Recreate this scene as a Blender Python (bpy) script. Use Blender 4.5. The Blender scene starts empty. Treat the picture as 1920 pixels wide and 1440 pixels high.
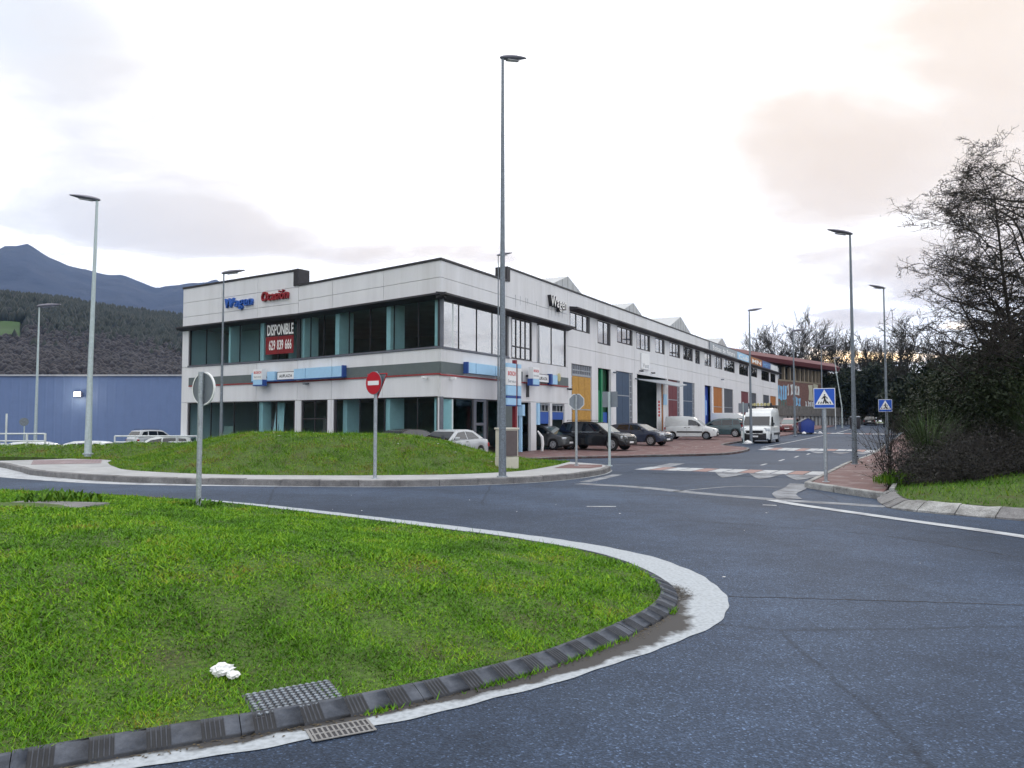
import bpy, bmesh, math, random
import numpy as np
from mathutils import Vector, Matrix
R = math.radians
rng = np.random.default_rng(7)
random.seed(7)
S = bpy.context.scene
COL = S.collection

# ------------------------------------------------------------------ camera
EYE = 1.6
FPX = 1450.0
PITCH = math.atan(71 / FPX)
cam_d = bpy.data.cameras.new('camera')
cam = bpy.data.objects.new('camera', cam_d)
COL.objects.link(cam)
cam.location = (0, 0, EYE)
cam.rotation_euler = (math.pi / 2 + PITCH, 0, 0)
cam_d.sensor_width = 36
cam_d.lens = 36 * FPX / 1920
cam_d.clip_start = 0.1
cam_d.clip_end = 20000
S.camera = cam

# ------------------------------------------------------------------ sky and light
SUN_AZ, SUN_EL = 24.0, 9.0          # degrees right of the view axis, above the horizon
w = bpy.data.worlds.new('World')
S.world = w
w.use_nodes = True
nt = w.node_tree
for n in list(nt.nodes):
    nt.nodes.remove(n)


def N(tree, kind, **kw):
    n = tree.nodes.new(kind)
    for k, v in kw.items():
        if k in n.inputs.keys() and not hasattr(n, k):
            n.inputs[k].default_value = v
        else:
            setattr(n, k, v)
    return n


def ramp(tree, pts, interp='LINEAR'):
    n = tree.nodes.new('ShaderNodeValToRGB')
    cr = n.color_ramp
    cr.interpolation = interp
    while len(cr.elements) > 1:
        cr.elements.remove(cr.elements[-1])
    cr.elements[0].position = pts[0][0]
    cr.elements[0].color = pts[0][1]
    for p, c in pts[1:]:
        e = cr.elements.new(p)
        e.color = c
    return n


def g4(v):
    return (v, v, v, 1)


L = nt.links.new
out = N(nt, 'ShaderNodeOutputWorld')
bg = N(nt, 'ShaderNodeBackground')
L(bg.outputs[0], out.inputs[0])
sky = N(nt, 'ShaderNodeTexSky')
sky.sky_type = 'NISHITA'
sky.sun_disc = False
sky.sun_elevation = R(SUN_EL)
sky.sun_rotation = R(SUN_AZ)
sky.air_density = 1.0
sky.dust_density = 1.0
skyg = N(nt, 'ShaderNodeVectorMath', operation='SCALE')
L(sky.outputs[0], skyg.inputs[0])
skyg.inputs['Scale'].default_value = 2.2
tc = N(nt, 'ShaderNodeTexCoord')
sep = N(nt, 'ShaderNodeSeparateXYZ')
L(tc.outputs['Generated'], sep.inputs[0])
zc = N(nt, 'ShaderNodeMath', operation='MAXIMUM')
L(sep.outputs[2], zc.inputs[0])
zc.inputs[1].default_value = 0.0
za = N(nt, 'ShaderNodeMath', operation='ADD')
L(zc.outputs[0], za.inputs[0])
za.inputs[1].default_value = 0.16
dv = N(nt, 'ShaderNodeVectorMath', operation='DIVIDE')
L(tc.outputs['Generated'], dv.inputs[0])
cmb = N(nt, 'ShaderNodeCombineXYZ')
for i in range(3):
    L(za.outputs[0], cmb.inputs[i])
L(cmb.outputs[0], dv.inputs[1])
mp = N(nt, 'ShaderNodeMapping')
L(dv.outputs[0], mp.inputs[0])
CLOUD_LOC = (1.35, 0.4, 0.0)
mp.inputs['Location'].default_value = CLOUD_LOC
mp.inputs['Scale'].default_value = (0.62, 0.8, 1.0)
cn = N(nt, 'ShaderNodeTexNoise')
L(mp.outputs[0], cn.inputs['Vector'])
cn.inputs['Scale'].default_value = 1.9
cn.inputs['Detail'].default_value = 7
cn.inputs['Roughness'].default_value = 0.52
cn.inputs['Distortion'].default_value = 0.25
# thin white veil over a pale blue sky, greyer cloud banks in front of it
veil = ramp(nt, [(0.22, g4(0.45)), (0.40, g4(1.0))])
m1 = N(nt, 'ShaderNodeMix', data_type='RGBA')
L(veil.outputs[0], m1.inputs[0])
L(skyg.outputs[0], m1.inputs[6])
m1.inputs[7].default_value = (10.7, 10.5, 10.3, 1)
# cloud banks that the picture shows: direction, size across and up, how much they add to the noise
def vdir(x, y):
    v_ = Vector((x - 960., FPX, 720. - y)).normalized()
    v_.rotate(Matrix.Rotation(PITCH, 3, 'X'))
    return v_


def add_blobs(cur, blobs):
    for (bx0, by0), (rx0, rz0), add in blobs:
        sb = N(nt, 'ShaderNodeVectorMath', operation='SUBTRACT')
        L(tc.outputs['Generated'], sb.inputs[0])
        sb.inputs[1].default_value = vdir(bx0, by0)
        ml = N(nt, 'ShaderNodeVectorMath', operation='MULTIPLY')
        L(sb.outputs[0], ml.inputs[0])
        ml.inputs[1].default_value = (1 / rx0, 1 / rx0, 1 / rz0)
        le = N(nt, 'ShaderNodeVectorMath', operation='LENGTH')
        L(ml.outputs[0], le.inputs[0])
        mr = N(nt, 'ShaderNodeMapRange', interpolation_type='SMOOTHSTEP')
        L(le.outputs['Value'], mr.inputs[0])
        mr.inputs[1].default_value = 1.35
        mr.inputs[2].default_value = 0.1
        mr.inputs[3].default_value = 0.0
        mr.inputs[4].default_value = add
        sm0 = N(nt, 'ShaderNodeMath', operation='ADD')
        L(cur, sm0.inputs[0])
        L(mr.outputs[0], sm0.inputs[1])
        cur = sm0.outputs[0]
    return cur


BANKS = [((1800, 300), (0.24, 0.17), 0.24), ((1560, 330), (0.10, 0.05), 0.12), ((300, 440), (0.26, 0.045), 0.17), ((620, 475), (0.20, 0.028), 0.16), ((60, 90), (0.17, 0.10), 0.24), ((592, 248), (0.05, 0.026), 0.24),
         ((1850, 560), (0.2, 0.08), 0.12), ((1000, 240), (0.36, 0.18), -0.2), ((1350, 560), (0.25, 0.06), -0.03)]
bank = ramp(nt, [(0.56, g4(0.0)), (0.64, g4(0.70)), (0.74, g4(0.92)), (0.9, g4(1.0))])
amp = N(nt, 'ShaderNodeMath', operation='MULTIPLY_ADD')
L(cn.outputs['Fac'], amp.inputs[0])
amp.inputs[1].default_value = 1.35
amp.inputs[2].default_value = -0.19
L(add_blobs(amp.outputs[0], BANKS), bank.inputs[0])
L(add_blobs(cn.outputs['Fac'], [((1800, 10), (0.22, 0.10), -0.22), ((1330, 190), (0.15, 0.08), -0.12), ((130, 60), (0.10, 0.06), -0.15), ((30, 20), (0.1, 0.06), -0.2)]), veil.inputs[0])
warm = N(nt, 'ShaderNodeVectorMath', operation='DOT_PRODUCT')
L(tc.outputs['Generated'], warm.inputs[0])
warm.inputs[1].default_value = (math.sin(R(SUN_AZ)), math.cos(R(SUN_AZ)), 0.1)
wr = ramp(nt, [(0.50, (5.4, 5.5, 5.75, 1)), (0.86, (6.3, 5.35, 4.4, 1))])
L(warm.outputs['Value'], wr.inputs[0])
m2 = N(nt, 'ShaderNodeMix', data_type='RGBA')
L(bank.outputs[0], m2.inputs[0])
L(m1.outputs[2], m2.inputs[6])
L(wr.outputs[0], m2.inputs[7])
L(m2.outputs[2], bg.inputs[0])
bg.inputs[1].default_value = 0.15

sd = bpy.data.lights.new('sun', 'SUN')
so = bpy.data.objects.new('sun', sd)
COL.objects.link(so)
sd.energy = 0.6
sd.angle = R(20)
sd.color = (1.0, 0.9, 0.78)
d = Vector((math.sin(R(SUN_AZ)) * math.cos(R(SUN_EL)), math.cos(R(SUN_AZ)) * math.cos(R(SUN_EL)), math.sin(R(SUN_EL))))
so.rotation_euler = d.to_track_quat('Z', 'Y').to_euler()
so.location = d * 200

vs = S.view_settings
vs.view_transform = 'Standard'
vs.look = 'None'
vs.exposure = 0.24
vs.gamma = 1.0
vs.use_curve_mapping = False
S.cycles.use_denoising = True
S.cycles.max_bounces = 6
S.cycles.diffuse_bounces = 3
S.cycles.glossy_bounces = 3
S.cycles.transmission_bounces = 4
S.cycles.transparent_max_bounces = 10
S.cycles.volume_bounces = 0
S.cycles.sample_clamp_indirect = 6.0

# ------------------------------------------------------------------ materials
MATS = {}


def pm(name, col, rough=0.6, metal=0.0, var=0.12, scale=3.0, bump=0.0, bscale=60.0, spec=0.4, col2=None, mix=(0.45, 0.65),
       coat=0.0, speck=0.0, emit=None, stretch=None):
    """principled material: base colour broken up by two noises, optional second colour in patches, fine relief"""
    m = bpy.data.materials.new(name)
    m.use_nodes = True
    t = m.node_tree
    b = t.nodes['Principled BSDF']
    b.inputs['Roughness'].default_value = rough
    b.inputs['Metallic'].default_value = metal
    b.inputs['Specular IOR Level'].default_value = spec
    b.inputs['Coat Weight'].default_value = coat
    tcn = N(t, 'ShaderNodeTexCoord')
    vec = tcn.outputs['Object']
    if stretch:
        mpn = N(t, 'ShaderNodeMapping')
        mpn.inputs['Scale'].default_value = stretch
        t.links.new(vec, mpn.inputs[0])
        vec = mpn.outputs[0]
    n1 = N(t, 'ShaderNodeTexNoise')
    n1.inputs['Scale'].default_value = scale
    n1.inputs['Detail'].default_value = 6
    n1.inputs['Roughness'].default_value = 0.65
    t.links.new(vec, n1.inputs['Vector'])
    lo = tuple(c * (1 - var) for c in col) + (1,)
    hi = tuple(min(1, c * (1 + var)) for c in col) + (1,)
    r1 = ramp(t, [(0.3, lo), (0.7, hi)])
    t.links.new(n1.outputs['Fac'], r1.inputs[0])
    cur = r1.outputs[0]
    if col2:
        n2 = N(t, 'ShaderNodeTexNoise')
        n2.inputs['Scale'].default_value = scale * 0.37
        n2.inputs['Detail'].default_value = 8
        n2.inputs['Roughness'].default_value = 0.7
        t.links.new(vec, n2.inputs['Vector'])
        r2 = ramp(t, [(mix[0], g4(0)), (mix[1], g4(1))])
        t.links.new(n2.outputs['Fac'], r2.inputs[0])
        mx = N(t, 'ShaderNodeMix', data_type='RGBA')
        t.links.new(r2.outputs[0], mx.inputs[0])
        t.links.new(cur, mx.inputs[6])
        mx.inputs[7].default_value = tuple(col2) + (1,)
        cur = mx.outputs[2]
    if speck:
        n3 = N(t, 'ShaderNodeTexNoise')
        n3.inputs['Scale'].default_value = bscale
        n3.inputs['Detail'].default_value = 2
        t.links.new(vec, n3.inputs['Vector'])
        r3 = ramp(t, [(0.35, g4(1 - speck)), (0.65, g4(1 + speck))])
        t.links.new(n3.outputs['Fac'], r3.inputs[0])
        mu = N(t, 'ShaderNodeMix', data_type='RGBA', blend_type='MULTIPLY')
        mu.inputs[0].default_value = 1
        t.links.new(cur, mu.inputs[6])
        t.links.new(r3.outputs[0], mu.inputs[7])
        cur = mu.outputs[2]
    t.links.new(cur, b.inputs['Base Color'])
    if bump:
        nb = N(t, 'ShaderNodeTexNoise')
        nb.inputs['Scale'].default_value = bscale
        nb.inputs['Detail'].default_value = 3
        t.links.new(vec, nb.inputs['Vector'])
        bp = N(t, 'ShaderNodeBump')
        bp.inputs['Strength'].default_value = bump
        bp.inputs['Distance'].default_value = 0.02
        t.links.new(nb.outputs['Fac'], bp.inputs['Height'])
        t.links.new(bp.outputs[0], b.inputs['Normal'])
    if emit:
        b.inputs['Emission Color'].default_value = tuple(emit[0]) + (1,)
        b.inputs['Emission Strength'].default_value = emit[1]
    MATS[name] = m
    return m


def glassmat(name, tint, ior, rough=0.0, maxr=1.0):
    """window glass: Fresnel mix of a tinted see-through layer and a mirror reflection"""
    m = bpy.data.materials.new(name)
    m.use_nodes = True
    t = m.node_tree
    t.nodes.remove(t.nodes['Principled BSDF'])
    o = t.nodes['Material Output']
    tr = N(t, 'ShaderNodeBsdfTransparent')
    tr.inputs[0].default_value = tuple(tint) + (1,)
    gl = N(t, 'ShaderNodeBsdfGlossy')
    gl.inputs['Roughness'].default_value = rough
    gl.inputs[0].default_value = (1.0, 0.98, 0.94, 1)
    fr = N(t, 'ShaderNodeFresnel')
    fr.inputs[0].default_value = ior
    ge = N(t, 'ShaderNodeNewGeometry')
    # same reflectance from both sides of the sheet
    bf = N(t, 'ShaderNodeMix', data_type='FLOAT')
    fr2 = N(t, 'ShaderNodeFresnel')
    fr2.inputs[0].default_value = 1.0 / ior
    t.links.new(ge.outputs['Backfacing'], bf.inputs[0])
    t.links.new(fr.outputs[0], bf.inputs[2])
    t.links.new(fr2.outputs[0], bf.inputs[3])
    mx = N(t, 'ShaderNodeMixShader')
    t.links.new(bf.outputs[0], mx.inputs[0])
    t.links.new(tr.outputs[0], mx.inputs[1])
    t.links.new(gl.outputs[0], mx.inputs[2])
    t.links.new(mx.outputs[0], o.inputs[0])
    MATS[name] = m
    return m


pm('white_panel', (0.68, 0.69, 0.72), 0.65, var=0.06, scale=1.6, bump=0.15, bscale=40, col2=(0.53, 0.53, 0.535), mix=(0.50, 0.82), stretch=(1, 1, 0.08))
pm('inside_white', (0.60, 0.66, 0.66), 0.8, var=0.06)
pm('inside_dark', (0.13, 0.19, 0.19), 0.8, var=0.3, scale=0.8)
pm('inside_floor', (0.16, 0.17, 0.17), 0.5, var=0.2)
pm('backing', (0.06, 0.06, 0.065), 0.9)
pm('dark_metal', (0.035, 0.034, 0.04), 0.55, var=0.25, spec=0.3)
pm('frame_grey', (0.12, 0.13, 0.16), 0.5, var=0.15)
pm('band_grey', (0.11, 0.135, 0.14), 0.6, var=0.08)
pm('band_red', (0.30, 0.045, 0.05), 0.6, var=0.1)
pm('sign_blue', (0.36, 0.60, 0.83), 0.5, var=0.05)
pm('sign_deep_blue', (0.03, 0.08, 0.30), 0.5, var=0.08)
pm('sign_white', (0.78, 0.80, 0.82), 0.5, var=0.04)
pm('letter_blue', (0.03, 0.11, 0.42), 0.45, var=0.15)
pm('letter_red', (0.27, 0.02, 0.03), 0.45, var=0.15)
pm('letter_white', (0.80, 0.80, 0.80), 0.5, var=0.05)
pm('sign_red_text', (0.55, 0.03, 0.04), 0.5)
pm('print_black', (0.02, 0.02, 0.025), 0.6)
pm('print_grey', (0.25, 0.28, 0.32), 0.6)
pm('banner_cloth', (0.20, 0.015, 0.02), 0.8, var=0.2)
pm('banner_black', (0.02, 0.015, 0.02), 0.8, var=0.2)
pm('roof_metal', (0.42, 0.44, 0.46), 0.5, var=0.08, scale=1.5, stretch=(1, 1, 1))
pm('roof_flat', (0.16, 0.16, 0.17), 0.9, var=0.2)
pm('door_orange', (0.48, 0.27, 0.055), 0.7, var=0.3, scale=14, col2=(0.40, 0.21, 0.045))
pm('door_green', (0.01, 0.20, 0.085), 0.55, var=0.1)
pm('door_dark_green', (0.006, 0.06, 0.025), 0.55, var=0.1)
pm('door_navy', (0.03, 0.062, 0.12), 0.55, var=0.12)
pm('door_red', (0.13, 0.018, 0.028), 0.55, var=0.12)
pm('door_blue', (0.015, 0.05, 0.30), 0.5, var=0.1)
pm('door_bright_blue', (0.03, 0.16, 0.60), 0.5, var=0.1)
pm('door_brown', (0.36, 0.13, 0.025), 0.65, var=0.2, scale=8)
pm('door_slate', (0.055, 0.065, 0.085), 0.55, var=0.12)
pm('shutter_blue', (0.03, 0.10, 0.40), 0.5, var=0.08)
pm('light_frame', (0.30, 0.33, 0.37), 0.5, var=0.1)
pm('galvanised', (0.34, 0.38, 0.42), 0.45, metal=0.35, var=0.18, scale=9, speck=0.15, bscale=35)
pm('lamp_pole', (0.17, 0.20, 0.235), 0.5, metal=0.3, var=0.2, scale=12, speck=0.25, bscale=45)
pm('lamp_pale', (0.42, 0.50, 0.52), 0.5, metal=0.2, var=0.12, scale=10)
pm('lamp_head', (0.20, 0.20, 0.25), 0.5, metal=0.2)
pm('lamp_lens', (0.55, 0.55, 0.58), 0.25)
pm('sign_back', (0.22, 0.25, 0.29), 0.5, metal=0.4, var=0.1)
pm('sign_red', (0.45, 0.012, 0.025), 0.4, var=0.05)
pm('sign_face_blue', (0.012, 0.09, 0.50), 0.4, var=0.04)
pm('paint_white', (0.42, 0.45, 0.48), 0.75, var=0.10, scale=6, col2=(0.25, 0.26, 0.29), mix=(0.46, 0.64), speck=0.2, bscale=90)
pm('paint_faded', (0.24, 0.26, 0.29), 0.8, var=0.15, scale=5, col2=(0.11, 0.12, 0.14), mix=(0.42, 0.62), speck=0.25, bscale=70)
pm('paint_pink', (0.30, 0.18, 0.16), 0.8, var=0.15, scale=5, col2=(0.18, 0.15, 0.16), mix=(0.45, 0.68), speck=0.2, bscale=70)
pm('concrete', (0.36, 0.37, 0.38), 0.85, var=0.12, scale=2.5, bump=0.2, bscale=50, speck=0.1, col2=(0.27, 0.28, 0.29), mix=(0.45, 0.7))
pm('kerb_grey', (0.20, 0.20, 0.205), 0.85, var=0.2, scale=5, bump=0.35, bscale=55, speck=0.2, col2=(0.10, 0.10, 0.105), mix=(0.42, 0.66))
pm('kerb_pale', (0.36, 0.37, 0.37), 0.85, var=0.2, scale=4, bump=0.35, bscale=55, speck=0.25, col2=(0.15, 0.15, 0.15), mix=(0.42, 0.62))
pm('soil', (0.05, 0.04, 0.025), 0.95, var=0.4, scale=6, bump=0.5, bscale=30)
pm('dirt', (0.040, 0.036, 0.032), 0.95, var=0.4, scale=12, bump=0.6, bscale=80)
pm('bark', (0.030, 0.026, 0.024), 0.9, var=0.3, scale=10)
pm('twig_grey', (0.040, 0.037, 0.036), 0.9, var=0.4, scale=10)
pm('bark_far', (0.028, 0.026, 0.022), 0.9, var=0.3, scale=10)
pm('iron', (0.085, 0.088, 0.10), 0.6, metal=0.4, var=0.25, scale=20, bump=0.2, bscale=90)
pm('grate_pale', (0.20, 0.20, 0.20), 0.7, var=0.2, scale=20)
pm('cabinet', (0.55, 0.53, 0.47), 0.7, var=0.08, scale=3)
pm('cabinet_brown', (0.11, 0.09, 0.095), 0.7, var=0.15)
pm('totem_red', (0.18, 0.012, 0.022), 0.5, var=0.1)
pm('warehouse_blue', (0.135, 0.20, 0.37), 0.6, var=0.05, scale=1.0)
pm('warehouse_trim', (0.40, 0.42, 0.46), 0.6)
pm('lit_lamp', (0.9, 0.85, 0.7), 0.5, emit=((1.0, 0.9, 0.7), 30.0))
pm('brick_wall', (0.16, 0.085, 0.075), 0.85, var=0.35, scale=4, speck=0.2, bscale=9)
pm('maroon_roof', (0.10, 0.018, 0.026), 0.6, var=0.15)
pm('pier_beige', (0.24, 0.20, 0.15), 0.8)
pm('stone_wall', (0.12, 0.115, 0.11), 0.9, var=0.35, scale=2.0, bump=0.4, bscale=8)
pm('graffiti_blue', (0.20, 0.42, 0.65), 0.8, var=0.25)
pm('graffiti_white', (0.55, 0.58, 0.60), 0.8, var=0.15)
pm('graffiti_green', (0.08, 0.15, 0.14), 0.8, var=0.3)
pm('graffiti_cream', (0.48, 0.48, 0.38), 0.8, var=0.15)
pm('tyre', (0.018, 0.018, 0.02), 0.8)
pm('rim', (0.50, 0.52, 0.55), 0.35, metal=0.7, var=0.1)
pm('plastic_black', (0.015, 0.016, 0.019), 0.6)
pm('chrome', (0.72, 0.74, 0.76), 0.2, metal=0.9)
pm('headlight', (0.55, 0.60, 0.65), 0.12, metal=0.2, coat=0.6)
pm('tail_red', (0.30, 0.01, 0.015), 0.2, coat=0.5)
pm('plate_white', (0.75, 0.76, 0.78), 0.5)
pm('bin_blue', (0.018, 0.045, 0.24), 0.45, var=0.12)
pm('bin_lid', (0.16, 0.17, 0.20), 0.6)
pm('litter_white', (0.75, 0.76, 0.77), 0.8, var=0.05)
pm('litter_dark', (0.02, 0.02, 0.025), 0.5)
pm('fence_white', (0.62, 0.66, 0.68), 0.5)
pm('yellow_dish', (0.45, 0.42, 0.22), 0.6)
for nm, c, rg in [('car_black', (0.008, 0.009, 0.012), 0.25), ('car_graphite', (0.035, 0.045, 0.075), 0.25), ('car_white', (0.66, 0.70, 0.72), 0.3),
                  ('car_teal', (0.045, 0.085, 0.10), 0.25), ('car_silver', (0.42, 0.45, 0.48), 0.3), ('car_grey', (0.06, 0.065, 0.07), 0.35),
                  ('car_red', (0.14, 0.02, 0.025), 0.3)]:
    pm(nm, c, rg, var=0.05, coat=0.65, spec=0.3)
glassmat('showroom_glass', (0.62, 0.83, 0.87), 1.55)
glassmat('mirror_glass', (0.25, 0.32, 0.32), 7.0)
pm('car_glass', (0.008, 0.013, 0.020), 0.03, spec=0.6, coat=0.3, var=0.02)
pm('car_glass_pale', (0.06, 0.10, 0.11), 0.05, spec=0.8, coat=0.4, var=0.02)


def asphalt():
    m = bpy.data.materials.new('asphalt')
    m.use_nodes = True
    t = m.node_tree
    b = t.nodes['Principled BSDF']
    b.inputs['Roughness'].default_value = 0.72
    b.inputs['Specular IOR Level'].default_value = 0.18
    tcn = N(t, 'ShaderNodeTexCoord')
    v = tcn.outputs['Object']

    def noise(s, det, ro, vec=None):
        n = N(t, 'ShaderNodeTexNoise')
        n.inputs['Scale'].default_value = s
        n.inputs['Detail'].default_value = det
        n.inputs['Roughness'].default_value = ro
        t.links.new(vec or v, n.inputs['Vector'])
        return n
    big = noise(0.16, 6, 0.62)
    rb = ramp(t, [(0.32, (0.022, 0.036, 0.064, 1)), (0.5, (0.033, 0.051, 0.087, 1)), (0.68, (0.049, 0.073, 0.117, 1))])
    t.links.new(big.outputs['Fac'], rb.inputs[0])
    # chippings: pale stones in darker binder
    vo = N(t, 'ShaderNodeTexVoronoi')
    vo.inputs['Scale'].default_value = 95
    t.links.new(v, vo.inputs['Vector'])
    sv = N(t, 'ShaderNodeSeparateColor')
    t.links.new(vo.outputs['Color'], sv.inputs[0])
    rv = ramp(t, [(0.0, g4(0.6)), (0.6, g4(0.95)), (0.86, g4(1.3)), (0.95, g4(1.7)), (1.0, g4(3.0))])
    t.links.new(sv.outputs[0], rv.inputs[0])
    mu = N(t, 'ShaderNodeMix', data_type='RGBA', blend_type='MULTIPLY')
    mu.inputs[0].default_value = 1
    t.links.new(rb.outputs[0], mu.inputs[6])
    t.links.new(rv.outputs[0], mu.inputs[7])
    mid = noise(2.2, 5, 0.7)
    rm = ramp(t, [(0.3, g4(0.82)), (0.7, g4(1.2))])
    t.links.new(mid.outputs['Fac'], rm.inputs[0])
    mu2 = N(t, 'ShaderNodeMix', data_type='RGBA', blend_type='MULTIPLY')
    mu2.inputs[0].default_value = 1
    t.links.new(mu.outputs[2], mu2.inputs[6])
    t.links.new(rm.outputs[0], mu2.inputs[7])
    # lanes polished by tyres round the island, broken up by noise
    dc = N(t, 'ShaderNodeVectorMath', operation='DISTANCE')
    t.links.new(v, dc.inputs[0])
    dc.inputs[1].default_value = (-7.0, 9.0, 0.0)
    nl_ = noise(0.5, 4, 0.6)
    dl = N(t, 'ShaderNodeMath', operation='MULTIPLY_ADD')
    t.links.new(nl_.outputs['Fac'], dl.inputs[0])
    dl.inputs[1].default_value = 1.6
    t.links.new(dc.outputs['Value'], dl.inputs[2])
    dm = N(t, 'ShaderNodeMath', operation='MULTIPLY')
    t.links.new(dl.outputs[0], dm.inputs[0])
    dm.inputs[1].default_value = 0.05
    rl = ramp(t, [(0.46, g4(0.88)), (0.52, g4(1.25)), (0.57, g4(1.0)), (0.63, g4(1.3)), (0.70, g4(0.9)), (0.80, g4(1.15)), (0.9, g4(1.0))])
    t.links.new(dm.outputs[0], rl.inputs[0])
    mul = N(t, 'ShaderNodeMix', data_type='RGBA', blend_type='MULTIPLY')
    mul.inputs[0].default_value = 1
    t.links.new(mu2.outputs[2], mul.inputs[6])
    t.links.new(rl.outputs[0], mul.inputs[7])
    mu2 = mul
    # a few long hairline cracks
    cw = N(t, 'ShaderNodeTexVoronoi', feature='DISTANCE_TO_EDGE')
    wob = noise(1.3, 4, 0.6)
    addv = N(t, 'ShaderNodeMix', data_type='VECTOR')
    addv.inputs[0].default_value = 0.12
    t.links.new(v, addv.inputs[4])
    t.links.new(wob.outputs['Color'], addv.inputs[5])
    t.links.new(addv.outputs[1], cw.inputs['Vector'])
    cw.inputs['Scale'].default_value = 0.13
    rc = ramp(t, [(0.0, g4(0.6)), (0.0016, g4(0.7)), (0.003, g4(1.0))])
    t.links.new(cw.outputs['Distance'], rc.inputs[0])
    mu3 = N(t, 'ShaderNodeMix', data_type='RGBA', blend_type='MULTIPLY')
    mu3.inputs[0].default_value = 1
    t.links.new(mu2.outputs[2], mu3.inputs[6])
    t.links.new(rc.outputs[0], mu3.inputs[7])
    t.links.new(mu3.outputs[2], b.inputs['Base Color'])
    bp = N(t, 'ShaderNodeBump')
    bp.inputs['Strength'].default_value = 0.55
    bp.inputs['Distance'].default_value = 0.006
    t.links.new(vo.outputs['Distance'], bp.inputs['Height'])
    t.links.new(bp.outputs[0], b.inputs['Normal'])
    MATS['asphalt'] = m


asphalt()


def bricky(name, c1, c2, mortar, scale, rough=0.85, w=0.5, h=0.25, rot=0.0, msize=0.02, wear=None):
    m = bpy.data.materials.new(name)
    m.use_nodes = True
    t = m.node_tree
    b = t.nodes['Principled BSDF']
    b.inputs['Roughness'].default_value = rough
    tcn = N(t, 'ShaderNodeTexCoord')
    mpn = N(t, 'ShaderNodeMapping')
    mpn.inputs['Rotation'].default_value = (0, 0, rot)
    t.links.new(tcn.outputs['Object'], mpn.inputs[0])
    br = N(t, 'ShaderNodeTexBrick')
    br.inputs['Scale'].default_value = scale
    br.inputs['Color1'].default_value = c1 + (1,)
    br.inputs['Color2'].default_value = c2 + (1,)
    br.inputs['Mortar'].default_value = mortar + (1,)
    br.inputs['Brick Width'].default_value = w
    br.inputs['Row Height'].default_value = h
    br.inputs['Mortar Size'].default_value = msize
    t.links.new(mpn.outputs[0], br.inputs['Vector'])
    n2 = N(t, 'ShaderNodeTexNoise')
    n2.inputs['Scale'].default_value = 1.4
    n2.inputs['Detail'].default_value = 8
    t.links.new(tcn.outputs['Object'], n2.inputs['Vector'])
    r2 = ramp(t, [(0.52, g4(0)), (0.68, g4(0.8))])
    t.links.new(n2.outputs['Fac'], r2.inputs[0])
    mx = N(t, 'ShaderNodeMix', data_type='RGBA')
    t.links.new(r2.outputs[0], mx.inputs[0])
    t.links.new(br.outputs[0], mx.inputs[6])
    mx.inputs[7].default_value = (wear or (0.24, 0.20, 0.20)) + (1,)
    t.links.new(mx.outputs[2], b.inputs['Base Color'])
    MATS[name] = m


bricky('red_paving', (0.17, 0.085, 0.082), (0.13, 0.065, 0.066), (0.08, 0.06, 0.06), 2.5, rot=0.49)
bricky('tactile', (0.27, 0.20, 0.21), (0.24, 0.18, 0.19), (0.13, 0.11, 0.12), 4.0, w=0.5, h=0.5, msize=0.05, wear=(0.3, 0.25, 0.26))


def grassmat(name, green, yellow, brown, hi=(0.90, 1.0)):
    """blade colour: a per-blade random value and large soft patches"""
    m = bpy.data.materials.new(name)
    m.use_nodes = True
    t = m.node_tree
    b = t.nodes['Principled BSDF']
    b.inputs['Roughness'].default_value = 0.6
    b.inputs['Specular IOR Level'].default_value = 0.25
    at = N(t, 'ShaderNodeAttribute', attribute_name='rnd')
    tcn = N(t, 'ShaderNodeTexCoord')
    n1 = N(t, 'ShaderNodeTexNoise')
    n1.inputs['Scale'].default_value = 0.9
    n1.inputs['Detail'].default_value = 6
    n1.inputs['Roughness'].default_value = 0.65
    t.links.new(tcn.outputs['Object'], n1.inputs['Vector'])
    ad = N(t, 'ShaderNodeMath', operation='MULTIPLY_ADD')
    t.links.new(at.outputs['Fac'], ad.inputs[0])
    ad.inputs[1].default_value = 0.36
    nm_ = N(t, 'ShaderNodeMath', operation='MULTIPLY_ADD')
    t.links.new(n1.outputs['Fac'], nm_.inputs[0])
    nm_.inputs[1].default_value = 1.5
    nm_.inputs[2].default_value = -0.28
    t.links.new(nm_.outputs[0], ad.inputs[2])
    g = tuple(green)
    r = ramp(t, [(0.36, tuple(c * 0.45 for c in g) + (1,)), (0.64, g + (1,)), (hi[0], tuple(yellow) + (1,)), (hi[1], tuple(brown) + (1,))])
    t.links.new(ad.outputs[0], r.inputs[0])
    t.links.new(r.outputs[0], b.inputs['Base Color'])
    b.inputs['Subsurface Weight'].default_value = 0.0
    MATS[name] = m


grassmat('grass_near', (0.098, 0.260, 0.005), (0.20, 0.36, 0.006), (0.23, 0.19, 0.03), (0.86, 1.0))
grassmat('clover', (0.060, 0.180, 0.012), (0.11, 0.27, 0.010), (0.13, 0.09, 0.035))
grassmat('grass_mound', (0.095, 0.24, 0.006), (0.18, 0.28, 0.008), (0.17, 0.115, 0.04), (0.80, 0.94))
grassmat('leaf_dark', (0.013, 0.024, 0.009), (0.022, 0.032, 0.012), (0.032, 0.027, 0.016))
grassmat('grass_bank', (0.060, 0.165, 0.006), (0.13, 0.23, 0.008), (0.16, 0.13, 0.03))
grassmat('dead_leaf', (0.05, 0.040, 0.024), (0.10, 0.075, 0.04), (0.16, 0.13, 0.08))
grassmat('leaf_mid', (0.035, 0.065, 0.018), (0.055, 0.080, 0.025), (0.06, 0.05, 0.025))
grassmat('leaf_conifer', (0.012, 0.022, 0.012), (0.018, 0.028, 0.014), (0.03, 0.03, 0.016))
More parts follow.
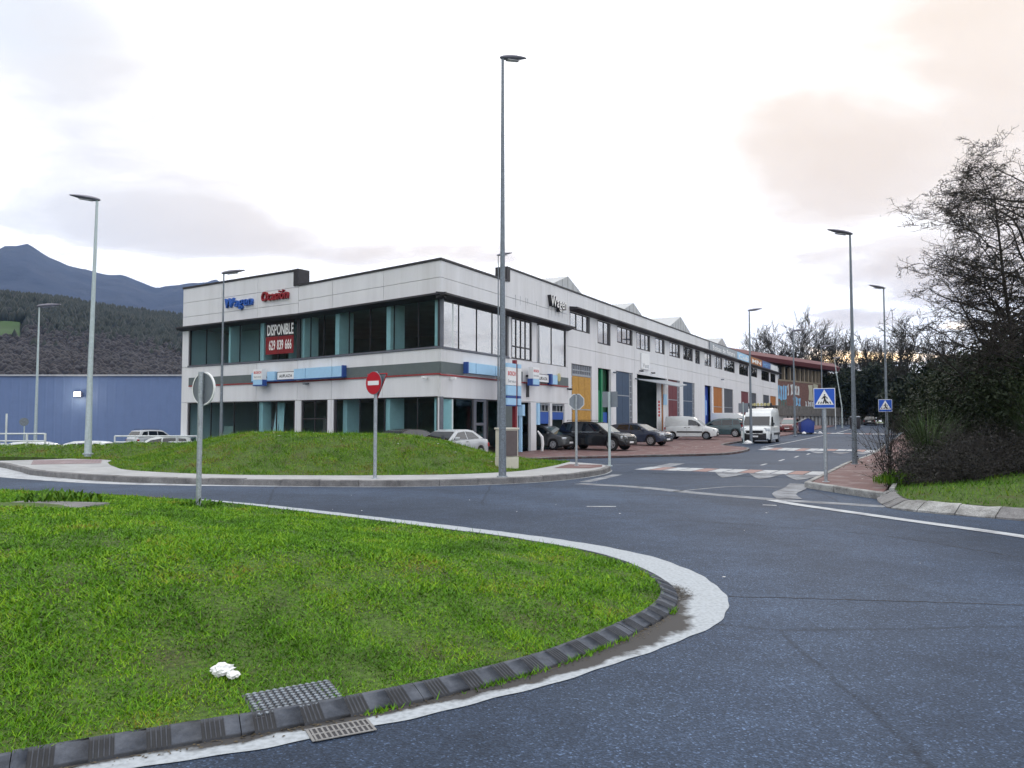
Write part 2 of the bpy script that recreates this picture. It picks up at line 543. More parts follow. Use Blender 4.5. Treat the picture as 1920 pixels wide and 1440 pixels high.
grassmat('reed', (0.05, 0.095, 0.03), (0.09, 0.13, 0.05), (0.14, 0.13, 0.07))
grassmat('wood_far', (0.010, 0.018, 0.014), (0.017, 0.022, 0.017), (0.026, 0.020, 0.020))
grassmat('scrub', (0.020, 0.021, 0.018), (0.040, 0.036, 0.036), (0.095, 0.088, 0.088))
grassmat('wood_bare', (0.013, 0.012, 0.018), (0.021, 0.017, 0.022), (0.030, 0.022, 0.024))
pm('grass_ground', (0.050, 0.095, 0.010), 0.95, var=0.35, scale=3.5, bump=0.5, bscale=25, col2=(0.055, 0.05, 0.02), mix=(0.5, 0.7), speck=0.4)


# ------------------------------------------------------------------ mesh helpers
class MB:
    def __init__(self):
        self.v = []
        self.f = []

    def add(self, verts, faces):
        o = len(self.v)
        self.v.extend([tuple(p) for p in verts])
        self.f.extend([tuple(i + o for i in f) for f in faces])
        return self

    def obox(self, o, a, b, c):
        o, a, b, c = Vector(o), Vector(a), Vector(b), Vector(c)
        vs_ = [o, o + a, o + a + b, o + b, o + c, o + a + c, o + a + b + c, o + b + c]
        return self.add(vs_, [(0, 3, 2, 1), (4, 5, 6, 7), (0, 1, 5, 4), (1, 2, 6, 5), (2, 3, 7, 6), (3, 0, 4, 7)])

    def box(self, cx, cy, cz, sx, sy, sz):
        return self.obox((cx - sx / 2, cy - sy / 2, cz - sz / 2), (sx, 0, 0), (0, sy, 0), (0, 0, sz))

    def extr(self, poly, vec):
        n = len(poly)
        vec = Vector(vec)
        a = [Vector(p) for p in poly]
        b = [p + vec for p in a]
        fs = [tuple(range(n - 1, -1, -1)), tuple(range(n, 2 * n))]
        fs += [(i, (i + 1) % n, n + (i + 1) % n, n + i) for i in range(n)]
        return self.add(a + b, fs)

    def tube(self, path, radii, n=8, cap=True):
        path = [Vector(p) for p in path]
        if not hasattr(radii, '__len__'):
            radii = [radii] * len(path)
        vs_, fs = [], []
        for i, p in enumerate(path):
            d_ = (path[min(i + 1, len(path) - 1)] - path[max(i - 1, 0)]).normalized()
            ref = Vector((0, 0, 1)) if abs(d_.z) < 0.9 else Vector((1, 0, 0))
            x = d_.cross(ref).normalized()
            y = d_.cross(x)
            for k in range(n):
                a = 2 * math.pi * k / n
                vs_.append(p + (x * math.cos(a) + y * math.sin(a)) * radii[i])
        for i in range(len(path) - 1):
            for k in range(n):
                k2 = (k + 1) % n
                fs.append((i * n + k, i * n + k2, (i + 1) * n + k2, (i + 1) * n + k))
        if cap:
            fs.append(tuple(range(n - 1, -1, -1)))
            m_ = (len(path) - 1) * n
            fs.append(tuple(range(m_, m_ + n)))
        return self.add(vs_, fs)

    def lathe(self, prof, c, axis='z', n=20):
        """prof: (radius, offset along axis)"""
        vs_, fs = [], []
        for r_, h in prof:
            for k in range(n):
                a = 2 * math.pi * k / n
                p = (r_ * math.cos(a), r_ * math.sin(a), h)
                if axis == 'y':
                    p = (p[0], h, p[1])
                elif axis == 'x':
                    p = (h, p[0], p[1])
                vs_.append((c[0] + p[0], c[1] + p[1], c[2] + p[2]))
        for i in range(len(prof) - 1):
            for k in range(n):
                k2 = (k + 1) % n
                fs.append((i * n + k, i * n + k2, (i + 1) * n + k2, (i + 1) * n + k))
        fs.append(tuple(range(n - 1, -1, -1)))
        m_ = (len(prof) - 1) * n
        fs.append(tuple(range(m_, m_ + n)))
        return self.add(vs_, fs)

    def build(self, name, mat, parent=None, smooth=None, bevel=0.0, loc=None, weld=False):
        me = bpy.data.meshes.new(name)
        me.from_pydata(self.v, [], self.f)
        bm = bmesh.new()
        bm.from_mesh(me)
        if weld:
            bmesh.ops.remove_doubles(bm, verts=bm.verts, dist=1e-5)
        if bevel:
            bmesh.ops.recalc_face_normals(bm, faces=bm.faces)
            bmesh.ops.bevel(bm, geom=list(bm.edges), offset=bevel, segments=2, affect='EDGES', clamp_overlap=True, profile=0.6)
        bmesh.ops.recalc_face_normals(bm, faces=bm.faces)
        bm.to_mesh(me)
        bm.free()
        if smooth:
            for p in me.polygons:
                p.use_smooth = True
            me.set_sharp_from_angle(angle=R(smooth))
        return link(name, me, mat, parent, loc)


def link(name, me, mat, parent=None, loc=None):
    o = bpy.data.objects.new(name, me)
    COL.objects.link(o)
    if mat:
        me.materials.append(MATS[mat])
    if parent:
        o.parent = parent
    if loc:
        o.location = loc
    return o


def raw(name, verts, faces, mat, parent=None, rnd=None, smooth=False):
    """fast mesh from numpy arrays; faces is (n,3) or (n,4)"""
    verts = np.asarray(verts, np.float32)
    faces = np.asarray(faces, np.int32)
    me = bpy.data.meshes.new(name)
    k = faces.shape[1]
    me.vertices.add(len(verts))
    me.vertices.foreach_set('co', verts.ravel())
    me.loops.add(faces.size)
    me.loops.foreach_set('vertex_index', faces.ravel())
    me.polygons.add(len(faces))
    me.polygons.foreach_set('loop_start', np.arange(0, faces.size, k, dtype=np.int32))
    me.polygons.foreach_set('loop_total', np.full(len(faces), k, np.int32))
    if smooth:
        me.polygons.foreach_set('use_smooth', np.ones(len(faces), bool))
    me.update(calc_edges=True)
    if rnd is not None:
        a = me.attributes.new('rnd', 'FLOAT', 'POINT')
        a.data.foreach_set('value', np.asarray(rnd, np.float32))
    return link(name, me, mat, parent)


def tag(o, label, cat, group=None, kind=None):
    o['label'] = label
    o['category'] = cat
    if group:
        o['group'] = group
    if kind:
        o['kind'] = kind
    return o


def empty(name, label, cat, loc=(0, 0, 0), rz=0.0, group=None, kind=None):
    o = bpy.data.objects.new(name, None)
    o.empty_display_size = 0.2
    COL.objects.link(o)
    o.location = loc
    o.rotation_euler = (0, 0, rz)
    return tag(o, label, cat, group, kind)


def glyphs(text, height, width, name, mat, parent, place, depth=0.03, shear=0.0, bold=0.0, space=0.1):
    """one mesh per letter; place(a, b, c) maps (along, out, up) in metres to a point"""
    items, x = [], 0.0
    for ch in text:
        if ch == ' ':
            x += 0.38
            continue
        cu = bpy.data.curves.new('glyph', 'FONT')
        cu.body = ch
        cu.size = 1.0
        cu.extrude = 0.5
        cu.offset = bold
        cu.shear = shear
        cu.resolution_u = 3
        ob = bpy.data.objects.new('glyph', cu)
        me = bpy.data.meshes.new_from_object(ob)
        bpy.data.objects.remove(ob)
        co = np.array([v.co[:] for v in me.vertices])
        if len(co) == 0:
            continue
        mn, mxx = co[:, 0].min(), co[:, 0].max()
        co[:, 0] += x - mn
        x += (mxx - mn) + space
        items.append((me, co))
    tot = x - space
    for me, co in items:
        for v, c in zip(me.vertices, co):
            v.co = place(c[0] / tot * width, (c[2] + 0.5) * depth, c[1] / 0.73 * height)
        me.materials.clear()
        me.update()
        o = link(name, me, mat, parent)


# ------------------------------------------------------------------ lie of the land
GY = np.array([0, 28, 38, 44, 50, 58, 78, 100, 118, 135, 200, 400], float)
GZ = np.array([0, 0, -.15, -.16, -.05, 0, .2, .62, .95, 1.15, 1.5, 2.0], float)


def sst(a, b, x):
    t_ = np.clip((np.asarray(x, float) - a) / (b - a), 0, 1)
    return t_ * t_ * (3 - 2 * t_)


def gz(x, y):
    z = np.interp(y, GY, GZ)
    return z - 0.95 * sst(34, 45, y) * sst(-13, -24, x)


def gzf(x, y):
    return float(gz(x, y))


KB = 1.125
C0 = np.array([-2.98, 32.0]) * KB               # the building's street corner
UB = np.array([.4756, .8797])
UB /= np.linalg.norm(UB)
NB = np.array([UB[1], -UB[0]])
UA = np.array([-.772, .636])
UA /= np.linalg.norm(UA)
UA2 = np.array([-.831, .556])
UA2 /= np.linalg.norm(UA2)
NA = np.array([-UA[1], UA[0]])
NA2 = np.array([-UA2[1], UA2[0]])


def hz(h):
    return EYE + (h - EYE) * KB


def street(s, w_):
    return C0 + UB * s + NB * w_


def on_ray(px, w_):
    """distance along the street at which the sight line through image column px has offset w_ from the facade"""
    k = (px - 960) / FPX
    a = C0 + NB * w_
    return (k * a[1] - a[0]) / (UB[0] - k * UB[1])


def pix(x, y, z=0.0):
    """ground point seen at a picture position"""
    dx, dy, dz = x - 960., FPX, 720. - y
    c, s = math.cos(PITCH), math.sin(PITCH)
    dy, dz = dy * c - dz * s, dy * s + dz * c
    k = (z - EYE) / dz
    return np.array([dx * k, dy * k])


def spline(pts, step, closed=False):
    """Catmull-Rom through pts, resampled at even arc length"""
    p = np.array(pts, float)
    if closed:
        p = np.vstack([p[-1], p, p[0], p[1]])
    else:
        p = np.vstack([2 * p[0] - p[1], p, 2 * p[-1] - p[-2]])
    o = []
    for i in range(1, len(p) - 2):
        for t_ in np.linspace(0, 1, 24, endpoint=False):
            a, b, c, d_ = p[i - 1], p[i], p[i + 1], p[i + 2]
            o.append(0.5 * ((2 * b) + (-a + c) * t_ + (2 * a - 5 * b + 4 * c - d_) * t_ ** 2 + (-a + 3 * b - 3 * c + d_) * t_ ** 3))
    o.append(p[-2])
    o = np.array(o)
    L_ = np.r_[0, np.cumsum(np.linalg.norm(np.diff(o, axis=0), axis=1))]
    n = max(2, int(round(L_[-1] / step)) + 1)
    q = np.linspace(0, L_[-1], n)
    return np.c_[np.interp(q, L_, o[:, 0]), np.interp(q, L_, o[:, 1])]


def normals2(c):
    t_ = np.gradient(c, axis=0)
    t_ /= np.linalg.norm(t_, axis=1)[:, None]
    return np.c_[-t_[:, 1], t_[:, 0]]


def inside(poly, x, y):
    poly = np.asarray(poly)
    r_ = np.zeros(np.shape(x), bool)
    j = len(poly) - 1
    for i in range(len(poly)):
        xi, yi = poly[i]
        xj, yj = poly[j]
        c = ((yi > y) != (yj > y)) & (x < (xj - xi) * (y - yi) / (yj - yi + 1e-12) + xi)
        r_ ^= c
        j = i
    return r_


def edge_dist(poly, x, y):
    poly = np.asarray(poly)
    d_ = np.full(np.shape(x), 1e9)
    for i in range(len(poly)):
        a, b = poly[i], poly[(i + 1) % len(poly)]
        ab = b - a
        t_ = np.clip(((x - a[0]) * ab[0] + (y - a[1]) * ab[1]) / (ab @ ab + 1e-12), 0, 1)
        d_ = np.minimum(d_, np.hypot(x - a[0] - t_ * ab[0], y - a[1] - t_ * ab[1]))
    return d_

# ================================================================== the setting
from mathutils.geometry import delaunay_2d_cdt


def patch(name, poly, step, zf, mat, parent=None):
    poly = np.asarray(poly, float)
    x0, y0 = poly.min(0)
    x1, y1 = poly.max(0)
    gx, gy = np.meshgrid(np.arange(x0, x1, step), np.arange(y0, y1, step))
    gx, gy = gx.ravel(), gy.ravel()
    ok = inside(poly, gx, gy) & (edge_dist(poly, gx, gy) > step * 0.35)
    pts = np.vstack([poly, np.c_[gx[ok], gy[ok]]])
    n = len(poly)
    v, e, f, *_ = delaunay_2d_cdt([Vector(p) for p in pts], [(i, (i + 1) % n) for i in range(n)], [], 1, 1e-5)
    v = np.array([q[:] for q in v])
    z = zf(v[:, 0], v[:, 1])
    f = np.array([q for q in f if len(q) == 3])
    a, b, c = v[f[:, 0]], v[f[:, 1]], v[f[:, 2]]
    flip = ((b - a)[:, 0] * (c - a)[:, 1] - (b - a)[:, 1] * (c - a)[:, 0]) < 0
    f[flip] = f[flip][:, ::-1]
    return raw(name, np.c_[v, z], f, mat, parent, smooth=True)


def slab(name, poly, zf, thick, mat, parent=None, step=2.0):
    """paving slab with a level-following top and a rim that goes down into the ground"""
    o = patch(name, poly, step, zf, mat, parent)
    poly = np.asarray(poly, float)
    z = zf(poly[:, 0], poly[:, 1])
    n = len(poly)
    bm = bmesh.new()
    bm.from_mesh(o.data)
    top = [bm.verts.new((p[0], p[1], q)) for p, q in zip(poly, z)]
    bot = [bm.verts.new((p[0], p[1], q - thick)) for p, q in zip(poly, z)]
    for i in range(n):
        j = (i + 1) % n
        bm.faces.new((top[i], top[j], bot[j], bot[i]))
    bm.to_mesh(o.data)
    bm.free()
    return o


def sheet(name, poly, mat, lift, parent=None, step=1.0):
    """thin paint on the road, following its level"""
    return patch(name, poly, step, lambda x, y: gz(x, y) + lift, mat, parent)


def blades(name, poly, zf, hgt, wid, dmax, r0, mat, seed, power=1.7, rmin=None, lean=0.6, ok=None, cap=400000):
    g = np.random.default_rng(seed)
    poly = np.asarray(poly, float)
    x0, y0 = poly.min(0)
    x1, y1 = poly.max(0)
    y0 = max(y0, 1.5)
    n = min(int((x1 - x0) * (y1 - y0) * dmax), 6000000)
    X = g.uniform(x0, x1, n)
    Y = g.uniform(y0, y1, n)
    r_ = np.hypot(X, Y)
    keep = g.random(n) < np.minimum(1, (r0 / r_) ** power)
    keep &= np.abs(X) < Y * 0.78 + 1.6
    X, Y = X[keep], Y[keep]
    k2 = inside(poly, X, Y)
    X, Y = X[k2], Y[k2]
    if ok is not None:
        k3 = ok(X, Y)
        X, Y = X[k3], Y[k3]
    X, Y = X[:cap], Y[:cap]
    n = len(X)
    Z = zf(X, Y)
    r_ = np.hypot(X, Y)
    sc = np.maximum(1, r_ / r0) ** 0.75
    # tufts: height follows a soft random field
    fld = 0.75 + 0.35 * np.sin(X * 3.1 + 1.7 * np.sin(Y * 2.3)) * np.sin(Y * 2.7 + 1.3 * np.sin(X * 1.9)) + 0.18 * np.sin(X * 11 + Y * 7)
    h = hgt * g.uniform(0.45, 1.25, n) * fld * sc ** 0.35
    w_ = wid * g.uniform(0.6, 1.5, n) * sc
    a = g.uniform(0, 2 * np.pi, n)
    la = g.uniform(0, 2 * np.pi, n)
    le = h * g.uniform(0.15, 1.3, n) * lean
    dx, dy = np.cos(a) * w_ / 2, np.sin(a) * w_ / 2
    b0 = np.c_[X - dx, Y - dy, Z - 0.004]
    b1 = np.c_[X + dx, Y + dy, Z - 0.004]
    tp = np.c_[X + np.cos(la) * le, Y + np.sin(la) * le, Z + h]
    v = np.stack([b0, b1, tp], 1).reshape(-1, 3)
    f = np.arange(3 * n).reshape(-1, 3)
    return raw(name, v, f, mat, rnd=np.repeat(g.random(n), 3))


# ---- terrain and road
ax = np.unique(np.r_[np.linspace(-6500, -200, 22), np.linspace(-200, 200, 41), np.linspace(200, 6500, 22)])
ay = np.unique(np.r_[np.linspace(-3000, -100, 12), np.linspace(-100, 300, 41), np.linspace(300, 7000, 24)])
GX, GY2 = np.meshgrid(ax, ay)


def grid(name, X, Y, Z, mat):
    h, w_ = X.shape
    i = np.arange(h * w_).reshape(h, w_)
    f = np.stack([i[:-1, :-1], i[:-1, 1:], i[1:, 1:], i[1:, :-1]], -1).reshape(-1, 4)
    return raw(name, np.stack([X, Y, Z], -1).reshape(-1, 3), f, mat, smooth=True)


o = grid('terrain', GX, GY2, gz(GX, GY2) - 0.15, 'grass_ground')
tag(o, 'open grassy ground all around the junction', 'ground', kind='structure')
RX, RY = np.meshgrid(np.arange(-75, 125.1, 1.25), np.arange(-30, 176, 1.25))
o = grid('road', RX, RY, gz(RX, RY), 'asphalt')
tag(o, 'grey asphalt roadway of the roundabout and the street', 'road', kind='structure')


def str0(s, w_):
    return np.array([-2.98, 32.0]) + UB * s + NB * w_


def ribbon_xy(cl, w0, w1):
    n_ = normals2(np.asarray(cl))
    return np.vstack([cl + n_ * w0, (cl + n_ * w1)[::-1]])


# ---- near traffic island: kerb line, ribbed kerb stones, painted gutter
ISL = [(-9.5, -0.3), (-6.2, 1.40), (-4.0, 2.62), (-2.75, 3.30), (-2.022, 3.684), (-1.483, 3.955), (-1.143, 4.12), (-.751, 4.345), (-.526, 4.49), (-.217, 4.712), (.195, 5.05), (.514, 5.40), (.889, 5.863), (1.211, 6.33),
       (1.413, 6.76), (1.52, 7.19), (1.545, 7.68), (1.46, 8.3), (1.25, 8.95), (.9, 9.55), (.35, 10.2), (-.5, 11.0), (-2.4, 12.6), (-5.6, 15.1), (-9, 16.9), (-14, 18.8),
       (-20, 20.6)]
kl = spline(ISL, 0.05)                       # outer foot of the kerb
kn = normals2(kl)                            # points to the island's inside (left of travel)


def island_poly():
    c = spline(ISL, 0.35)
    c = c + normals2(c) * 0.145
    return np.vstack([c, [(-20, -3)]])


IP = island_poly()


def zisl(x, y):
    d_ = edge_dist(IP[:-1], x, y)
    return 0.055 + 0.33 * sst(0, 4.2, d_) + 0.012 * np.sin(x * 1.7 + np.sin(y * 1.3)) * sst(0, 1, d_)


isl = patch('traffic_island', IP, 0.35, zisl, 'grass_ground')
tag(isl, 'low grassy traffic island nearest the camera', 'traffic island', kind='structure')

# ribbed sloped kerb stones, each half a metre
pm_k = bpy.data.materials.new('ribbed_kerb')
pm_k.use_nodes = True
tt = pm_k.node_tree
bb = tt.nodes['Principled BSDF']
bb.inputs['Roughness'].default_value = 0.85
atn = N(tt, 'ShaderNodeAttribute', attribute_name='rnd')
tcn = N(tt, 'ShaderNodeTexCoord')
nz = N(tt, 'ShaderNodeTexNoise')
nz.inputs['Scale'].default_value = 9
nz.inputs['Detail'].default_value = 7
nz.inputs['Roughness'].default_value = 0.7
tt.links.new(tcn.outputs['Object'], nz.inputs['Vector'])
rr = ramp(tt, [(0.30, (0.026, 0.032, 0.045, 1)), (0.50, (0.062, 0.073, 0.095, 1)), (0.72, (0.105, 0.118, 0.145, 1))])
tt.links.new(nz.outputs['Fac'], rr.inputs[0])
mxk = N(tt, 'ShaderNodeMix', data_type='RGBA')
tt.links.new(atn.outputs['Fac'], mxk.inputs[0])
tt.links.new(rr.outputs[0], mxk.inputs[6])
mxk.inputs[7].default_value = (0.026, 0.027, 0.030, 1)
tt.links.new(mxk.outputs[2], bb.inputs['Base Color'])
nb_ = N(tt, 'ShaderNodeTexNoise')
nb_.inputs['Scale'].default_value = 120
tt.links.new(tcn.outputs['Object'], nb_.inputs['Vector'])
bpn = N(tt, 'ShaderNodeBump')
bpn.inputs['Strength'].default_value = 0.3
bpn.inputs['Distance'].default_value = 0.004
tt.links.new(nb_.outputs['Fac'], bpn.inputs['Height'])
tt.links.new(bpn.outputs[0], bb.inputs['Normal'])
MATS['ribbed_kerb'] = pm_k

arc = np.r_[0, np.cumsum(np.linalg.norm(np.diff(kl, axis=0), axis=1))]


def at_arc(q):
    p = np.c_[np.interp(q, arc, kl[:, 0]), np.interp(q, arc, kl[:, 1])]
    n_ = np.c_[np.interp(q, arc, kn[:, 0]), np.interp(q, arc, kn[:, 1])]
    return p, n_ / np.linalg.norm(n_, axis=1)[:, None]


PROF = [(0.0, -0.08), (0.0, 0.016), (0.008, 0.023), (0.062, 0.044), (0.118, 0.064), (0.152, 0.067), (0.152, -0.08)]


def arc_of(x, y):
    return float(arc[np.argmin(np.hypot(kl[:, 0] - x, kl[:, 1] - y))])

rk = np.random.default_rng(3)
s0 = 4.2
while s0 < min(30.0, arc[-1] - 1):
    ln = 1.0
    # lengthwise stations: smooth patches between groups of five grooves
    st, gr = [], []
    x = 0.002
    for kind, l_ in (('s', .062), ('r', .115), ('s', .135), ('r', .115), ('s', .135), ('r', .115), ('s', .135), ('r', .115), ('s', .069)):
        if kind == 's':
            st += [x, x + l_]
            gr += [0, 0]
        else:
            nr = 5
            for q in range(nr):
                a_, b_ = x + l_ * (q + .06) / nr, x + l_ * (q + .74) / nr
                st += [a_ - .0015, a_, b_, b_ + .0015]
                gr += [.35, 1, 1, .35]
        x += l_
    st = np.array(st)
    gr = np.array(gr, float)
    P, Nn = at_arc(s0 + st)
    dz = rk.normal(0, 0.002)
    off = rk.normal(0, 0.003)
    V, A = [], []
    for i in range(len(st)):
        for j, (pw, pz) in enumerate(PROF):
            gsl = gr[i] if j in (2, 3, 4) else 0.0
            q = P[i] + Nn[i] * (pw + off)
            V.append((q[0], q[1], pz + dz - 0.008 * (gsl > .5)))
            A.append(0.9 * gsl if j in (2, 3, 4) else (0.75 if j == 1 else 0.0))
    m_ = len(PROF)
    F = []
    for i in range(len(st) - 1):
        for j in range(m_ - 1):
            F.append((i * m_ + j, (i + 1) * m_ + j, (i + 1) * m_ + j + 1, i * m_ + j + 1))
    F += [(0, 1, 2, 6), (2, 3, 5, 6), (3, 4, 5, 5)][:0]
    e0 = len(V)
    V = V + V[:m_] + V[-m_:]
    A = A + [0.4] * (2 * m_)
    ends = [(e0 + 0, e0 + 1, e0 + 2, e0 + 6), (e0 + 2, e0 + 3, e0 + 5, e0 + 6), (e0 + 3, e0 + 4, e0 + 5, e0 + 3)]
    F4 = F + [ends[0], ends[1]] + [tuple(i + m_ for i in ends[0]), tuple(i + m_ for i in ends[1])]
    raw('kerb_stone', V, F4, 'ribbed_kerb', isl, rnd=A)
    s0 += ln

# painted gutter round the island: white, worn to dirt beside the kerb
gm = bpy.data.materials.new('gutter_paint')
gm.use_nodes = True
tt = gm.node_tree
bb = tt.nodes['Principled BSDF']
bb.inputs['Roughness'].default_value = 0.8
atn = N(tt, 'ShaderNodeAttribute', attribute_name='rnd')
tcn = N(tt, 'ShaderNodeTexCoord')
nz = N(tt, 'ShaderNodeTexNoise')
nz.inputs['Scale'].default_value = 2.4
nz.inputs['Detail'].default_value = 9
nz.inputs['Roughness'].default_value = 0.62
tt.links.new(tcn.outputs['Object'], nz.inputs['Vector'])
sm = N(tt, 'ShaderNodeMath', operation='ADD')
tt.links.new(atn.outputs['Fac'], sm.inputs[0])
tt.links.new(nz.outputs['Fac'], sm.inputs[1])
rd = ramp(tt, [(0.66, g4(0)), (0.80, g4(1))])
tt.links.new(sm.outputs[0], rd.inputs[0])
nf = N(tt, 'ShaderNodeTexNoise')
nf.inputs['Scale'].default_value = 30
nf.inputs['Detail'].default_value = 6
tt.links.new(tcn.outputs['Object'], nf.inputs['Vector'])
rw = ramp(tt, [(0.3, (0.27, 0.30, 0.33, 1)), (0.6, (0.38, 0.42, 0.46, 1))])
tt.links.new(nf.outputs['Fac'], rw.inputs[0])
mxg = N(tt, 'ShaderNodeMix', data_type='RGBA')
tt.links.new(rd.outputs[0], mxg.inputs[0])
mxg.inputs[6].default_value = (0.032, 0.031, 0.032, 1)
tt.links.new(rw.outputs[0], mxg.inputs[7])
tt.links.new(mxg.outputs[2], bb.inputs['Base Color'])
MATS['gutter_paint'] = gm
q = np.arange(3.6, 26.0, 0.05)
P, Nn = at_arc(q)
cols = [0.0, .06, .14, .22, .30, .38, .46]
V, A = [], []
gw = np.random.default_rng(5)
wob = 0.008 * np.sin(q * 7) + 0.006 * np.sin(q * 17 + 1)
ctl = [((-6, 1.5), .16, .10), ((-2.0, 3.7), .16, .10), ((-1.3, 4.05), .19, .02), ((-.6, 4.45), .19, -.08), ((.2, 5.05), .22, -.24), ((.7, 5.6), .30, -.36), ((1.05, 6.1), .38, -.26), ((1.25, 6.45), .42, -.02), ((1.45, 6.9), .44, .10),
       ((1.53, 7.35), .44, .02), ((1.53, 7.8), .46, .3), ((1.2, 9.0), .5, .5), ((0, 10.5), .5, .5), ((-5.6, 15.1), .4, .5)]
ca_ = [arc_of(*c[0]) for c in ctl]
widthf = np.interp(q, ca_, [c[1] for c in ctl])
# dirt washes up along the low stretch before the tip, the tip itself is scrubbed clean
clean = np.interp(q, ca_, [c[2] for c in ctl])
for i in range(len(q)):
    for j, c in enumerate(cols):
        t_ = j / (len(cols) - 1)
        pp = P[i] - Nn[i] * ((widthf[i] + wob[i]) * t_ - 0.002)
        V.append((pp[0], pp[1], 0.005))
        A.append(t_ * 0.75 + clean[i])
m_ = len(cols)
F = [(i * m_ + j, i * m_ + j + 1, (i + 1) * m_ + j + 1, (i + 1) * m_ + j) for i in range(len(q) - 1) for j in range(m_ - 1)]
o = raw('gutter_marking', V, F, 'gutter_paint', rnd=A)
tag(o, 'white painted band along the kerb of the nearest grass island', 'road marking', kind='structure')

# litter of leaves and grit in that gutter
g = np.random.default_rng(11)
nl = 900
qm = arc_of(.2, 5.05)
qt = arc_of(1.52, 7.35)
qq = np.r_[g.uniform(qm - 3.5, qm + 1.6, 520), g.normal(qt, .16, 260), g.uniform(qm, qt, 120)]
P, Nn = at_arc(qq)
off = np.abs(g.normal(0, .04, nl)) + 0.004
off[520:780] *= 1.8
cx = P - Nn * off[:, None]
sz = g.uniform(.004, .014, nl)
an = g.uniform(0, 6.28, nl)
V = []
for k in range(4):
    V.append(np.c_[cx[:, 0] + np.cos(an + k * 1.57) * sz * (1 if k % 2 else .5), cx[:, 1] + np.sin(an + k * 1.57) * sz * (1 if k % 2 else .5),
                   0.007 + g.uniform(0, .005, nl)])
V = np.stack(V, 1).reshape(-1, 3)
o = raw('leaf_litter', V, np.arange(4 * nl).reshape(-1, 4), 'dead_leaf', rnd=np.repeat(g.random(nl), 4))
tag(o, 'dead leaves and grit lying in the gutter by the kerb', 'leaf litter', kind='stuff')

# cover plate and drain beside the kerb
cov = empty('inspection_cover', 'square iron inspection cover with raised tread set in the grass by the kerb', 'cover', (-1.215, 4.40, 0.060))
cov.rotation_euler = (R(3), 0, R(31))
MB().box(0, 0, -.012, .50, .34, .025).build('frame', 'iron', cov)
mb = MB()
for i in range(13):
    for j in range(9):
        x, y = -.222 + i * .037, -.145 + j * .0362
        mb.extr([(x - .015, y, .004), (x, y - .015, .004), (x + .015, y, .004), (x, y + .015, .004)], (0, 0, .007))
t_ = mb.build('tread', 'lamp_pole', cov)
t_['kind'] = 'stuff'
drain = empty('drain_grate', 'pale slotted drain grate in the gutter at the front of the nearest island', 'drain', (-.885, 4.085, 0.0075))
drain.rotation_euler = (0, 0, R(27))
drain.scale = (.88, .88, .3)
MB().box(0, 0, -.001, .36, .17, .004).build('well', 'print_black', drain)
mb = MB()
for x in (-.18, .18):
    mb.box(x, 0, .004, .016, .19, .012)
for y in (-.09, 0, .09):
    mb.box(0, y, .004, .34, .014, .012)
mb.build('frame', 'grate_pale', drain)
for i in range(11):
    MB().obox((-.165 + i * .031, -.083, .0), (.012, 0, 0), (0, .166, 0), (0, 0, .009)).build('bar', 'grate_pale', drain)

# low concrete square and weeds on the island's back edge
mb = MB()
mb.extr([(-8.0, 11.3, .24), (-6.35, 11.2, .24), (-6.2, 12.0, .24), (-7.7, 12.35, .24)], (0, 0, .12))
tag(mb.build('chamber_lid', 'kerb_grey', None, bevel=.02), 'weathered concrete chamber lid sunk in the grass at the left edge', 'lid')

cut = [(-1.46, 4.42), (-1.30, 4.56), (-.98, 4.40), (-1.25, 4.17), (-1.38, 4.26)]


def not_cover(X, Y):
    return ~inside(cut, X, Y) & ~inside([(-7.9, 11.2), (-6.35, 11.0), (-6.15, 12.0), (-7.7, 12.35)], X, Y)


o = blades('grass', IP, zisl, 0.030, 0.0085, 6000, 4.2, 'grass_near', 21, power=1.55, lean=1.7, ok=not_cover, cap=520000)
tag(o, 'short mown turf on the traffic island nearest the camera', 'grass', kind='stuff')


o = blades('clover', IP, zisl, 0.014, 0.020, 2600, 4.2, 'clover', 24, power=1.7, lean=2.6, ok=not_cover, cap=160000)
tag(o, 'small broad leaves and clover in the near turf', 'clover', kind='stuff')
o = blades('grass_tufts', IP, zisl, 0.085, 0.007, 130, 6, 'grass_near', 25, power=1.0, lean=.7, ok=not_cover, cap=16000)
tag(o, 'taller stray blades standing out of the near turf', 'grass', kind='stuff')


def weeds(name, label, cx, cy, z, n, rad, h, mat, seed, lw=0.03, spread=1.0):
    g_ = np.random.default_rng(seed)
    V = []
    for _ in range(n):
        a, r_ = g_.uniform(0, 6.28), rad * math.sqrt(g_.random())
        x, y = cx + math.cos(a) * r_, cy + math.sin(a) * r_ * .6
        hh = h * g_.uniform(.4, 1.1) * (1 - .5 * r_ / rad)
        b = g_.uniform(0, 6.28)
        ex, ey = math.cos(b) * hh * .6 * spread, math.sin(b) * hh * .6 * spread
        px, py = -math.sin(b) * lw / 2, math.cos(b) * lw / 2
        V += [(x, y, z), (x + ex * .5 + px, y + ey * .5 + py, z + hh * .8), (x + ex, y + ey, z + hh), (x + ex * .5 - px, y + ey * .5 - py, z + hh * .75)]
    o_ = raw(name, V, np.arange(len(V)).reshape(-1, 4), mat, rnd=np.repeat(g_.random(n), 4))
    return tag(o_, label, 'weeds', kind='stuff')


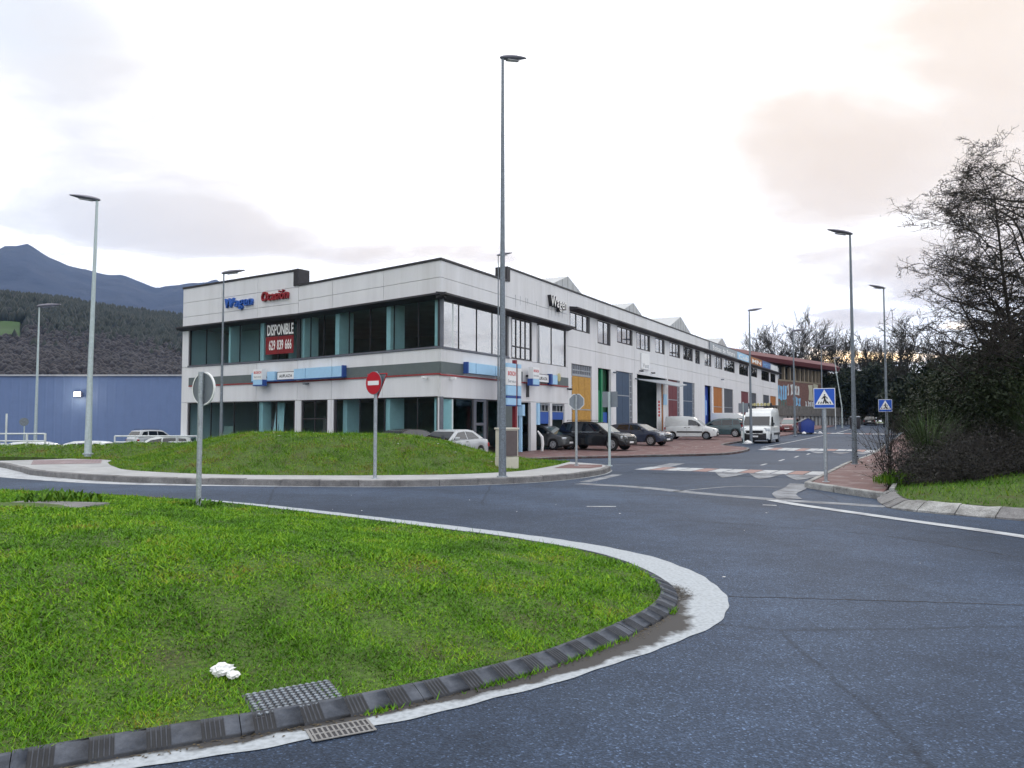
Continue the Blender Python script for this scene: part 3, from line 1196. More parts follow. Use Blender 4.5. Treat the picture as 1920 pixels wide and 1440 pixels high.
weeds('weeds', 'leafy weeds growing behind the concrete lid', -7.2, 12.4, float(zisl(-7.2, 12.4)), 200, .7, .26, 'grass_bank', 31, .04)
weeds('weeds', 'weeds round the foot of the round sign pole', -5.55, 13.85, float(zisl(-5.6, 13.9)), 130, .5, .16, 'grass_bank', 32, .035)
g = np.random.default_rng(41)
qq = np.r_[g.normal(arc_of(.62, 5.5), .26, 170), g.normal(arc_of(-.02, 4.88), .16, 120), g.normal(arc_of(-.72, 4.37), .07, 50), g.normal(arc_of(1.33, 6.55), .06, 40)]
P, Nn = at_arc(qq)
V = []
for p, n_ in zip(P, Nn):
    o_ = abs(g.normal(0, .02)) + .002
    x, y = p - n_ * o_
    b, hh = g.uniform(0, 6.28), g.uniform(.015, .05)
    V += [(x - .004, y, .004), (x + .004, y, .004), (x + math.cos(b) * hh * .8, y + math.sin(b) * hh * .8, .004 + hh)]
o = raw('gutter_grass', V, np.arange(len(V)).reshape(-1, 3), 'grass_near', rnd=np.repeat(g.random(len(qq)) * .7, 3))
tag(o, 'tufts of grass growing at the foot of the ribbed kerb', 'grass', kind='stuff')

# crumpled paper on the grass
g = np.random.default_rng(9)
lit = empty('crumpled_tissue', 'crumpled white tissue lying on the near grass', 'litter', (0, 0, 0))
for cx, cy, sx in ((-1.74, 4.73, .058), (-1.65, 4.655, .034)):
    bm = bmesh.new()
    bmesh.ops.create_icosphere(bm, subdivisions=3, radius=1)
    for v in bm.verts:
        k = 1 + g.normal(0, .13)
        v.co = Vector((v.co.x * sx * 1.15 * k, v.co.y * sx * k, v.co.z * sx * .55 * k))
    me = bpy.data.meshes.new('wad')
    bm.to_mesh(me)
    bm.free()
    link('wad', me, 'litter_white', lit, (cx, cy, float(zisl(np.array([cx]), np.array([cy]))[0]) + .035))

# ---- far island: kerb, concrete walk, mound
FK = [(-19.5, 28.6), (-17.9, 27.2), (-16.6, 25.8), (-15.71, 24.82), (-14.42, 23.33), (-12.69, 22.02), (-10.87, 20.84), (-9.11, 20.13), (-6.14, 19.46), (-3.41, 19.14), (-1.7, 19.4), (-0.27, 19.95),
      (0.56, 20.48), (1.47, 21.41), (2.16, 22.44), (2.75, 23.6), (3.05, 24.6), (3.25, 25.6), (3.2, 26.6)]
fk = spline(FK, 0.25)
WALK_IN = [(2.1, 28.2), (1.75, 27.0), (1.52, 26.1), (.65, 23.75), (-.15, 22.5), (-1.61, 21.5), (-3.4, 21.15), (-5.23, 21.1), (-8.21, 21.5), (-11.33, 23.23), (-12.88, 25.16), (-14.2, 27.3), (-15.44, 29.75), (-17.6, 31.0)]
wi = spline(WALK_IN, 0.4)


def zwalk(x, y):
    return gz(x, y) * 0.4 + 0.15 + 0 * np.asarray(x)


fkn = normals2(fk)
walk_poly = np.vstack([fk + fkn * 0.14, wi])
walk = slab('pavement', walk_poly, zwalk, 0.25, 'concrete')
tag(walk, 'pale concrete walk curving round the grass mound', 'pavement', kind='structure')
al = np.r_[0, np.cumsum(np.linalg.norm(np.diff(fk, axis=0), axis=1))]
s0 = 0.0
rk = np.random.default_rng(4)
while s0 < al[-1] - 1.0:
    st = np.linspace(s0 + .006, s0 + .994, 4)
    px_ = np.c_[np.interp(st, al, fk[:, 0]), np.interp(st, al, fk[:, 1])]
    pn_ = np.c_[np.interp(st, al, fkn[:, 0]), np.interp(st, al, fkn[:, 1])]
    dz = rk.normal(0, .004)
    mb = MB()
    pr = [(0, -.2), (0, .145), (.02, .163), (.15, .165), (.15, -.2)]
    V = []
    for p_, n_ in zip(px_, pn_):
        zz = float(zwalk(p_[0], p_[1])) - .15 + dz
        for a_, b_ in pr:
            V.append((p_[0] + n_[0] * a_, p_[1] + n_[1] * a_, b_ + zz))
    F = [(i * 5 + j, (i + 1) * 5 + j, (i + 1) * 5 + j + 1, i * 5 + j + 1) for i in range(3) for j in range(4)] + [(0, 1, 2, 3, 4), (15, 16, 17, 18, 19)]
    mb.add(V, F).build('kerb_stone', 'kerb_grey', walk)
    s0 += 1.0
# tactile paving at the nose, paint outside the nose kerb, pale scuffed line along the kerb
sheet_t = patch('tactile_paving', [(-18.2, 29.5), (-16.3, 26.3), (-14.35, 27.1), (-16.05, 30.4)], .6, lambda x, y: zwalk(x, y) + .006, 'tactile', walk)
c = spline(FK, 0.4)
cn_ = normals2(c)
wdt = np.interp(np.arange(len(c)), [0, 12, 24, 45, len(c)], [1.1, 1.1, .75, .12, .05])
o = patch('nose_marking', np.vstack([c - cn_ * wdt[:, None], (c + cn_ * .02)[::-1]])[:, :], .5, lambda x, y: gz(x, y) + .005, 'paint_white')
tag(o, 'white painted band outside the kerb of the mound island', 'road marking', kind='structure')
# red paving strip by the crossing on the mound island
patch('red_strip', [(2.45, 24.2), (2.9, 25.0), (3.05, 26.2), (1.95, 26.6), (1.6, 25.4), (1.3, 24.3)], .5, lambda x, y: zwalk(x, y) + .006, 'red_paving', walk)

MP = np.vstack([wi[::-1] if False else wi, spline([(-17.6, 31.0), (-20, 33.2), (-25, 35.3), (-36, 39)], .8), spline([(-36, 45), (-25, 41.5), (-16.5, 36.4), (-8, 33.2), (-2.5, 32.6), (.3, 31.2), (2.1, 28.4)], .8)])
HX = [-40, -24, -21, -17, -13, -11.5, -8.5, -5.8, -3.9, -2.5, -1.1, 0, 1.1, 3]
HV = [1.1, 1.2, 1.2, 1.1, 1.02, 1.0, 1.04, 1.02, .95, .82, .6, .36, .12, .05]


def zmound(x, y):
    x = np.asarray(x, float)
    y = np.asarray(y, float)
    d_ = edge_dist(MP, x, y)
    return gz(x, y) + .15 + np.interp(x, HX, HV) * sst(0, 5.0, d_ + .15) + .03 * np.sin(x * 1.3 + y * .7) * sst(0, 2, d_) + .02 * np.sin(x * 3.1 - y * 2.2) * sst(0, 2, d_)


mnd = slab('grass_mound', MP, zmound, .4, 'grass_ground', step=.6)
tag(mnd, 'grass covered mound in front of the showroom', 'mound', kind='structure')
o = blades('grass', MP, zmound, 0.06, 0.012, 1500, 14, 'grass_mound', 22, power=1.6, lean=1.5, cap=260000)
tag(o, 'rough green and brown turf on the mound', 'grass', kind='stuff')

o = blades('grass_tufts', MP, zmound, 0.15, 0.012, 60, 16, 'grass_mound', 26, power=.8, lean=.6, cap=14000)
tag(o, 'taller stray tufts on the mound', 'grass', kind='stuff')

# ---- right-hand pavement with kerb
def zpav(x, y):
    return gz(x, y) + .13


RPAV = np.vstack([[str0(s, 15.25) for s in np.arange(-6.6, 140, 4.)], [str0(s, 16.95) for s in np.arange(140, -9, -4.)], [str0(-8.85, 16.93)], [str0(-7.6, 15.9)]])
rp = slab('pavement', RPAV, zpav, .3, 'red_paving')
tag(rp, 'red block pavement along the right side of the street', 'pavement', kind='structure')


def kerb_run(p0, p1, parent, mat='kerb_pale', w_=.14, up=.145, inward=None):
    p0, p1 = np.array(p0), np.array(p1)
    L_ = np.linalg.norm(p1 - p0)
    u = (p1 - p0) / L_
    n_ = np.array([u[1], -u[0]]) if inward is None else inward
    k = max(1, int(round(L_)))
    for i in range(k):
        a, b = p0 + u * (L_ * i / k + .006), p0 + u * (L_ * (i + 1) / k - .006)
        mb = MB()
        V = []
        jit = random.gauss(0, .004)
        for p_ in (a, b):
            z_ = gzf(*p_) + jit
            for o_, h in ((0, -.25), (0, up - .02), (.02, up), (w_, up), (w_, -.25)):
                V.append((p_[0] + n_[0] * o_, p_[1] + n_[1] * o_, z_ + h))
        mb.add(V, [(0, 5, 6, 1), (1, 6, 7, 2), (2, 7, 8, 3), (3, 8, 9, 4), (0, 1, 2, 3, 4), (5, 6, 7, 8, 9)])
        mb.build('kerb_stone', mat, parent)


kerb_run(str0(-6.6, 15.1), str0(70, 15.1), rp)
kerb_run(str0(-7.7, 15.85), str0(-6.7, 15.1), rp)
kerb_run(str0(-9.05, 16.9), str0(-7.75, 15.88), rp)
mb = MB()
a, b = str0(70.2, 15.1), str0(140, 15.1)
for k in range(12):
    p0, p1 = a + (b - a) * k / 12, a + (b - a) * (k + 1) / 12
    z0_, z1_ = gzf(*p0), gzf(*p1)
    nn = NB * .15
    mb.add([(*p0, z0_ - .2), (*p0, z0_ + .145), (*(p0 + nn), z0_ + .145), (*(p0 + nn), z0_ - .2), (*p1, z1_ - .2), (*p1, z1_ + .145), (*(p1 + nn), z1_ + .145), (*(p1 + nn), z1_ - .2)],
           [(0, 1, 5, 4), (1, 2, 6, 5), (2, 3, 7, 6)])
mb.build('kerb_edge', 'kerb_pale', rp)
# upright garden kerb between pavement and bank
kerb_run(str0(-8.9, 17.05), str0(-3.4, 17.1), rp, up=.24, w_=.10)

# ---- grass bank on the right with a sloping cast kerb
RK = [(7.95, 17.0), (7.5, 16.0), (7.2, 15.2), (7.0, 14.45), (7.1, 13.95), (7.45, 13.5), (7.9, 13.0), (8.5, 12.3), (9.8, 10.9), (12, 8.6), (16, 5.5)]
rkc = spline(RK, .25)
rkn = normals2(rkc)
bank_edge = rkc + rkn * .36
BANK = np.vstack([bank_edge, [(60, 5), (120, 60), (140, 140)], [str0(s, 17.12) for s in np.arange(130, -8.8, -4.)]])


def zbank(x, y):
    x = np.asarray(x, float)
    y = np.asarray(y, float)
    d_ = edge_dist(BANK, x, y)
    return gz(x, y) + .17 + .11 * np.minimum(d_, 14) + .03 * np.sin(x * 2 + y) * sst(0, 1, d_)


bank = patch('grass_bank', BANK, 1.2, zbank, 'grass_ground')
tag(bank, 'grassy bank rising to the bushes on the right', 'bank', kind='structure')
al = np.r_[0, np.cumsum(np.linalg.norm(np.diff(rkc, axis=0), axis=1))]
s0 = 0.3
rk = np.random.default_rng(14)
pale = {4, 5, 6}
ci = 0
while s0 < min(16, al[-1] - 1):
    ln = .62
    st = np.linspace(s0 + .008, s0 + ln - .008, 4)
    px_ = np.c_[np.interp(st, al, rkc[:, 0]), np.interp(st, al, rkc[:, 1])]
    pn_ = np.c_[np.interp(st, al, rkn[:, 0]), np.interp(st, al, rkn[:, 1])]
    dz = rk.normal(0, .008)
    V = []
    for p_, n_ in zip(px_, pn_):
        jw, jz = rk.normal(0, .012), rk.normal(0, .008)
        for a_, b_ in ((0, -.15), (0, .03), (.10, .075), (.26, .155), (.38, .175), (.38, -.1)):
            V.append((p_[0] + n_[0] * (a_ + jw), p_[1] + n_[1] * (a_ + jw), b_ + dz + jz))
    F = [(i * 6 + j, (i + 1) * 6 + j, (i + 1) * 6 + j + 1, i * 6 + j + 1) for i in range(3) for j in range(5)] + [(0, 1, 2, 3, 4, 5), (18, 19, 20, 21, 22, 23)]
    MB().add(V, F).build('kerb_stone', 'kerb_pale' if ci in pale else 'kerb_grey', bank, smooth=40)
    s0 += ln
    ci += 1
o = blades('grass', BANK, zbank, 0.10, 0.012, 1500, 12, 'grass_bank', 23, power=1.8, lean=.9, ok=lambda X, Y: (Y < 34) & (edge_dist(BANK, X, Y) < 7), cap=150000)
tag(o, 'long green grass on the bank below the bushes', 'grass', kind='stuff')

# ---- red pavement and parking strip in front of the units
LP = [(2.0, 2.2), (3.86, 2.64), (5.94, 2.97), (9.99, 5.18), (14.0, 8.0), (17.5, 8.35), (20.9, 8.25), (23.0, 7.6), (24.5, 6.2), (27, 5.3), (34, 5.0), (60, 5.0), (100, 5.0)]
lpe = spline([str0(*q) for q in LP], 1.0)
lpav = np.vstack([lpe, [street(s, .02) for s in np.arange(100, -3.0, -4.)]])
zlp = lambda x, y: gz(x, y) + .10
lp = slab('pavement', lpav, zlp, .3, 'red_paving', step=1.5)
tag(lp, 'worn red paved parking strip before the row of units', 'pavement', kind='structure')
lpn = normals2(lpe)
for i in range(0, min(44, len(lpe) - 1)):
    a, b = lpe[i], lpe[i + 1]
    kerb_run(a, b, lp, mat='kerb_grey', up=.115, inward=lpn[i] if (lpn[i] @ (street(20, 0) - a)) > 0 else -lpn[i])


# ---- road markings
for pts, lb in (([(1362, 1118), (1500, 1122), (1700, 1128), (1960, 1136)], 'straight dark seam in the asphalt right of the island tip'), ([(1000, 971), (1180, 972), (1400, 984), (1640, 1003), (1920, 1046)], 'long dark seam in the asphalt of the roundabout lane')):
    c_ = spline([pix(*q) for q in pts], .12)
    c_ = c_ + np.random.default_rng(len(c_)).normal(0, .008, c_.shape)
    n_ = normals2(c_)
    tag(patch('asphalt_seam', np.vstack([c_ - n_ * .007, (c_ + n_ * .007)[::-1]]), .5, lambda x, y: gz(x, y) + .003, 'dirt'), lb, 'seam', kind='structure')

def strip(name, pts, w_, mat, lift, label, par=None):
    c_ = spline(pts, .5)
    n_ = normals2(c_)
    o_ = patch(name, np.vstack([c_ - n_ * w_ / 2, (c_ + n_ * w_ / 2)[::-1]]), .5, lambda x, y: gz(x, y) + lift, mat, par)
    if label:
        tag(o_, label, 'road marking', kind='structure')
    return o_


strip('edge_line', [pix(*q) for q in [(1085, 907), (1200, 914), (1300, 924), (1440, 936), (1560, 944), (1660, 950)]], .42, 'paint_faded', .005, 'broad worn white line across the mouth of the street')
strip('edge_line', [pix(*q) for q in [(1447, 938), (1490, 946), (1560, 956), (1700, 976), (1920, 1007), (2300, 1070)]], .26, 'paint_white', .009, 'white edge line sweeping round in front of the bank')
strip('edge_line', [pix(*q) for q in [(1262, 922), (1380, 912), (1470, 914)]], .10, 'paint_faded', .005, 'thin worn give way line before the first crossing')
strip('edge_line', [pix(*q) for q in [(1480, 936), (1470, 926), (1490, 917), (1500, 908)]], .5, 'paint_faded', .013, 'worn white hook beside the right pavement corner')
strip('edge_line', [pix(*q) for q in [(1210, 884), (1240, 876), (1270, 867)]], .6, 'paint_faded', .005, 'worn diagonal stroke at the corner of the first crossing')
strip('edge_line', [pix(*q) for q in [(1080, 870), (1180, 871), (1260, 871)]], .12, 'paint_faded', .005, 'faint white line left of the first crossing')
strip('edge_line', [pix(*q) for q in [(1095, 904), (1120, 899), (1158, 890)]], .3, 'paint_faded', .005, 'pale gutter stroke beside the mound kerb')
for q0, q1, lb in [((1100, 950), (1155, 950), 'short worn dash on the roundabout lane'), ((1430, 947), (1456, 948), 'small paint speck line beyond the worn dash')]:
    strip('dash_marking', [pix(*q0), pix(*q1)], .12, 'paint_white', .005, lb)
for k, (a_, b_) in enumerate([((1427, 872), (1437, 868)), ((1461, 861), (1470, 857)), ((1490, 852), (1497, 849.5)), ((1513, 847), (1518, 845))]):
    a, b = pix(*a_), pix(*b_)
    strip('centre_dash', [a, b], .12, 'paint_white', .005, 'centre dash on the street, %s of four from the camera' % ('nearest', 'second', 'third', 'farthest')[k])


def crossing(sa, sb, w0, w1, label, teeth=True, n=12):
    cr = empty('crossing', label, 'crossing', (0, 0, 0), kind='structure')
    hump = 0.05
    zf = lambda x, y: gz(x, y) + hump
    pl = [str0(sa - .35, w0), str0(sa - .35, w1), str0(sb + .35, w1), str0(sb + .35, w0)]
    # raised table with sloped edges
    mb = MB()
    P0 = [str0(sa - .9, w0), str0(sa - .9, w1), str0(sb + .9, w1), str0(sb + .9, w0)]
    P1 = [str0(sa - .1, w0), str0(sa - .1, w1), str0(sb + .1, w1), str0(sb + .1, w0)]
    V = [(*p_, gzf(*p_) + .003) for p_ in P0] + [(*p_, gzf(*p_) + hump) for p_ in P1]
    mb.add(V, [(4, 5, 6, 7), (0, 1, 5, 4), (1, 2, 6, 5), (2, 3, 7, 6), (3, 0, 4, 7)])
    mb.build('table', 'asphalt', cr)
    for i in range(n):
        a, b = w0 + (w1 - w0) * i / n, w0 + (w1 - w0) * (i + 1) / n
        q_ = [str0(sa, a + .02), str0(sa, b - .02), str0(sb, b - .02), str0(sb, a + .02)]
        MB().add([(*p_, gzf(*p_) + hump + .005) for p_ in q_], [(0, 1, 2, 3)]).build('bar', 'paint_pink' if i % 3 == 1 else 'paint_white', cr)
    if teeth:
        for i in range(3):
            a = w0 + (w1 - w0) * (.47 + i * .178)
            b = a + (w1 - w0) * .17
            tri = [(sa - .15, a), (sa - .15, b), (sa - 1.75, (a + b) / 2 + .1)]
            q_ = []
            for s_, w_ in tri:
                p_ = str0(s_, w_)
                zz = gzf(*p_) + (np.interp(s_, [sa - .9, sa - .1], [.003, hump]) if s_ > sa - .9 else 0.003) + .006
                q_.append((*p_, zz))
            mid1 = [(np.array(q_[0]) * .47 + np.array(q_[2]) * .53), (np.array(q_[1]) * .47 + np.array(q_[2]) * .53)]
            pm_ = str0(sa - .9, 0)
            for m__ in mid1:
                m__[2] = gzf(m__[0], m__[1]) + .010
            MB().add([q_[0], q_[1], mid1[1], mid1[0], q_[2]], [(0, 1, 2, 3), (3, 2, 4)]).build('arrow_tooth', 'paint_faded', cr)
    return cr


crossing(-2.6, -.9, 9.3, 15.0, 'first zebra crossing with pink and white bars and arrow teeth')
crossing(21.0, 24.0, 8.7, 15.0, 'second zebra crossing beside the white delivery van')
crossing(62.0, 64.5, 7.0, 15.0, 'farthest zebra crossing up the street', teeth=False)
strip('edge_line', [str0(s, 8.2) for s in (25, 40, 55, 61)], .15, 'paint_white', .005, 'white lane line passing the blue waste container')
strip('edge_line', [str0(s, 8.6) for s in (66, 90, 110)], .15, 'paint_white', .005, 'white lane line running up to the far black car')

# ================================================================== the showroom and unit building
class Face:
    """a facade plane: t along, w out of it, z up; measures in metres after the KB factor"""
    def __init__(self, o, u, n):
        self.o, self.u, self.n = np.array(o), np.array(u), np.array(n)

    def p(self, t, w_, z):
        q_ = self.o + self.u * t * KB + self.n * w_
        return (q_[0], q_[1], hz(z))

    def box(self, mb, t0, t1, w0, w1, z0, z1):
        V = [self.p(t, w_, z) for z in (z0, z1) for t, w_ in ((t0, w0), (t1, w0), (t1, w1), (t0, w1))]
        mb.add(V, [(0, 3, 2, 1), (4, 5, 6, 7), (0, 1, 5, 4), (1, 2, 6, 5), (2, 3, 7, 6), (3, 0, 4, 7)])
        return mb


bld = empty('showroom_building', 'long white panelled building with corner showroom and a row of units', 'building', (0, 0, 0))
FA = Face(C0, UA, NA)
KP = C0 + UA * 9.94 * KB
FA2 = Face(KP, UA2, NA2)
FB = Face(C0, UB, NB)
LE = 9.68                                     # far end of the left wing
ZB = -1.2                                     # foundations
ZG = 0.0


def panels(F_, tcuts, zcuts, openings, mat='white_panel', thick=.16, gap=.012, name='panel'):
    for a, b in zip(tcuts[:-1], tcuts[1:]):
        for c_, d_ in zip(zcuts[:-1], zcuts[1:]):
            t0, t1, z0, z1 = a + gap, b - gap, c_ + gap * .8, d_ - gap * .8
            ops = [q for q in openings if q[0] < t1 and q[1] > t0 and q[2] < z1 and q[3] > z0]
            ts = sorted({t0, t1} | {min(max(q[i], t0), t1) for q in ops for i in (0, 1)})
            zs = sorted({z0, z1} | {min(max(q[i], z0), z1) for q in ops for i in (2, 3)})
            nt_, nz_ = len(ts) - 1, len(zs) - 1
            occ = {}
            for i in range(nt_):
                for j in range(nz_):
                    mt, mz = (ts[i] + ts[i + 1]) / 2, (zs[j] + zs[j + 1]) / 2
                    occ[i, j] = (ts[i + 1] - ts[i] > 1e-6 and zs[j + 1] - zs[j] > 1e-6 and not any(q[0] < mt < q[1] and q[2] < mz < q[3] for q in ops))
            if not any(occ.values()):
                continue
            # each connected piece of cladding is a panel of its own
            todo = {q for q, k in occ.items() if k}
            while todo:
                comp, stack = set(), [todo.pop()]
                while stack:
                    i, j = stack.pop()
                    comp.add((i, j))
                    for nb in ((i + 1, j), (i - 1, j), (i, j + 1), (i, j - 1)):
                        if nb in todo:
                            todo.remove(nb)
                            stack.append(nb)
                mb = MB()
                for (i, j) in comp:
                    x0, x1, y0, y1 = ts[i], ts[i + 1], zs[j], zs[j + 1]
                    f = F_.p
                    mb.add([f(x0, 0, y0), f(x1, 0, y0), f(x1, 0, y1), f(x0, 0, y1)], [(0, 1, 2, 3)])
                    mb.add([f(x0, -thick, y0), f(x1, -thick, y0), f(x1, -thick, y1), f(x0, -thick, y1)], [(3, 2, 1, 0)])
                    if (i - 1, j) not in comp:
                        mb.add([f(x0, 0, y0), f(x0, -thick, y0), f(x0, -thick, y1), f(x0, 0, y1)], [(0, 1, 2, 3)])
                    if (i + 1, j) not in comp:
                        mb.add([f(x1, 0, y0), f(x1, -thick, y0), f(x1, -thick, y1), f(x1, 0, y1)], [(0, 1, 2, 3)])
                    if (i, j - 1) not in comp:
                        mb.add([f(x0, 0, y0), f(x1, 0, y0), f(x1, -thick, y0), f(x0, -thick, y0)], [(0, 1, 2, 3)])
                    if (i, j + 1) not in comp:
                        mb.add([f(x0, 0, y1), f(x1, 0, y1), f(x1, -thick, y1), f(x0, -thick, y1)], [(0, 1, 2, 3)])
                mb.build(name, mat, bld, weld=True)


def pieces(name, mat, items, parent=None):
    for F_, *bx in items:
        F_.box(MB(), *bx).build(name, mat, parent or bld)


# --- openings
opA = [(.02, 9.94, 4.72, 6.80), (.02, 7.07, ZB, 2.66), (7.5, 9.62, ZB, 2.66)]
opA2 = [(0, 9.1, 4.72, 6.80), (.15, 9.1, ZB, 2.66)]
UPW = [(13.14, 16.1, 6.86), (17.3, 19.5, 6.42), (20.66, 23.66, 6.78), (24.4, 27.46, 6.68), (28.6, 30.93, 6.75), (32.15, 35.1, 6.76), (36.0, 38.95, 6.76), (39.7, 41.26, 6.68),
       (42.85, 45.3, 6.7), (46.55, 49.6, 6.7), (50.3, 55.1, 6.66), (57.2, 62.0, 6.66), (63.2, 67.0, 6.78), (69.55, 74.7, 6.66), (75.6, 79.2, 6.7)]
DOORS = [(13.36, 16.37, 'orange'), (17.33, 19.51, 'green'), (20.41, 23.63, 'navy'), (24.48, 31.4, 'open'), (31.72, 34.95, 'red'), (35.85, 39.4, 'navy2'), (42.8, 45.32, 'blue'),
         (45.95, 49.6, 'brown'), (50.2, 54.2, 'slate'), (58.0, 62.0, 'red2'), (63.2, 66.4, 'slate2'), (70.46, 74.6, 'slate3'), (75.2, 79.5, 'brown2')]
opB = [(.06, 5.9, 4.72, 6.70), (6.2, 8.42, 4.68, 6.70), (8.97, 12.63, 4.66, 6.70)] + [(a, b, c_, 7.86) for a, b, c_ in UPW]
opB += [(a, b, ZB, 4.92) for a, b, _ in DOORS]
opB += [(.06, 6.45, ZB, 2.62), (6.87, 8.28, ZB, 2.58), (8.9, 10.54, ZB, 2.58), (10.8, 12.4, ZB, 2.58)]

# --- cladding panels
panels(FA, [0.03, 3.57, 7.22, 9.94], [ZB, 2.66, 4.66], opA)
panels(FA, [0.03, 3.57, 7.22, 9.94], [6.80, 7.64, 8.36], [])
panels(FA2, [0, 3.14, 6.2, LE], [ZB, 2.68, 4.66], opA2)
panels(FA2, [8.9, LE], [4.66, 6.80], opA2)
panels(FA2, [0, 3.14, 6.2, LE], [6.80, 7.52, 8.33, 9.14], [])
panels(FB, [0.03, 5.95, 12.85], [ZB, 2.62, 4.66], opB)
panels(FB, [5.95, 12.85], [4.66, 6.72], opB)
panels(FB, [0.03, 5.73], [6.72, 7.64, 8.36], [])
panels(FB, [5.73, 12.85], [6.72, 7.64, 9.02], [])
vB = [12.85, 17.0, 24.05, 31.55, 38.9, 44.2, 50.0, 56.0, 62.6, 69.0, 75.0, 81.0]
panels(FB, vB, [ZB, 5.87, 8.0, 9.02], opB)

# --- backing behind the joints (thin dark wall with the same openings)
FAb, FA2b, FBb = Face(C0 - NA * .17, UA, NA), Face(KP - NA2 * .17, UA2, NA2), Face(C0 - NB * .17, UB, NB)
for F_, t0, t1, ops, zt in ((FAb, .25, 9.95, opA, 8.3), (FA2b, .1, LE - .1, opA2, 9.0), (FBb, .25, 5.9, opB, 8.3), (FBb, 5.9, 81, opB, 8.95)):
    panels(F_, [t0, t1], [ZB, zt], ops, 'backing', .06, 0, 'backing_wall')

# --- parapet caps
mb = MB()
FA.box(mb, -.02, 9.90, -.25, .05, 8.36, 8.45)
FB.box(mb, -.02, 5.70, -.25, .05, 8.363, 8.453)
mb.build('parapet_cap', 'dark_metal', bld)
mb = MB()
FA2.box(mb, 0, LE + .03, -.25, .05, 9.14, 9.24)
FA2.box(mb, -.03, .32, -.75, .07, 8.40, 9.245)
mb.build('parapet_cap', 'dark_metal', bld)
mb = MB()
FB.box(mb, 5.74, 81.02, -.25, .05, 9.02, 9.10)
FB.box(mb, 5.70, 5.98, -.7, .06, 8.40, 9.104)
mb.build('parapet_cap', 'dark_metal', bld)
mb = MB()
FA.box(mb, 9.2, 9.9, -.9, -.27, 8.40, 8.55)
mb.build('gutter_box', 'dark_metal', bld)

# --- dark canopies over the upper windows
def canopy(F_, t0, t1, z0, z1, out_):
    mb_ = MB()
    V = [F_.p(t, w_, z) for t in (t0, t1) for w_, z in ((.004, z1), (out_, z1 - .06), (out_, z1 - .14), (.004, z0))]
    mb_.add(V, [(0, 1, 2, 3), (7, 6, 5, 4), (0, 4, 5, 1), (1, 5, 6, 2), (2, 6, 7, 3), (3, 7, 4, 0)])
    mb_.build('canopy', 'dark_metal', bld)


canopy(FA, -.35, 9.94, 6.72, 6.98, .45)
canopy(FA2, -.02, LE + .1, 6.72, 6.99, .45)
canopy(FB, -.35, 12.9, 6.70, 6.98, .5)
for a, b in ((13.1, 19.8), (19.85, 31.0), (31.05, 41.0), (41.05, 56.0), (56.05, 69.0), (69.05, 81.0)):
    canopy(FB, a, b, 7.88, 8.16 + random.uniform(-.02, .02), .55)

# --- grey band with red line round the showroom
pieces('band', 'band_grey', [(FA, .0, 6.1, .004, .05, 3.63, 4.11), (FB, .0, 1.75, .004, .05, 3.63, 4.11), (FB, 4.75, 7.3, .004, .05, 3.60, 4.09), (FB, 10.95, 12.82, .004, .05, 3.58, 4.06),
                             (FA2, 3.25, 8.95, .004, .05, 3.63, 4.06)])
pieces('band_line', 'band_red', [(FA, -.04, 9.93, .004, .06, 3.565, 3.625), (FA2, 0.0, 8.95, .004, .06, 3.565, 3.625), (FB, -.04, 12.84, .004, .062, 3.53, 3.59)])
pieces('sill', 'frame_grey', [(FA, -.03, 9.93, -.02, .05, 4.665, 4.745), (FA2, 0.0, 9.1, -.02, .05, 4.665, 4.745), (FB, -.03, 5.95, -.02, .05, 4.662, 4.742)])

# --- showroom glazing and rooms behind it
def pane(F_, t0, t1, z0, z1, w_, mat, parent, name='pane'):
    m_ = MB()
    m_.add([F_.p(t0, w_, z0), F_.p(t1, w_, z0), F_.p(t1, w_, z1), F_.p(t0, w_, z1)], [(0, 1, 2, 3)])
    m_.build(name, mat, parent)


def window(F_, cuts, z0, z1, w_, mat, fmat='dark_metal', fw=.05, hbar=None, name='window', edge=None):
    m_ = MB()
    e = edge if edge is not None else fw
    F_.box(m_, cuts[0], cuts[-1], w_ - .04, w_ + .04, z0, z0 + fw * 1.2)
    F_.box(m_, cuts[0], cuts[-1], w_ - .04, w_ + .04, z1 - fw, z1)
    for i, c_ in enumerate(cuts):
        hw = e if i in (0, len(cuts) - 1) else fw * .5
        a = c_ if i == 0 else c_ - (2 * hw if i == len(cuts) - 1 else hw)
        F_.box(m_, a, a + 2 * hw, w_ - .038, w_ + .038, z0 + fw * 1.2, z1 - fw)
    if hbar:
        F_.box(m_, cuts[0] + e, cuts[-1] - e, w_ - .036, w_ + .036, hbar - fw * .6, hbar + fw * .6)
    wn = m_.build(name, fmat, bld)
    for a, b in zip(cuts[:-1], cuts[1:]):
        pane(F_, a + fw * .3, b - fw * .3, z0 + .01, z1 - .01, w_, mat, wn)
    return wn


window(FA, [.08, 1.35, 2.9, 4.5, 6.0, 7.9, 8.95, 9.93], 4.745, 6.74, -.06, 'showroom_glass', fw=.02, edge=.05)
window(FA2, [.01, 1.5, 3.0, 4.6, 6.1, 7.5, 9.05], 4.745, 6.74, -.06, 'showroom_glass', fw=.02, edge=.05)
window(FA, [.08, 1.4, 3.5, 5.2, 7.05], ZG - .3, 2.655, -.08, 'showroom_glass', fw=.03, edge=.08)
window(FA, [7.52, 8.55, 9.60], ZG - .3, 2.655, -.08, 'showroom_glass', fw=.05, edge=.06, hbar=1.75, name='entrance')
window(FA2, [.17, 1.6, 3.05, 5.0, 7.0, 9.05], ZG - .9, 2.655, -.08, 'showroom_glass', fw=.03, edge=.06)
window(FB, [.08, 1.5, 3.0, 4.4, 5.85], 4.745, 6.68, -.06, 'mirror_glass', fw=.012, edge=.06)
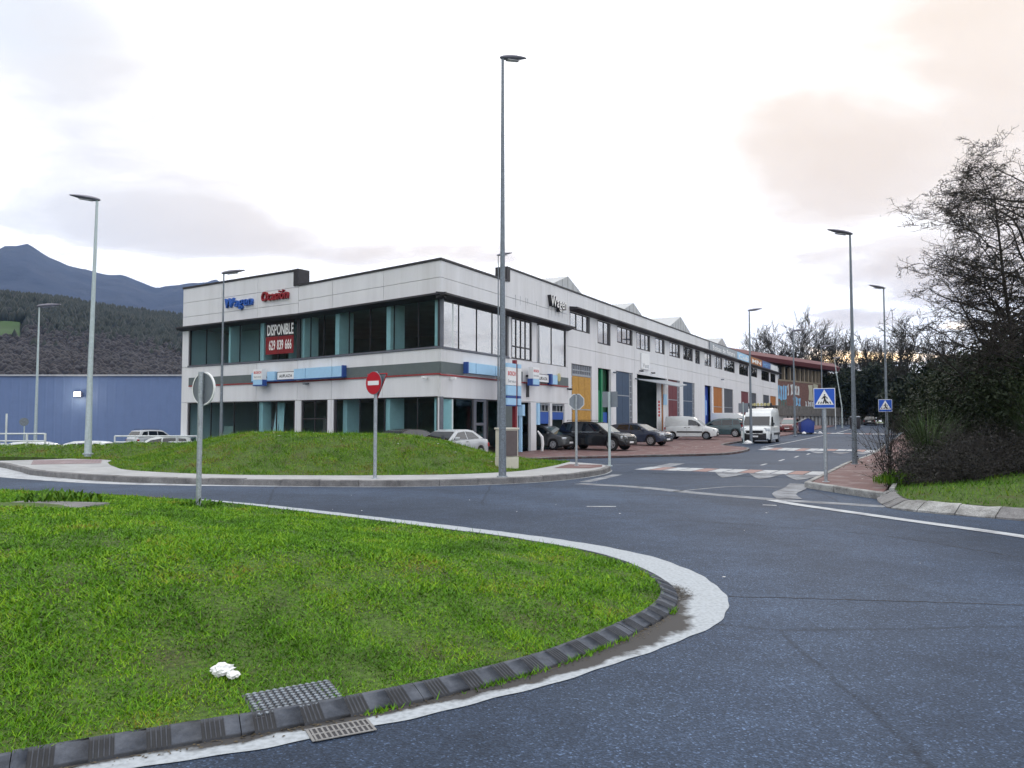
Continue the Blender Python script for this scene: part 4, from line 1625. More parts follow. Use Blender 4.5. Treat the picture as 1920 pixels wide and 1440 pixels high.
window(FB, [6.22, 6.75, 7.25, 7.75, 8.40], 4.69, 6.68, -.06, 'mirror_glass', fw=.05, edge=.05, hbar=5.3)
window(FB, [8.99, 10.8, 12.61], 4.67, 6.68, -.06, 'mirror_glass', fw=.012, edge=.05)
window(FB, [.1, 2.70], ZG - .4, 2.61, -.06, 'showroom_glass', fw=.04, edge=.05)
window(FB, [2.72, 3.85], ZG - .4, 2.61, -.06, 'showroom_glass', 'frame_grey', fw=.10, edge=.12, hbar=1.5, name='glass_door')
window(FB, [3.90, 6.42], ZG - .4, 2.61, -.06, 'showroom_glass', fw=.04, edge=.05)
mb = MB()
FB.box(mb, 5.0, 6.43, -.03, .02, ZG - .4, 2.60)
mb.build('blank_panel', 'band_grey', bld)
# corner posts
for z0, z1 in ((ZG - .4, 2.65), (4.74, 6.72)):
    mb = MB()
    mb.tube([(*(C0 - NA * .12 - NB * .02), hz(z0)), (*(C0 - NA * .12 - NB * .02), hz(z1))], .10, 10)
    mb.build('corner_post', 'frame_grey', bld)


def fin(F_, t0, t1, z0, z1, dep, w0=-.22):
    m_ = MB()
    F_.box(m_, t0, t1, w0 - dep, w0, z0, z1)
    m_.build('column', 'inside_white', bld)


for t0, t1 in ((.24, .52), (3.30, 3.57), (6.92, 7.22), (9.68, 9.95)):
    fin(FA, t0, t1, 3.95, 6.85, .95)
fin(FA2, 2.83, 3.12, 3.95, 6.85, .6)
fin(FA2, 5.6, 5.75, 3.95, 6.85, .8)
for t0, t1 in ((.24, .52), (3.30, 3.57)):
    fin(FA, t0, t1, ZB, 3.0, .95)
fin(FA, 6.6, 6.9, ZB, 3.0, .9, -.5)
fin(FA2, 2.83, 3.12, ZB, 3.0, .6)
# slabs, rear walls: one room per storey, L-shaped plan kept simple
in1 = np.array(street(12.7 * KB, -.35))
cor = C0 - NA * .25 - NB * .25
pA = KP - NA * .25
pL = np.array(FA2.p(LE - .1, -.3, 0)[:2])
deep = 11.0
back = [street(12.7 * KB, -.3), street(12.7 * KB, -deep), pL + UB * deep * .75, pL]
foot = [tuple(cor), tuple(pA), tuple(pL), tuple(back[2]), tuple(back[1]), tuple(back[0])]
for z0, z1, nm, mt in ((-.35, -.05, 'floor_slab', 'inside_floor'), (2.78, 3.95, 'floor_slab', 'inside_floor'), (6.86, 7.1, 'ceiling', 'inside_dark')):
    MB().extr([(x, y, hz(z0)) for x, y in foot], (0, 0, hz(z1) - hz(z0))).build(nm, mt, bld)
mb = MB()
for i in (2, 3, 4):
    a, b = np.array(foot[i]), np.array(foot[(i + 1) % 6])
    for z0, z1 in ((-.05, 2.78), (3.95, 6.86)):
        mb.add([(*a, hz(z0)), (*b, hz(z0)), (*b, hz(z1)), (*a, hz(z1))], [(0, 1, 2, 3)])
mb.build('rear_wall', 'inside_dark', bld)
# partition and left-end inner wall seen through the upper glass
mb = MB()
FA2.box(mb, 6.0, 9.0, -3.0, -2.9, 3.95, 6.86)
FA2.box(mb, 1.6, 3.0, -2.3, -2.2, 3.95, 6.86)
mb.build('partition', 'inside_white', bld)
# furniture left behind in the ground floor
for t, w_, sx, sy, h in ((7.6, -2.0, .9, .5, 1.0), (4.6, -2.4, 1.5, .6, .95), (2.0, -2.6, 1.6, .7, .9)):
    m_ = MB()
    FA2.box(m_, t, t + sx, w_ - sy, w_, -.05, h)
    FA2.box(m_, t + .05, t + sx - .05, w_ - sy * .5, w_ - sy * .4, h, h + .35)
    tag(m_.build('desk', 'cabinet' if t > 7 else 'door_slate', None), {7.6: 'pale desk with upright behind the leftmost ground floor glass', 4.6: 'dark counter behind the ground floor glass, left wing', 2.0: 'dark counter nearest the leaning panels in the left wing'}[t], 'desk')
for t, w_, sx in ((5.2, -4.5, 1.8), (1.4, -4.0, 1.7)):
    m_ = MB()
    FA.box(m_, t, t + sx, w_ - .7, w_, -.05, .95)
    FA.box(m_, t - .05, t + sx + .05, w_ - .75, w_ + .05, .95, 1.02)
    tag(m_.build('counter', 'inside_dark', None), 'dark counter inside the corner showroom, ' + ('farther from' if t > 3 else 'nearer to') + ' the street corner', 'counter')
for k, t in enumerate((2.55, 1.95)):
    m_ = MB()
    V = [FA2.p(t, -.5, -.1), FA2.p(t - .35, -.5, -.1), FA2.p(t - .6 + k * .35, -.75, 2.6), FA2.p(t - .25 + k * .35, -.75, 2.6)]
    m_.extr(V, (UA2[0] * .02, UA2[1] * .05, 0))
    tag(m_.build('leaning_board', 'inside_white', None), ('left' if k == 0 else 'right') + ' pale board leaning behind the ground floor glass', 'board')

# --- roofs
rf = [tuple(C0 - NA * .3 - NB * .3), tuple(KP - NA * .3), tuple(pL), tuple(pL + UB * 88 * KB * .9), tuple(street(80.6 * KB, -.3))]
MB().extr([(x, y, hz(7.9)) for x, y in rf], (0, 0, .15)).build('flat_roof', 'roof_flat', bld)
RIDGES = [(1066, 518), (1189, 568), (1278, 594), (1356, 634), (1401, 655), (1440, 669)]
gap_w = -7.0
cs, sn = math.cos(PITCH), math.sin(PITCH)
prev = None
for k, (px, py) in enumerate(RIDGES):
    s_ = on_ray(px, gap_w)
    pt = street(s_, gap_w)
    kx = (720. - py)
    dz_ = FPX * sn + kx * cs
    dy_ = FPX * cs - kx * sn
    zr = EYE + dz_ * pt[1] / dy_
    half = 6.2
    drop = half * .36
    a0 = [(*street(s_ - half, gap_w), zr - drop), (*street(s_, gap_w), zr), (*street(s_ + half, gap_w), zr - drop)]
    base = [(*street(s_ + half, gap_w), hz(7.95)), (*street(s_ - half, gap_w), hz(7.95))]
    vec = (-NB[0] * 24, -NB[1] * 24, 0)
    rb_ = MB().extr(a0 + base, vec).build('shed_roof', 'roof_metal', bld)
    # standing seams on the gable
    for q_ in np.arange(-half + .6, half - .3, 1.1):
        zt = zr - abs(q_) * .36 - .03
        m_ = MB()
        a = street(s_ + q_, gap_w + .012)
        m_.obox((*a, hz(8.0)), (*(UB * .05), 0), (*(NB * .03), 0), (0, 0, zt - hz(8.0)))
        m_.build('seam', 'roof_metal', rb_)
# aerial on the second ridge
s_ = on_ray(1196, -8)
p_ = street(s_, -8)
ae = empty('aerial', 'thin television aerial on the second shed roof', 'aerial', (*p_, hz(9.4)))
MB().tube([(0, 0, 0), (0, 0, 2.6)], .025, 6).build('mast', 'galvanised', ae)
m_ = MB().tube([(-.1, 0, 2.45), (1.1, .1, 2.5)], .014, 5)
for q_ in (.1, .35, .6, .85, 1.05):
    m_.tube([(q_, -.3, 2.46), (q_, .35, 2.46)], .009, 4)
m_.build('antenna', 'galvanised', ae)
# end and rear walls
mb = MB()
a, b = np.array(street(81 * KB - .02, -.02)), np.array(rf[3])
mb.extr([(*a, 0), (*b, 0), (*(b - UB * .3), 0), (*(a - UB * .3), 0)], (0, 0, hz(9.0)))
a, b = np.array(pL), np.array(rf[3])
mb.extr([(*a, -1.2), (*b, -1.2), (*(b + NB * .3), -1.2), (*(a + NB * .3), -1.2)], (0, 0, hz(9.1) + 1.2))
mb.build('outer_wall', 'white_panel', bld)
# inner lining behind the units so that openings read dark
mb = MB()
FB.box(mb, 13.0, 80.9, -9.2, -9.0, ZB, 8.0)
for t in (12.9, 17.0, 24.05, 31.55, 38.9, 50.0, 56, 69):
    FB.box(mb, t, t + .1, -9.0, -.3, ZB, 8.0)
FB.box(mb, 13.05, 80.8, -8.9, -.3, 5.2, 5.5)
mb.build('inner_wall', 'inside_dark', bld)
mb = MB()
FB.box(mb, 12.85, 81, -9.0, -.02, -.35, -.12)
mb.build('unit_floor', 'inside_floor', bld)

# --- upper windows of the units
for k, (a, b, z0) in enumerate(UPW):
    n_ = 2 if b - a < 2.6 else (3 if b - a < 4 else 4)
    cuts = [a + .02 + (b - a - .04) * q_ / n_ for q_ in range(n_ + 1)]
    wn = window(FB, cuts, z0 + .02, 7.86, -.07, 'mirror_glass', fw=.05, edge=.06)
    m_ = MB()
    FB.box(m_, b - .34, b - .02, -.16, -.02, z0 + .05, 7.84)
    m_.build('jamb', 'dark_metal', wn)

# --- unit doors
def slats(F_, parent, t0, t1, z0, z1, n_, w_, mat, name='slat', vertical=True, proud=.02):
    for q_ in range(n_):
        m_ = MB()
        if vertical:
            a = t0 + (t1 - t0) * q_ / n_
            b = t0 + (t1 - t0) * (q_ + 1) / n_
            F_.box(m_, a + .012, b - .012, w_, w_ + proud, z0, z1)
        else:
            a = z0 + (z1 - z0) * q_ / n_
            b = z0 + (z1 - z0) * (q_ + 1) / n_
            F_.box(m_, t0, t1, w_, w_ + proud, a + .008, b - .008)
        m_.build(name, mat, parent)


DM = {'orange': 'door_orange', 'navy': 'door_navy', 'red': 'door_red', 'navy2': 'door_navy', 'brown': 'door_brown', 'slate': 'door_slate', 'red2': 'door_red', 'slate2': 'door_slate', 'slate3': 'door_slate', 'brown2': 'door_brown'}
for a, b, k in DOORS:
    zb = -.25 if a < 40 else -.1
    if k in DM:
        m_ = MB()
        FB.box(m_, a, b, -.15, -.10, zb, 4.91)
        dr = m_.build('garage_door', DM[k], bld)
        if k == 'orange':
            slats(FB, dr, a + .22, b - .05, zb, 4.22, 3, -.098, 'door_orange', 'leaf', proud=.03)
            m_ = MB()
            FB.box(m_, a + .2, b, -.098, -.06, 4.24, 4.36)
            FB.box(m_, a + .2, b, -.098, -.06, 4.55, 4.62)
            pieces('rail', 'light_frame', [(FB, a + .22, b - .02, -.066, -.05, 2.28, 2.34)], dr)
            for q_ in np.linspace(a + .25, b - .1, 9):
                FB.box(m_, q_, q_ + .05, -.098, -.055, 4.36, 4.9)
            m_.build('grille', 'light_frame', dr)
            m_ = MB()
            FB.box(m_, a + .2, b, -.099, -.09, 4.24, 4.91)
            m_.build('glazing', 'frame_grey', dr)
            m_ = MB()
            FB.box(m_, a, a + .2, -.098, -.07, zb, 4.24)
            m_.build('side_light', 'frame_grey', dr)
            m_ = MB()
            for q_ in np.arange(.0, 4.2, .52):
                FB.box(m_, a, a + .21, -.068, -.05, q_, q_ + .06)
            m_.build('glazing_bar', 'light_frame', dr)
        else:
            n_ = 2
            edge = .55 if k in ('navy', 'red', 'navy2') else 0.0
            slats(FB, dr, a + .02, b - edge - .02, zb, 3.30 if edge else 3.0, n_, -.099, DM[k], 'leaf')
            slats(FB, dr, a + .02, b - edge - .02, 3.38 if edge else 3.08, 4.9, n_, -.099, DM[k], 'leaf')
            m_ = MB()
            FB.box(m_, a + .02, b - edge, -.098, -.07, 3.31 if edge else 3.01, 3.37 if edge else 3.07)
            m_.build('rail', 'light_frame', dr)
            if edge:
                m_ = MB()
                FB.box(m_, b - edge, b - .04, -.099, -.092, zb, 4.9)
                m_.build('side_light', 'frame_grey', dr)
                m_ = MB()
                for q_ in np.arange(.2, 4.9, .42):
                    FB.box(m_, b - edge + .02, b - .05, -.09, -.07, q_, q_ + .07)
                FB.box(m_, b - edge, b - edge + .07, -.09, -.06, zb, 4.9)
                m_.build('glazing_bar', 'light_frame', dr)
    elif k == 'green':
        m_ = MB()
        FB.box(m_, a, b, -.40, -.35, zb, 4.91)
        dr = m_.build('recess', 'door_dark_green', bld)
        m_ = MB()
        FB.box(m_, a + .02, a + .75, -.348, -.2, zb, 3.55)
        FB.box(m_, a + .77, a + 1.05, -.348, -.12, zb, 4.90)
        m_.build('jamb', 'door_green', dr)
        m_ = MB()
        FB.box(m_, a + 1.1, b - .02, -.348, -.3, zb, 2.2)
        m_.build('door_leaf', 'shutter_blue', dr)
    elif k == 'blue':
        m_ = MB()
        FB.box(m_, a, b, -.45, -.4, zb, 4.91)
        dr = m_.build('recess', 'door_blue', bld)
        m_ = MB()
        FB.box(m_, a + .02, a + .8, -.398, -.15, zb, 4.0)
        m_.build('jamb', 'door_bright_blue', dr)
        m_ = MB()
        FB.box(m_, a + .9, a + 1.8, -.398, -.35, 2.2, 3.6)
        m_.build('name_board', 'sign_blue', dr)
    elif k == 'open':
        m_ = MB()
        FB.box(m_, b - .9, b, -.3, -.02, zb, 4.6)
        dr = m_.build('door_surround', 'white_panel', bld)
        pieces('jamb', 'white_panel', [(FB, a, a + .12, -.2, -.05, zb, 4.91)], dr)
        m_ = MB()
        V = [FB.p(a + .3, -.1, 4.55), FB.p(b - .3, -.1, 4.75), FB.p(b - .4, 1.9, 4.35), FB.p(b - 2.6, 1.9, 4.15)]
        m_.extr(V, (0, 0, .07))
        m_.build('tilted_door', 'light_frame', dr)
        m_ = MB()
        FB.box(m_, b - 2.35, b - 1.3, -.1, -.04, zb, 4.5)
        m_.build('banner', 'sign_white', dr)
        m_ = MB()
        for q_ in (3.0, 2.75, 2.5, 2.25, 2.0):
            FB.box(m_, b - 2.1, b - 1.7, -.038, -.03, q_, q_ + .18)
        m_.build('banner_print', 'sign_red_text', dr)
        m_ = MB()
        FB.box(m_, b - 1.25, b - 1.0, -.2, -.02, zb, 4.5)
        m_.build('post', 'door_brown', dr)
        m_ = MB()
        FB.box(m_, b - .95, b - .1, -.02, .03, 2.9, 3.7)
        m_.build('plaque', 'sign_blue', dr)

# --- shuttered bays beside the totem
for a, b, zs in ((8.9, 10.54, 1.5), (10.8, 12.4, 1.72)):
    m_ = MB()
    FB.box(m_, a + .28 if a < 9 else a + .02, b - .02, -.14, -.10, zs, 2.12)
    sh = m_.build('roller_shutter', 'shutter_blue', bld)
    slats(FB, sh, a + (.30 if a < 9 else .04), b - .04, zs + .01, 2.10, 5, -.098, 'shutter_blue', vertical=False, proud=.015)
    m_ = MB()
    FB.box(m_, a, b, -.13, -.08, 2.13, 2.18)
    FB.box(m_, a, b, -.13, -.08, 2.48, 2.56)
    for q_ in (.45, .7):
        FB.box(m_, a + (b - a) * q_, a + (b - a) * q_ + .05, -.13, -.08, 2.18, 2.48)
    m_.build('transom', 'light_frame', sh)
    m_ = MB()
    FB.box(m_, a, b, -.5, -.45, 2.18, 2.5)
    m_.build('transom_light', 'frame_grey', sh)
m_ = MB()
FB.box(m_, 8.9, 9.16, -.14, .10, 1.45, 2.56)
m_.build('blue_box', 'sign_blue', bld)
m_ = MB()
FB.box(m_, 6.95, 7.2, -.1, .25, 1.9, 2.45)
FB.box(m_, 6.98, 7.1, -.02, .15, -.2, 1.9)
m_.build('blue_post_box', 'sign_blue', bld)
m_ = MB()
FB.box(m_, 6.87, 8.28, -.9, -.85, 1.98, 2.58)
FB.box(m_, 6.9, 8.28, -1.4, -1.35, -.3, 2.0)
m_.build('doorway', 'band_grey', bld)
m_ = MB()
FB.box(m_, 7.75, 8.05, .01, .03, 2.85, 3.55)
m_.build('vent_slot', 'print_black', bld)

# --- light blue fascia boxes
pieces('fascia_box', 'sign_blue', [(FA, 6.13, 6.82, .055, .30, 3.70, 4.19), (FA, 6.87, 8.90, .055, .30, 3.70, 4.20), (FA, 8.95, 9.86, .055, .30, 3.70, 4.20), (FA2, 1.4, 1.97, .055, .30, 3.69, 4.14),
                                   (FA2, 2.72, 3.2, .055, .30, 3.69, 4.12), (FB, 1.82, 2.42, .055, .30, 3.72, 4.18), (FB, 2.47, 4.15, .055, .30, 3.72, 4.18), (FB, 4.20, 4.72, .055, .30, 3.72, 4.17),
                                   (FB, 8.2, 8.58, .055, .30, 3.62, 4.10), (FB, 10.30, 10.92, .055, .30, 3.60, 4.08)])
pieces('fascia_trim', 'sign_deep_blue', [(FA, 6.05, 9.86, .052, .29, 3.655, 3.70), (FA, 6.05, 6.13, .052, .31, 3.66, 4.22), (FA2, 0.02, 3.22, .052, .29, 3.645, 3.69), (FB, 1.74, 1.82, .052, .31, 3.70, 4.20),
                                         (FB, 10.12, 10.30, .052, .31, 3.58, 4.13)])


def place(F_, t0, w0, z0, flip=False):
    """letters read left to right in the picture: along +t on the street side, along -t on the left side"""
    def f(a, b, c_):
        t = t0 - a / KB if flip else t0 + a / KB
        return F_.p(t, w0 + b, z0 + c_ / KB)
    return f


def panel_sign(F_, t0, t1, z0, z1, label, flip, text, name='sign_panel'):
    m_ = MB()
    F_.box(m_, t0, t1, .06, .16, z0, z1)
    s_ = m_.build(name, 'dark_metal', None)
    tag(s_, label, 'sign')
    m2 = MB()
    F_.box(m2, t0 + .04, t1 - .04, .161, .175, z0 + .03, z1 - .03)
    m2.build('face', 'sign_white', s_)
    wd = (t1 - t0) * KB
    glyphs(text, (z1 - z0) * KB * .36, wd * .72, 'letter', 'print_black', s_, place(F_, (t1 - .14 * (t1 - t0)) if flip else (t0 + .14 * (t1 - t0)), .177, z0 + (z1 - z0) * .32, flip), depth=.006, bold=.015)
    return s_


panel_sign(FA2, .03, 1.35, 3.70, 4.11, 'white panel sign with dark lettering in the left facade band', True, 'ALIPLAZA')
panel_sign(FB, 8.62, 10.08, 3.64, 4.08, 'white panel sign with dark lettering above the shuttered bays', False, 'ALIPLAZA')


def box_sign(F_, t0, t1, z0, z1, label, flip, out_=.42):
    s_ = empty('box_sign', label, 'sign')
    m_ = MB()
    F_.box(m_, t0, t1, .32, out_ + .2, z0 + (z1 - z0) * .38, z1)
    m_.build('upper_box', 'sign_white', s_)
    m_ = MB()
    F_.box(m_, t0, t1, .32, out_ + .2, z0 + .06, z0 + (z1 - z0) * .37)
    m_.build('lower_box', 'sign_blue', s_)
    m_ = MB()
    F_.box(m_, t0 + (0 if flip else -.05), t1 + .02, .32, out_ + .195, z0, z0 + .055)
    F_.box(m_, t0 + (-.04 if flip else -.10), t0 + (-.002 if flip else -.002), .32, out_ + .2, z0, z0 + (z1 - z0) * .37)
    m_.build('trim', 'sign_deep_blue', s_)
    wd = (t1 - t0) * KB
    glyphs('BOSCH', .13 * KB, wd * .8, 'letter', 'sign_red_text', s_, place(F_, t1 - (t1 - t0) * .1 if flip else t0 + (t1 - t0) * .1, out_ + .202, z0 + (z1 - z0) * .74, flip), depth=.006, bold=.02)
    glyphs('Service', .10 * KB, wd * .8, 'letter', 'print_grey', s_, place(F_, t1 - (t1 - t0) * .1 if flip else t0 + (t1 - t0) * .1, out_ + .202, z0 + (z1 - z0) * .50, flip), depth=.006)
    m_ = MB()
    F_.box(m_, (t0 + t1) / 2 - .08, (t0 + t1) / 2 + .08, -.0, .33, z0 + (z1 - z0) * .5, z0 + (z1 - z0) * .6)
    m_.build('bracket', 'dark_metal', s_)
    return s_


box_sign(FA2, 1.99, 2.70, 3.42, 4.26, 'small white and blue box sign hung on the left facade band', True)
box_sign(FB, 7.45, 8.15, 3.40, 4.32, 'small white and blue box sign hung beside the red totem', False)

# --- big letters on the parapet
sg = empty('letter_sign', 'raised blue letters on the left parapet', 'sign')
glyphs('Wagen', .52 * KB, 2.28 * KB, 'letter', 'letter_blue', sg, place(FA2, 5.72, .01, 7.72, True), depth=.16, shear=.15, bold=.014, space=.07)
sg = empty('letter_sign', 'raised red letters on the left parapet', 'sign')
glyphs('Ocasión', .50 * KB, 2.05 * KB, 'letter', 'letter_red', sg, place(FA2, 2.70, .01, 7.82, True), depth=.16, shear=.15, bold=.014, space=.07)
sg = empty('letter_sign', 'raised white letters on the street side parapet', 'sign')
glyphs('Wagen', .60 * KB, 2.0 * KB, 'letter_body', 'print_black', sg, place(FB, 10.24, .01, 7.80), depth=.24, bold=.012, space=.06)
glyphs('Wagen', .60 * KB, 2.0 * KB, 'letter', 'letter_white', sg, place(FB, 10.24, .252, 7.80), depth=.01, bold=.010, space=.064)
# rust runs below the lost and remaining letters
m_ = MB()
gg = np.random.default_rng(77)
for q_ in list(np.linspace(10.3, 12.1, 5)) + [7.1, 7.7, 7.9, 8.9, 6.6]:
    ln = gg.uniform(.3, .7)
    z1_ = 7.78 if q_ > 10 else 7.85
    m_.add([FB.p(q_, .004, z1_), FB.p(q_ + .05, .004, z1_), FB.p(q_ + .035, .004, z1_ - ln), FB.p(q_ + .015, .004, z1_ - ln)], [(0, 1, 2, 3)])
m_.build('rust_run', 'print_grey', bld)

# --- banner behind the upper glass
bn = empty('banner', 'red and black available banner with white lettering behind the upper glass', 'banner')
for z0, z1, mt in ((5.05, 5.95, 'banner_cloth'), (5.955, 6.72, 'banner_black')):
    m_ = MB()
    FA2.box(m_, .36, 2.48, -.05, -.03, z0, z1)
    m_.build('cloth', mt, bn)
glyphs('DISPONIBLE', .56 * KB, 2.0 * KB, 'letter', 'letter_white', bn, place(FA2, 2.36, -.028, 6.03, True), depth=.006, bold=.018, space=.07)
glyphs('629 839 666', .50 * KB, 1.72 * KB, 'letter', 'letter_white', bn, place(FA2, 2.22, -.028, 5.28, True), depth=.006, bold=.018, space=.08)

# --- small white plaque sign on the units, with cameras and lamps
m_ = MB()
FB.box(m_, 25.25, 27.0, .01, .10, 5.33, 6.46)
ps = tag(m_.build('plaque_sign', 'sign_white', None, bevel=.01), 'pale square sign above the open unit', 'sign')
glyphs('Vast', .36, 1.5, 'letter', 'print_grey', ps, place(FB, 25.5, .101, 5.45), depth=.006)
for F_, t, z, lb in ((FA, .75, 3.46, 'small white camera left of the street corner'), (FB, .75, 3.44, 'small white camera right of the street corner'), (FB, 12.75, 3.42, 'small dark camera at the end of the grey band'),
                     (FB, 19.9, 4.75, 'small lamp between the green and navy units'), (FB, 24.1, 4.55, 'small lamp right of the first navy door'), (FB, 25.0, 5.15, 'black flood lamp below the plaque sign'),
                     (FB, 27.6, 5.15, 'black bracket lamp right of the plaque sign'), (FB, 49.0, 5.7, 'small bracket lamp above the brown door'), (FA, 9.0, 3.45, 'rusty bracket below the left fascia boxes')):
    c_ = empty('wall_camera' if 'camera' in lb else 'wall_lamp' if 'lamp' in lb else 'wall_bracket', lb, 'camera' if 'camera' in lb else 'lamp' if 'lamp' in lb else 'bracket')
    mt = 'sign_white' if 'white' in lb else 'print_black' if 'black' in lb or 'dark' in lb else 'lamp_pole'
    m_ = MB()
    F_.box(m_, t - .03, t + .03, .0, .10, z - .02, z + .06)
    m_.build('mount', mt, c_)
    m_ = MB()
    F_.box(m_, t - .07, t + .07, .10, .34, z - .05, z + .05)
    m_.build('housing', mt, c_, bevel=.015)

# --- roof-line advertising boards at the far end
for a, b, mt, tx, tm, lb in ((44.4, 55.9, 'light_frame', 'Bolsas de Futuro', 'letter_white', 'grey advertising board with white lettering along the far parapet'),
                             (56.0, 62.9, 'sign_blue', 'Cubi', 'letter_white', 'light blue advertising board on the far parapet'),
                             (63.0, 69.6, 'door_brown', 'MN', 'letter_white', 'reddish brown advertising board on the far parapet'),
                             (69.7, 75.2, 'sign_deep_blue', 'HOT', 'graffiti_blue', 'deep blue advertising board on the far parapet')):
    m_ = MB()
    FB.box(m_, a, b, .06, .12, 8.18, 9.0)
    s_ = tag(m_.build('advertising_board', mt, None), lb, 'sign')
    glyphs(tx, .52, (b - a) * KB * .8, 'letter', tm, s_, place(FB, a + (b - a) * .1, .121, 8.36), depth=.01, bold=.02)
    m_ = MB()
    for q_ in (a + .3, b - .3):
        FB.box(m_, q_ - .05, q_ + .05, .0, .06, 8.3, 8.9)
    m_.build('bracket', 'dark_metal', s_)

# satellite dish on the band
c_ = empty('satellite_dish', 'round yellowish dish on the grey band above the shuttered bays', 'dish')
m_ = MB()
ctr = FB.p(11.45, .16, 4.02)
for k in range(16):
    pass
V = [Vector(ctr)] + [Vector(FB.p(11.45, .12, 4.02)) + Vector((*(UB * math.cos(k * .3927) * .26), math.sin(k * .3927) * .26)) for k in range(16)]
m_.add(V, [(0, 1 + k, 1 + (k + 1) % 16) for k in range(16)])
m_.build('bowl', 'yellow_dish', c_, smooth=60)
m_ = MB()
FB.box(m_, 11.42, 11.48, .0, .12, 3.98, 4.05)
m_.build('mount', 'dark_metal', c_)

# ================================================================== vehicles
def wheel(root, x, y, r_, wd, rim='rim', spokes=5, name='wheel'):
    sgn = 1 if y > 0 else -1
    w_ = bpy.data.objects.new(name, None)
    COL.objects.link(w_)
    w_.parent = root
    w_.location = (x, y, r_)
    h = wd / 2
    MB().lathe([(r_ * .62, -h * .9), (r_ * .93, -h), (r_, -h * .7), (r_, h * .7), (r_ * .93, h), (r_ * .62, h * .9)], (0, 0, 0), 'y', 28).build('tyre', 'tyre', w_, smooth=50)
    MB().lathe([(r_ * .64, sgn * h * .1), (r_ * .66, sgn * h * .92), (r_ * .60, sgn * h * .95), (r_ * .56, sgn * h * .4), (r_ * .1, sgn * h * .3)], (0, 0, 0), 'y', 28).build('barrel', 'plastic_black', w_, smooth=40)
    mb = MB()
    mb.lathe([(r_ * .66, sgn * h * .90), (r_ * .66, sgn * h * 1.02), (r_ * .57, sgn * h * 1.02), (r_ * .57, sgn * h * .9)], (0, 0, 0), 'y', 28)
    mb.lathe([(r_ * .17, sgn * h * .5), (r_ * .17, sgn * h * .98), (r_ * .1, sgn * h * 1.0)], (0, 0, 0), 'y', 14)
    for k in range(spokes):
        a = 2 * math.pi * k / spokes + .3
        ca, sa = math.cos(a), math.sin(a)
        ww = r_ * .085
        o_ = Vector((ca * r_ * .12 + sa * ww, sgn * h * .62, sa * r_ * .12 - ca * ww))
        mb.obox(o_, (ca * r_ * .48, 0, sa * r_ * .48), (-sa * 2 * ww, 0, ca * 2 * ww), (0, sgn * h * .34, 0))
    mb.build('rim', rim, w_)


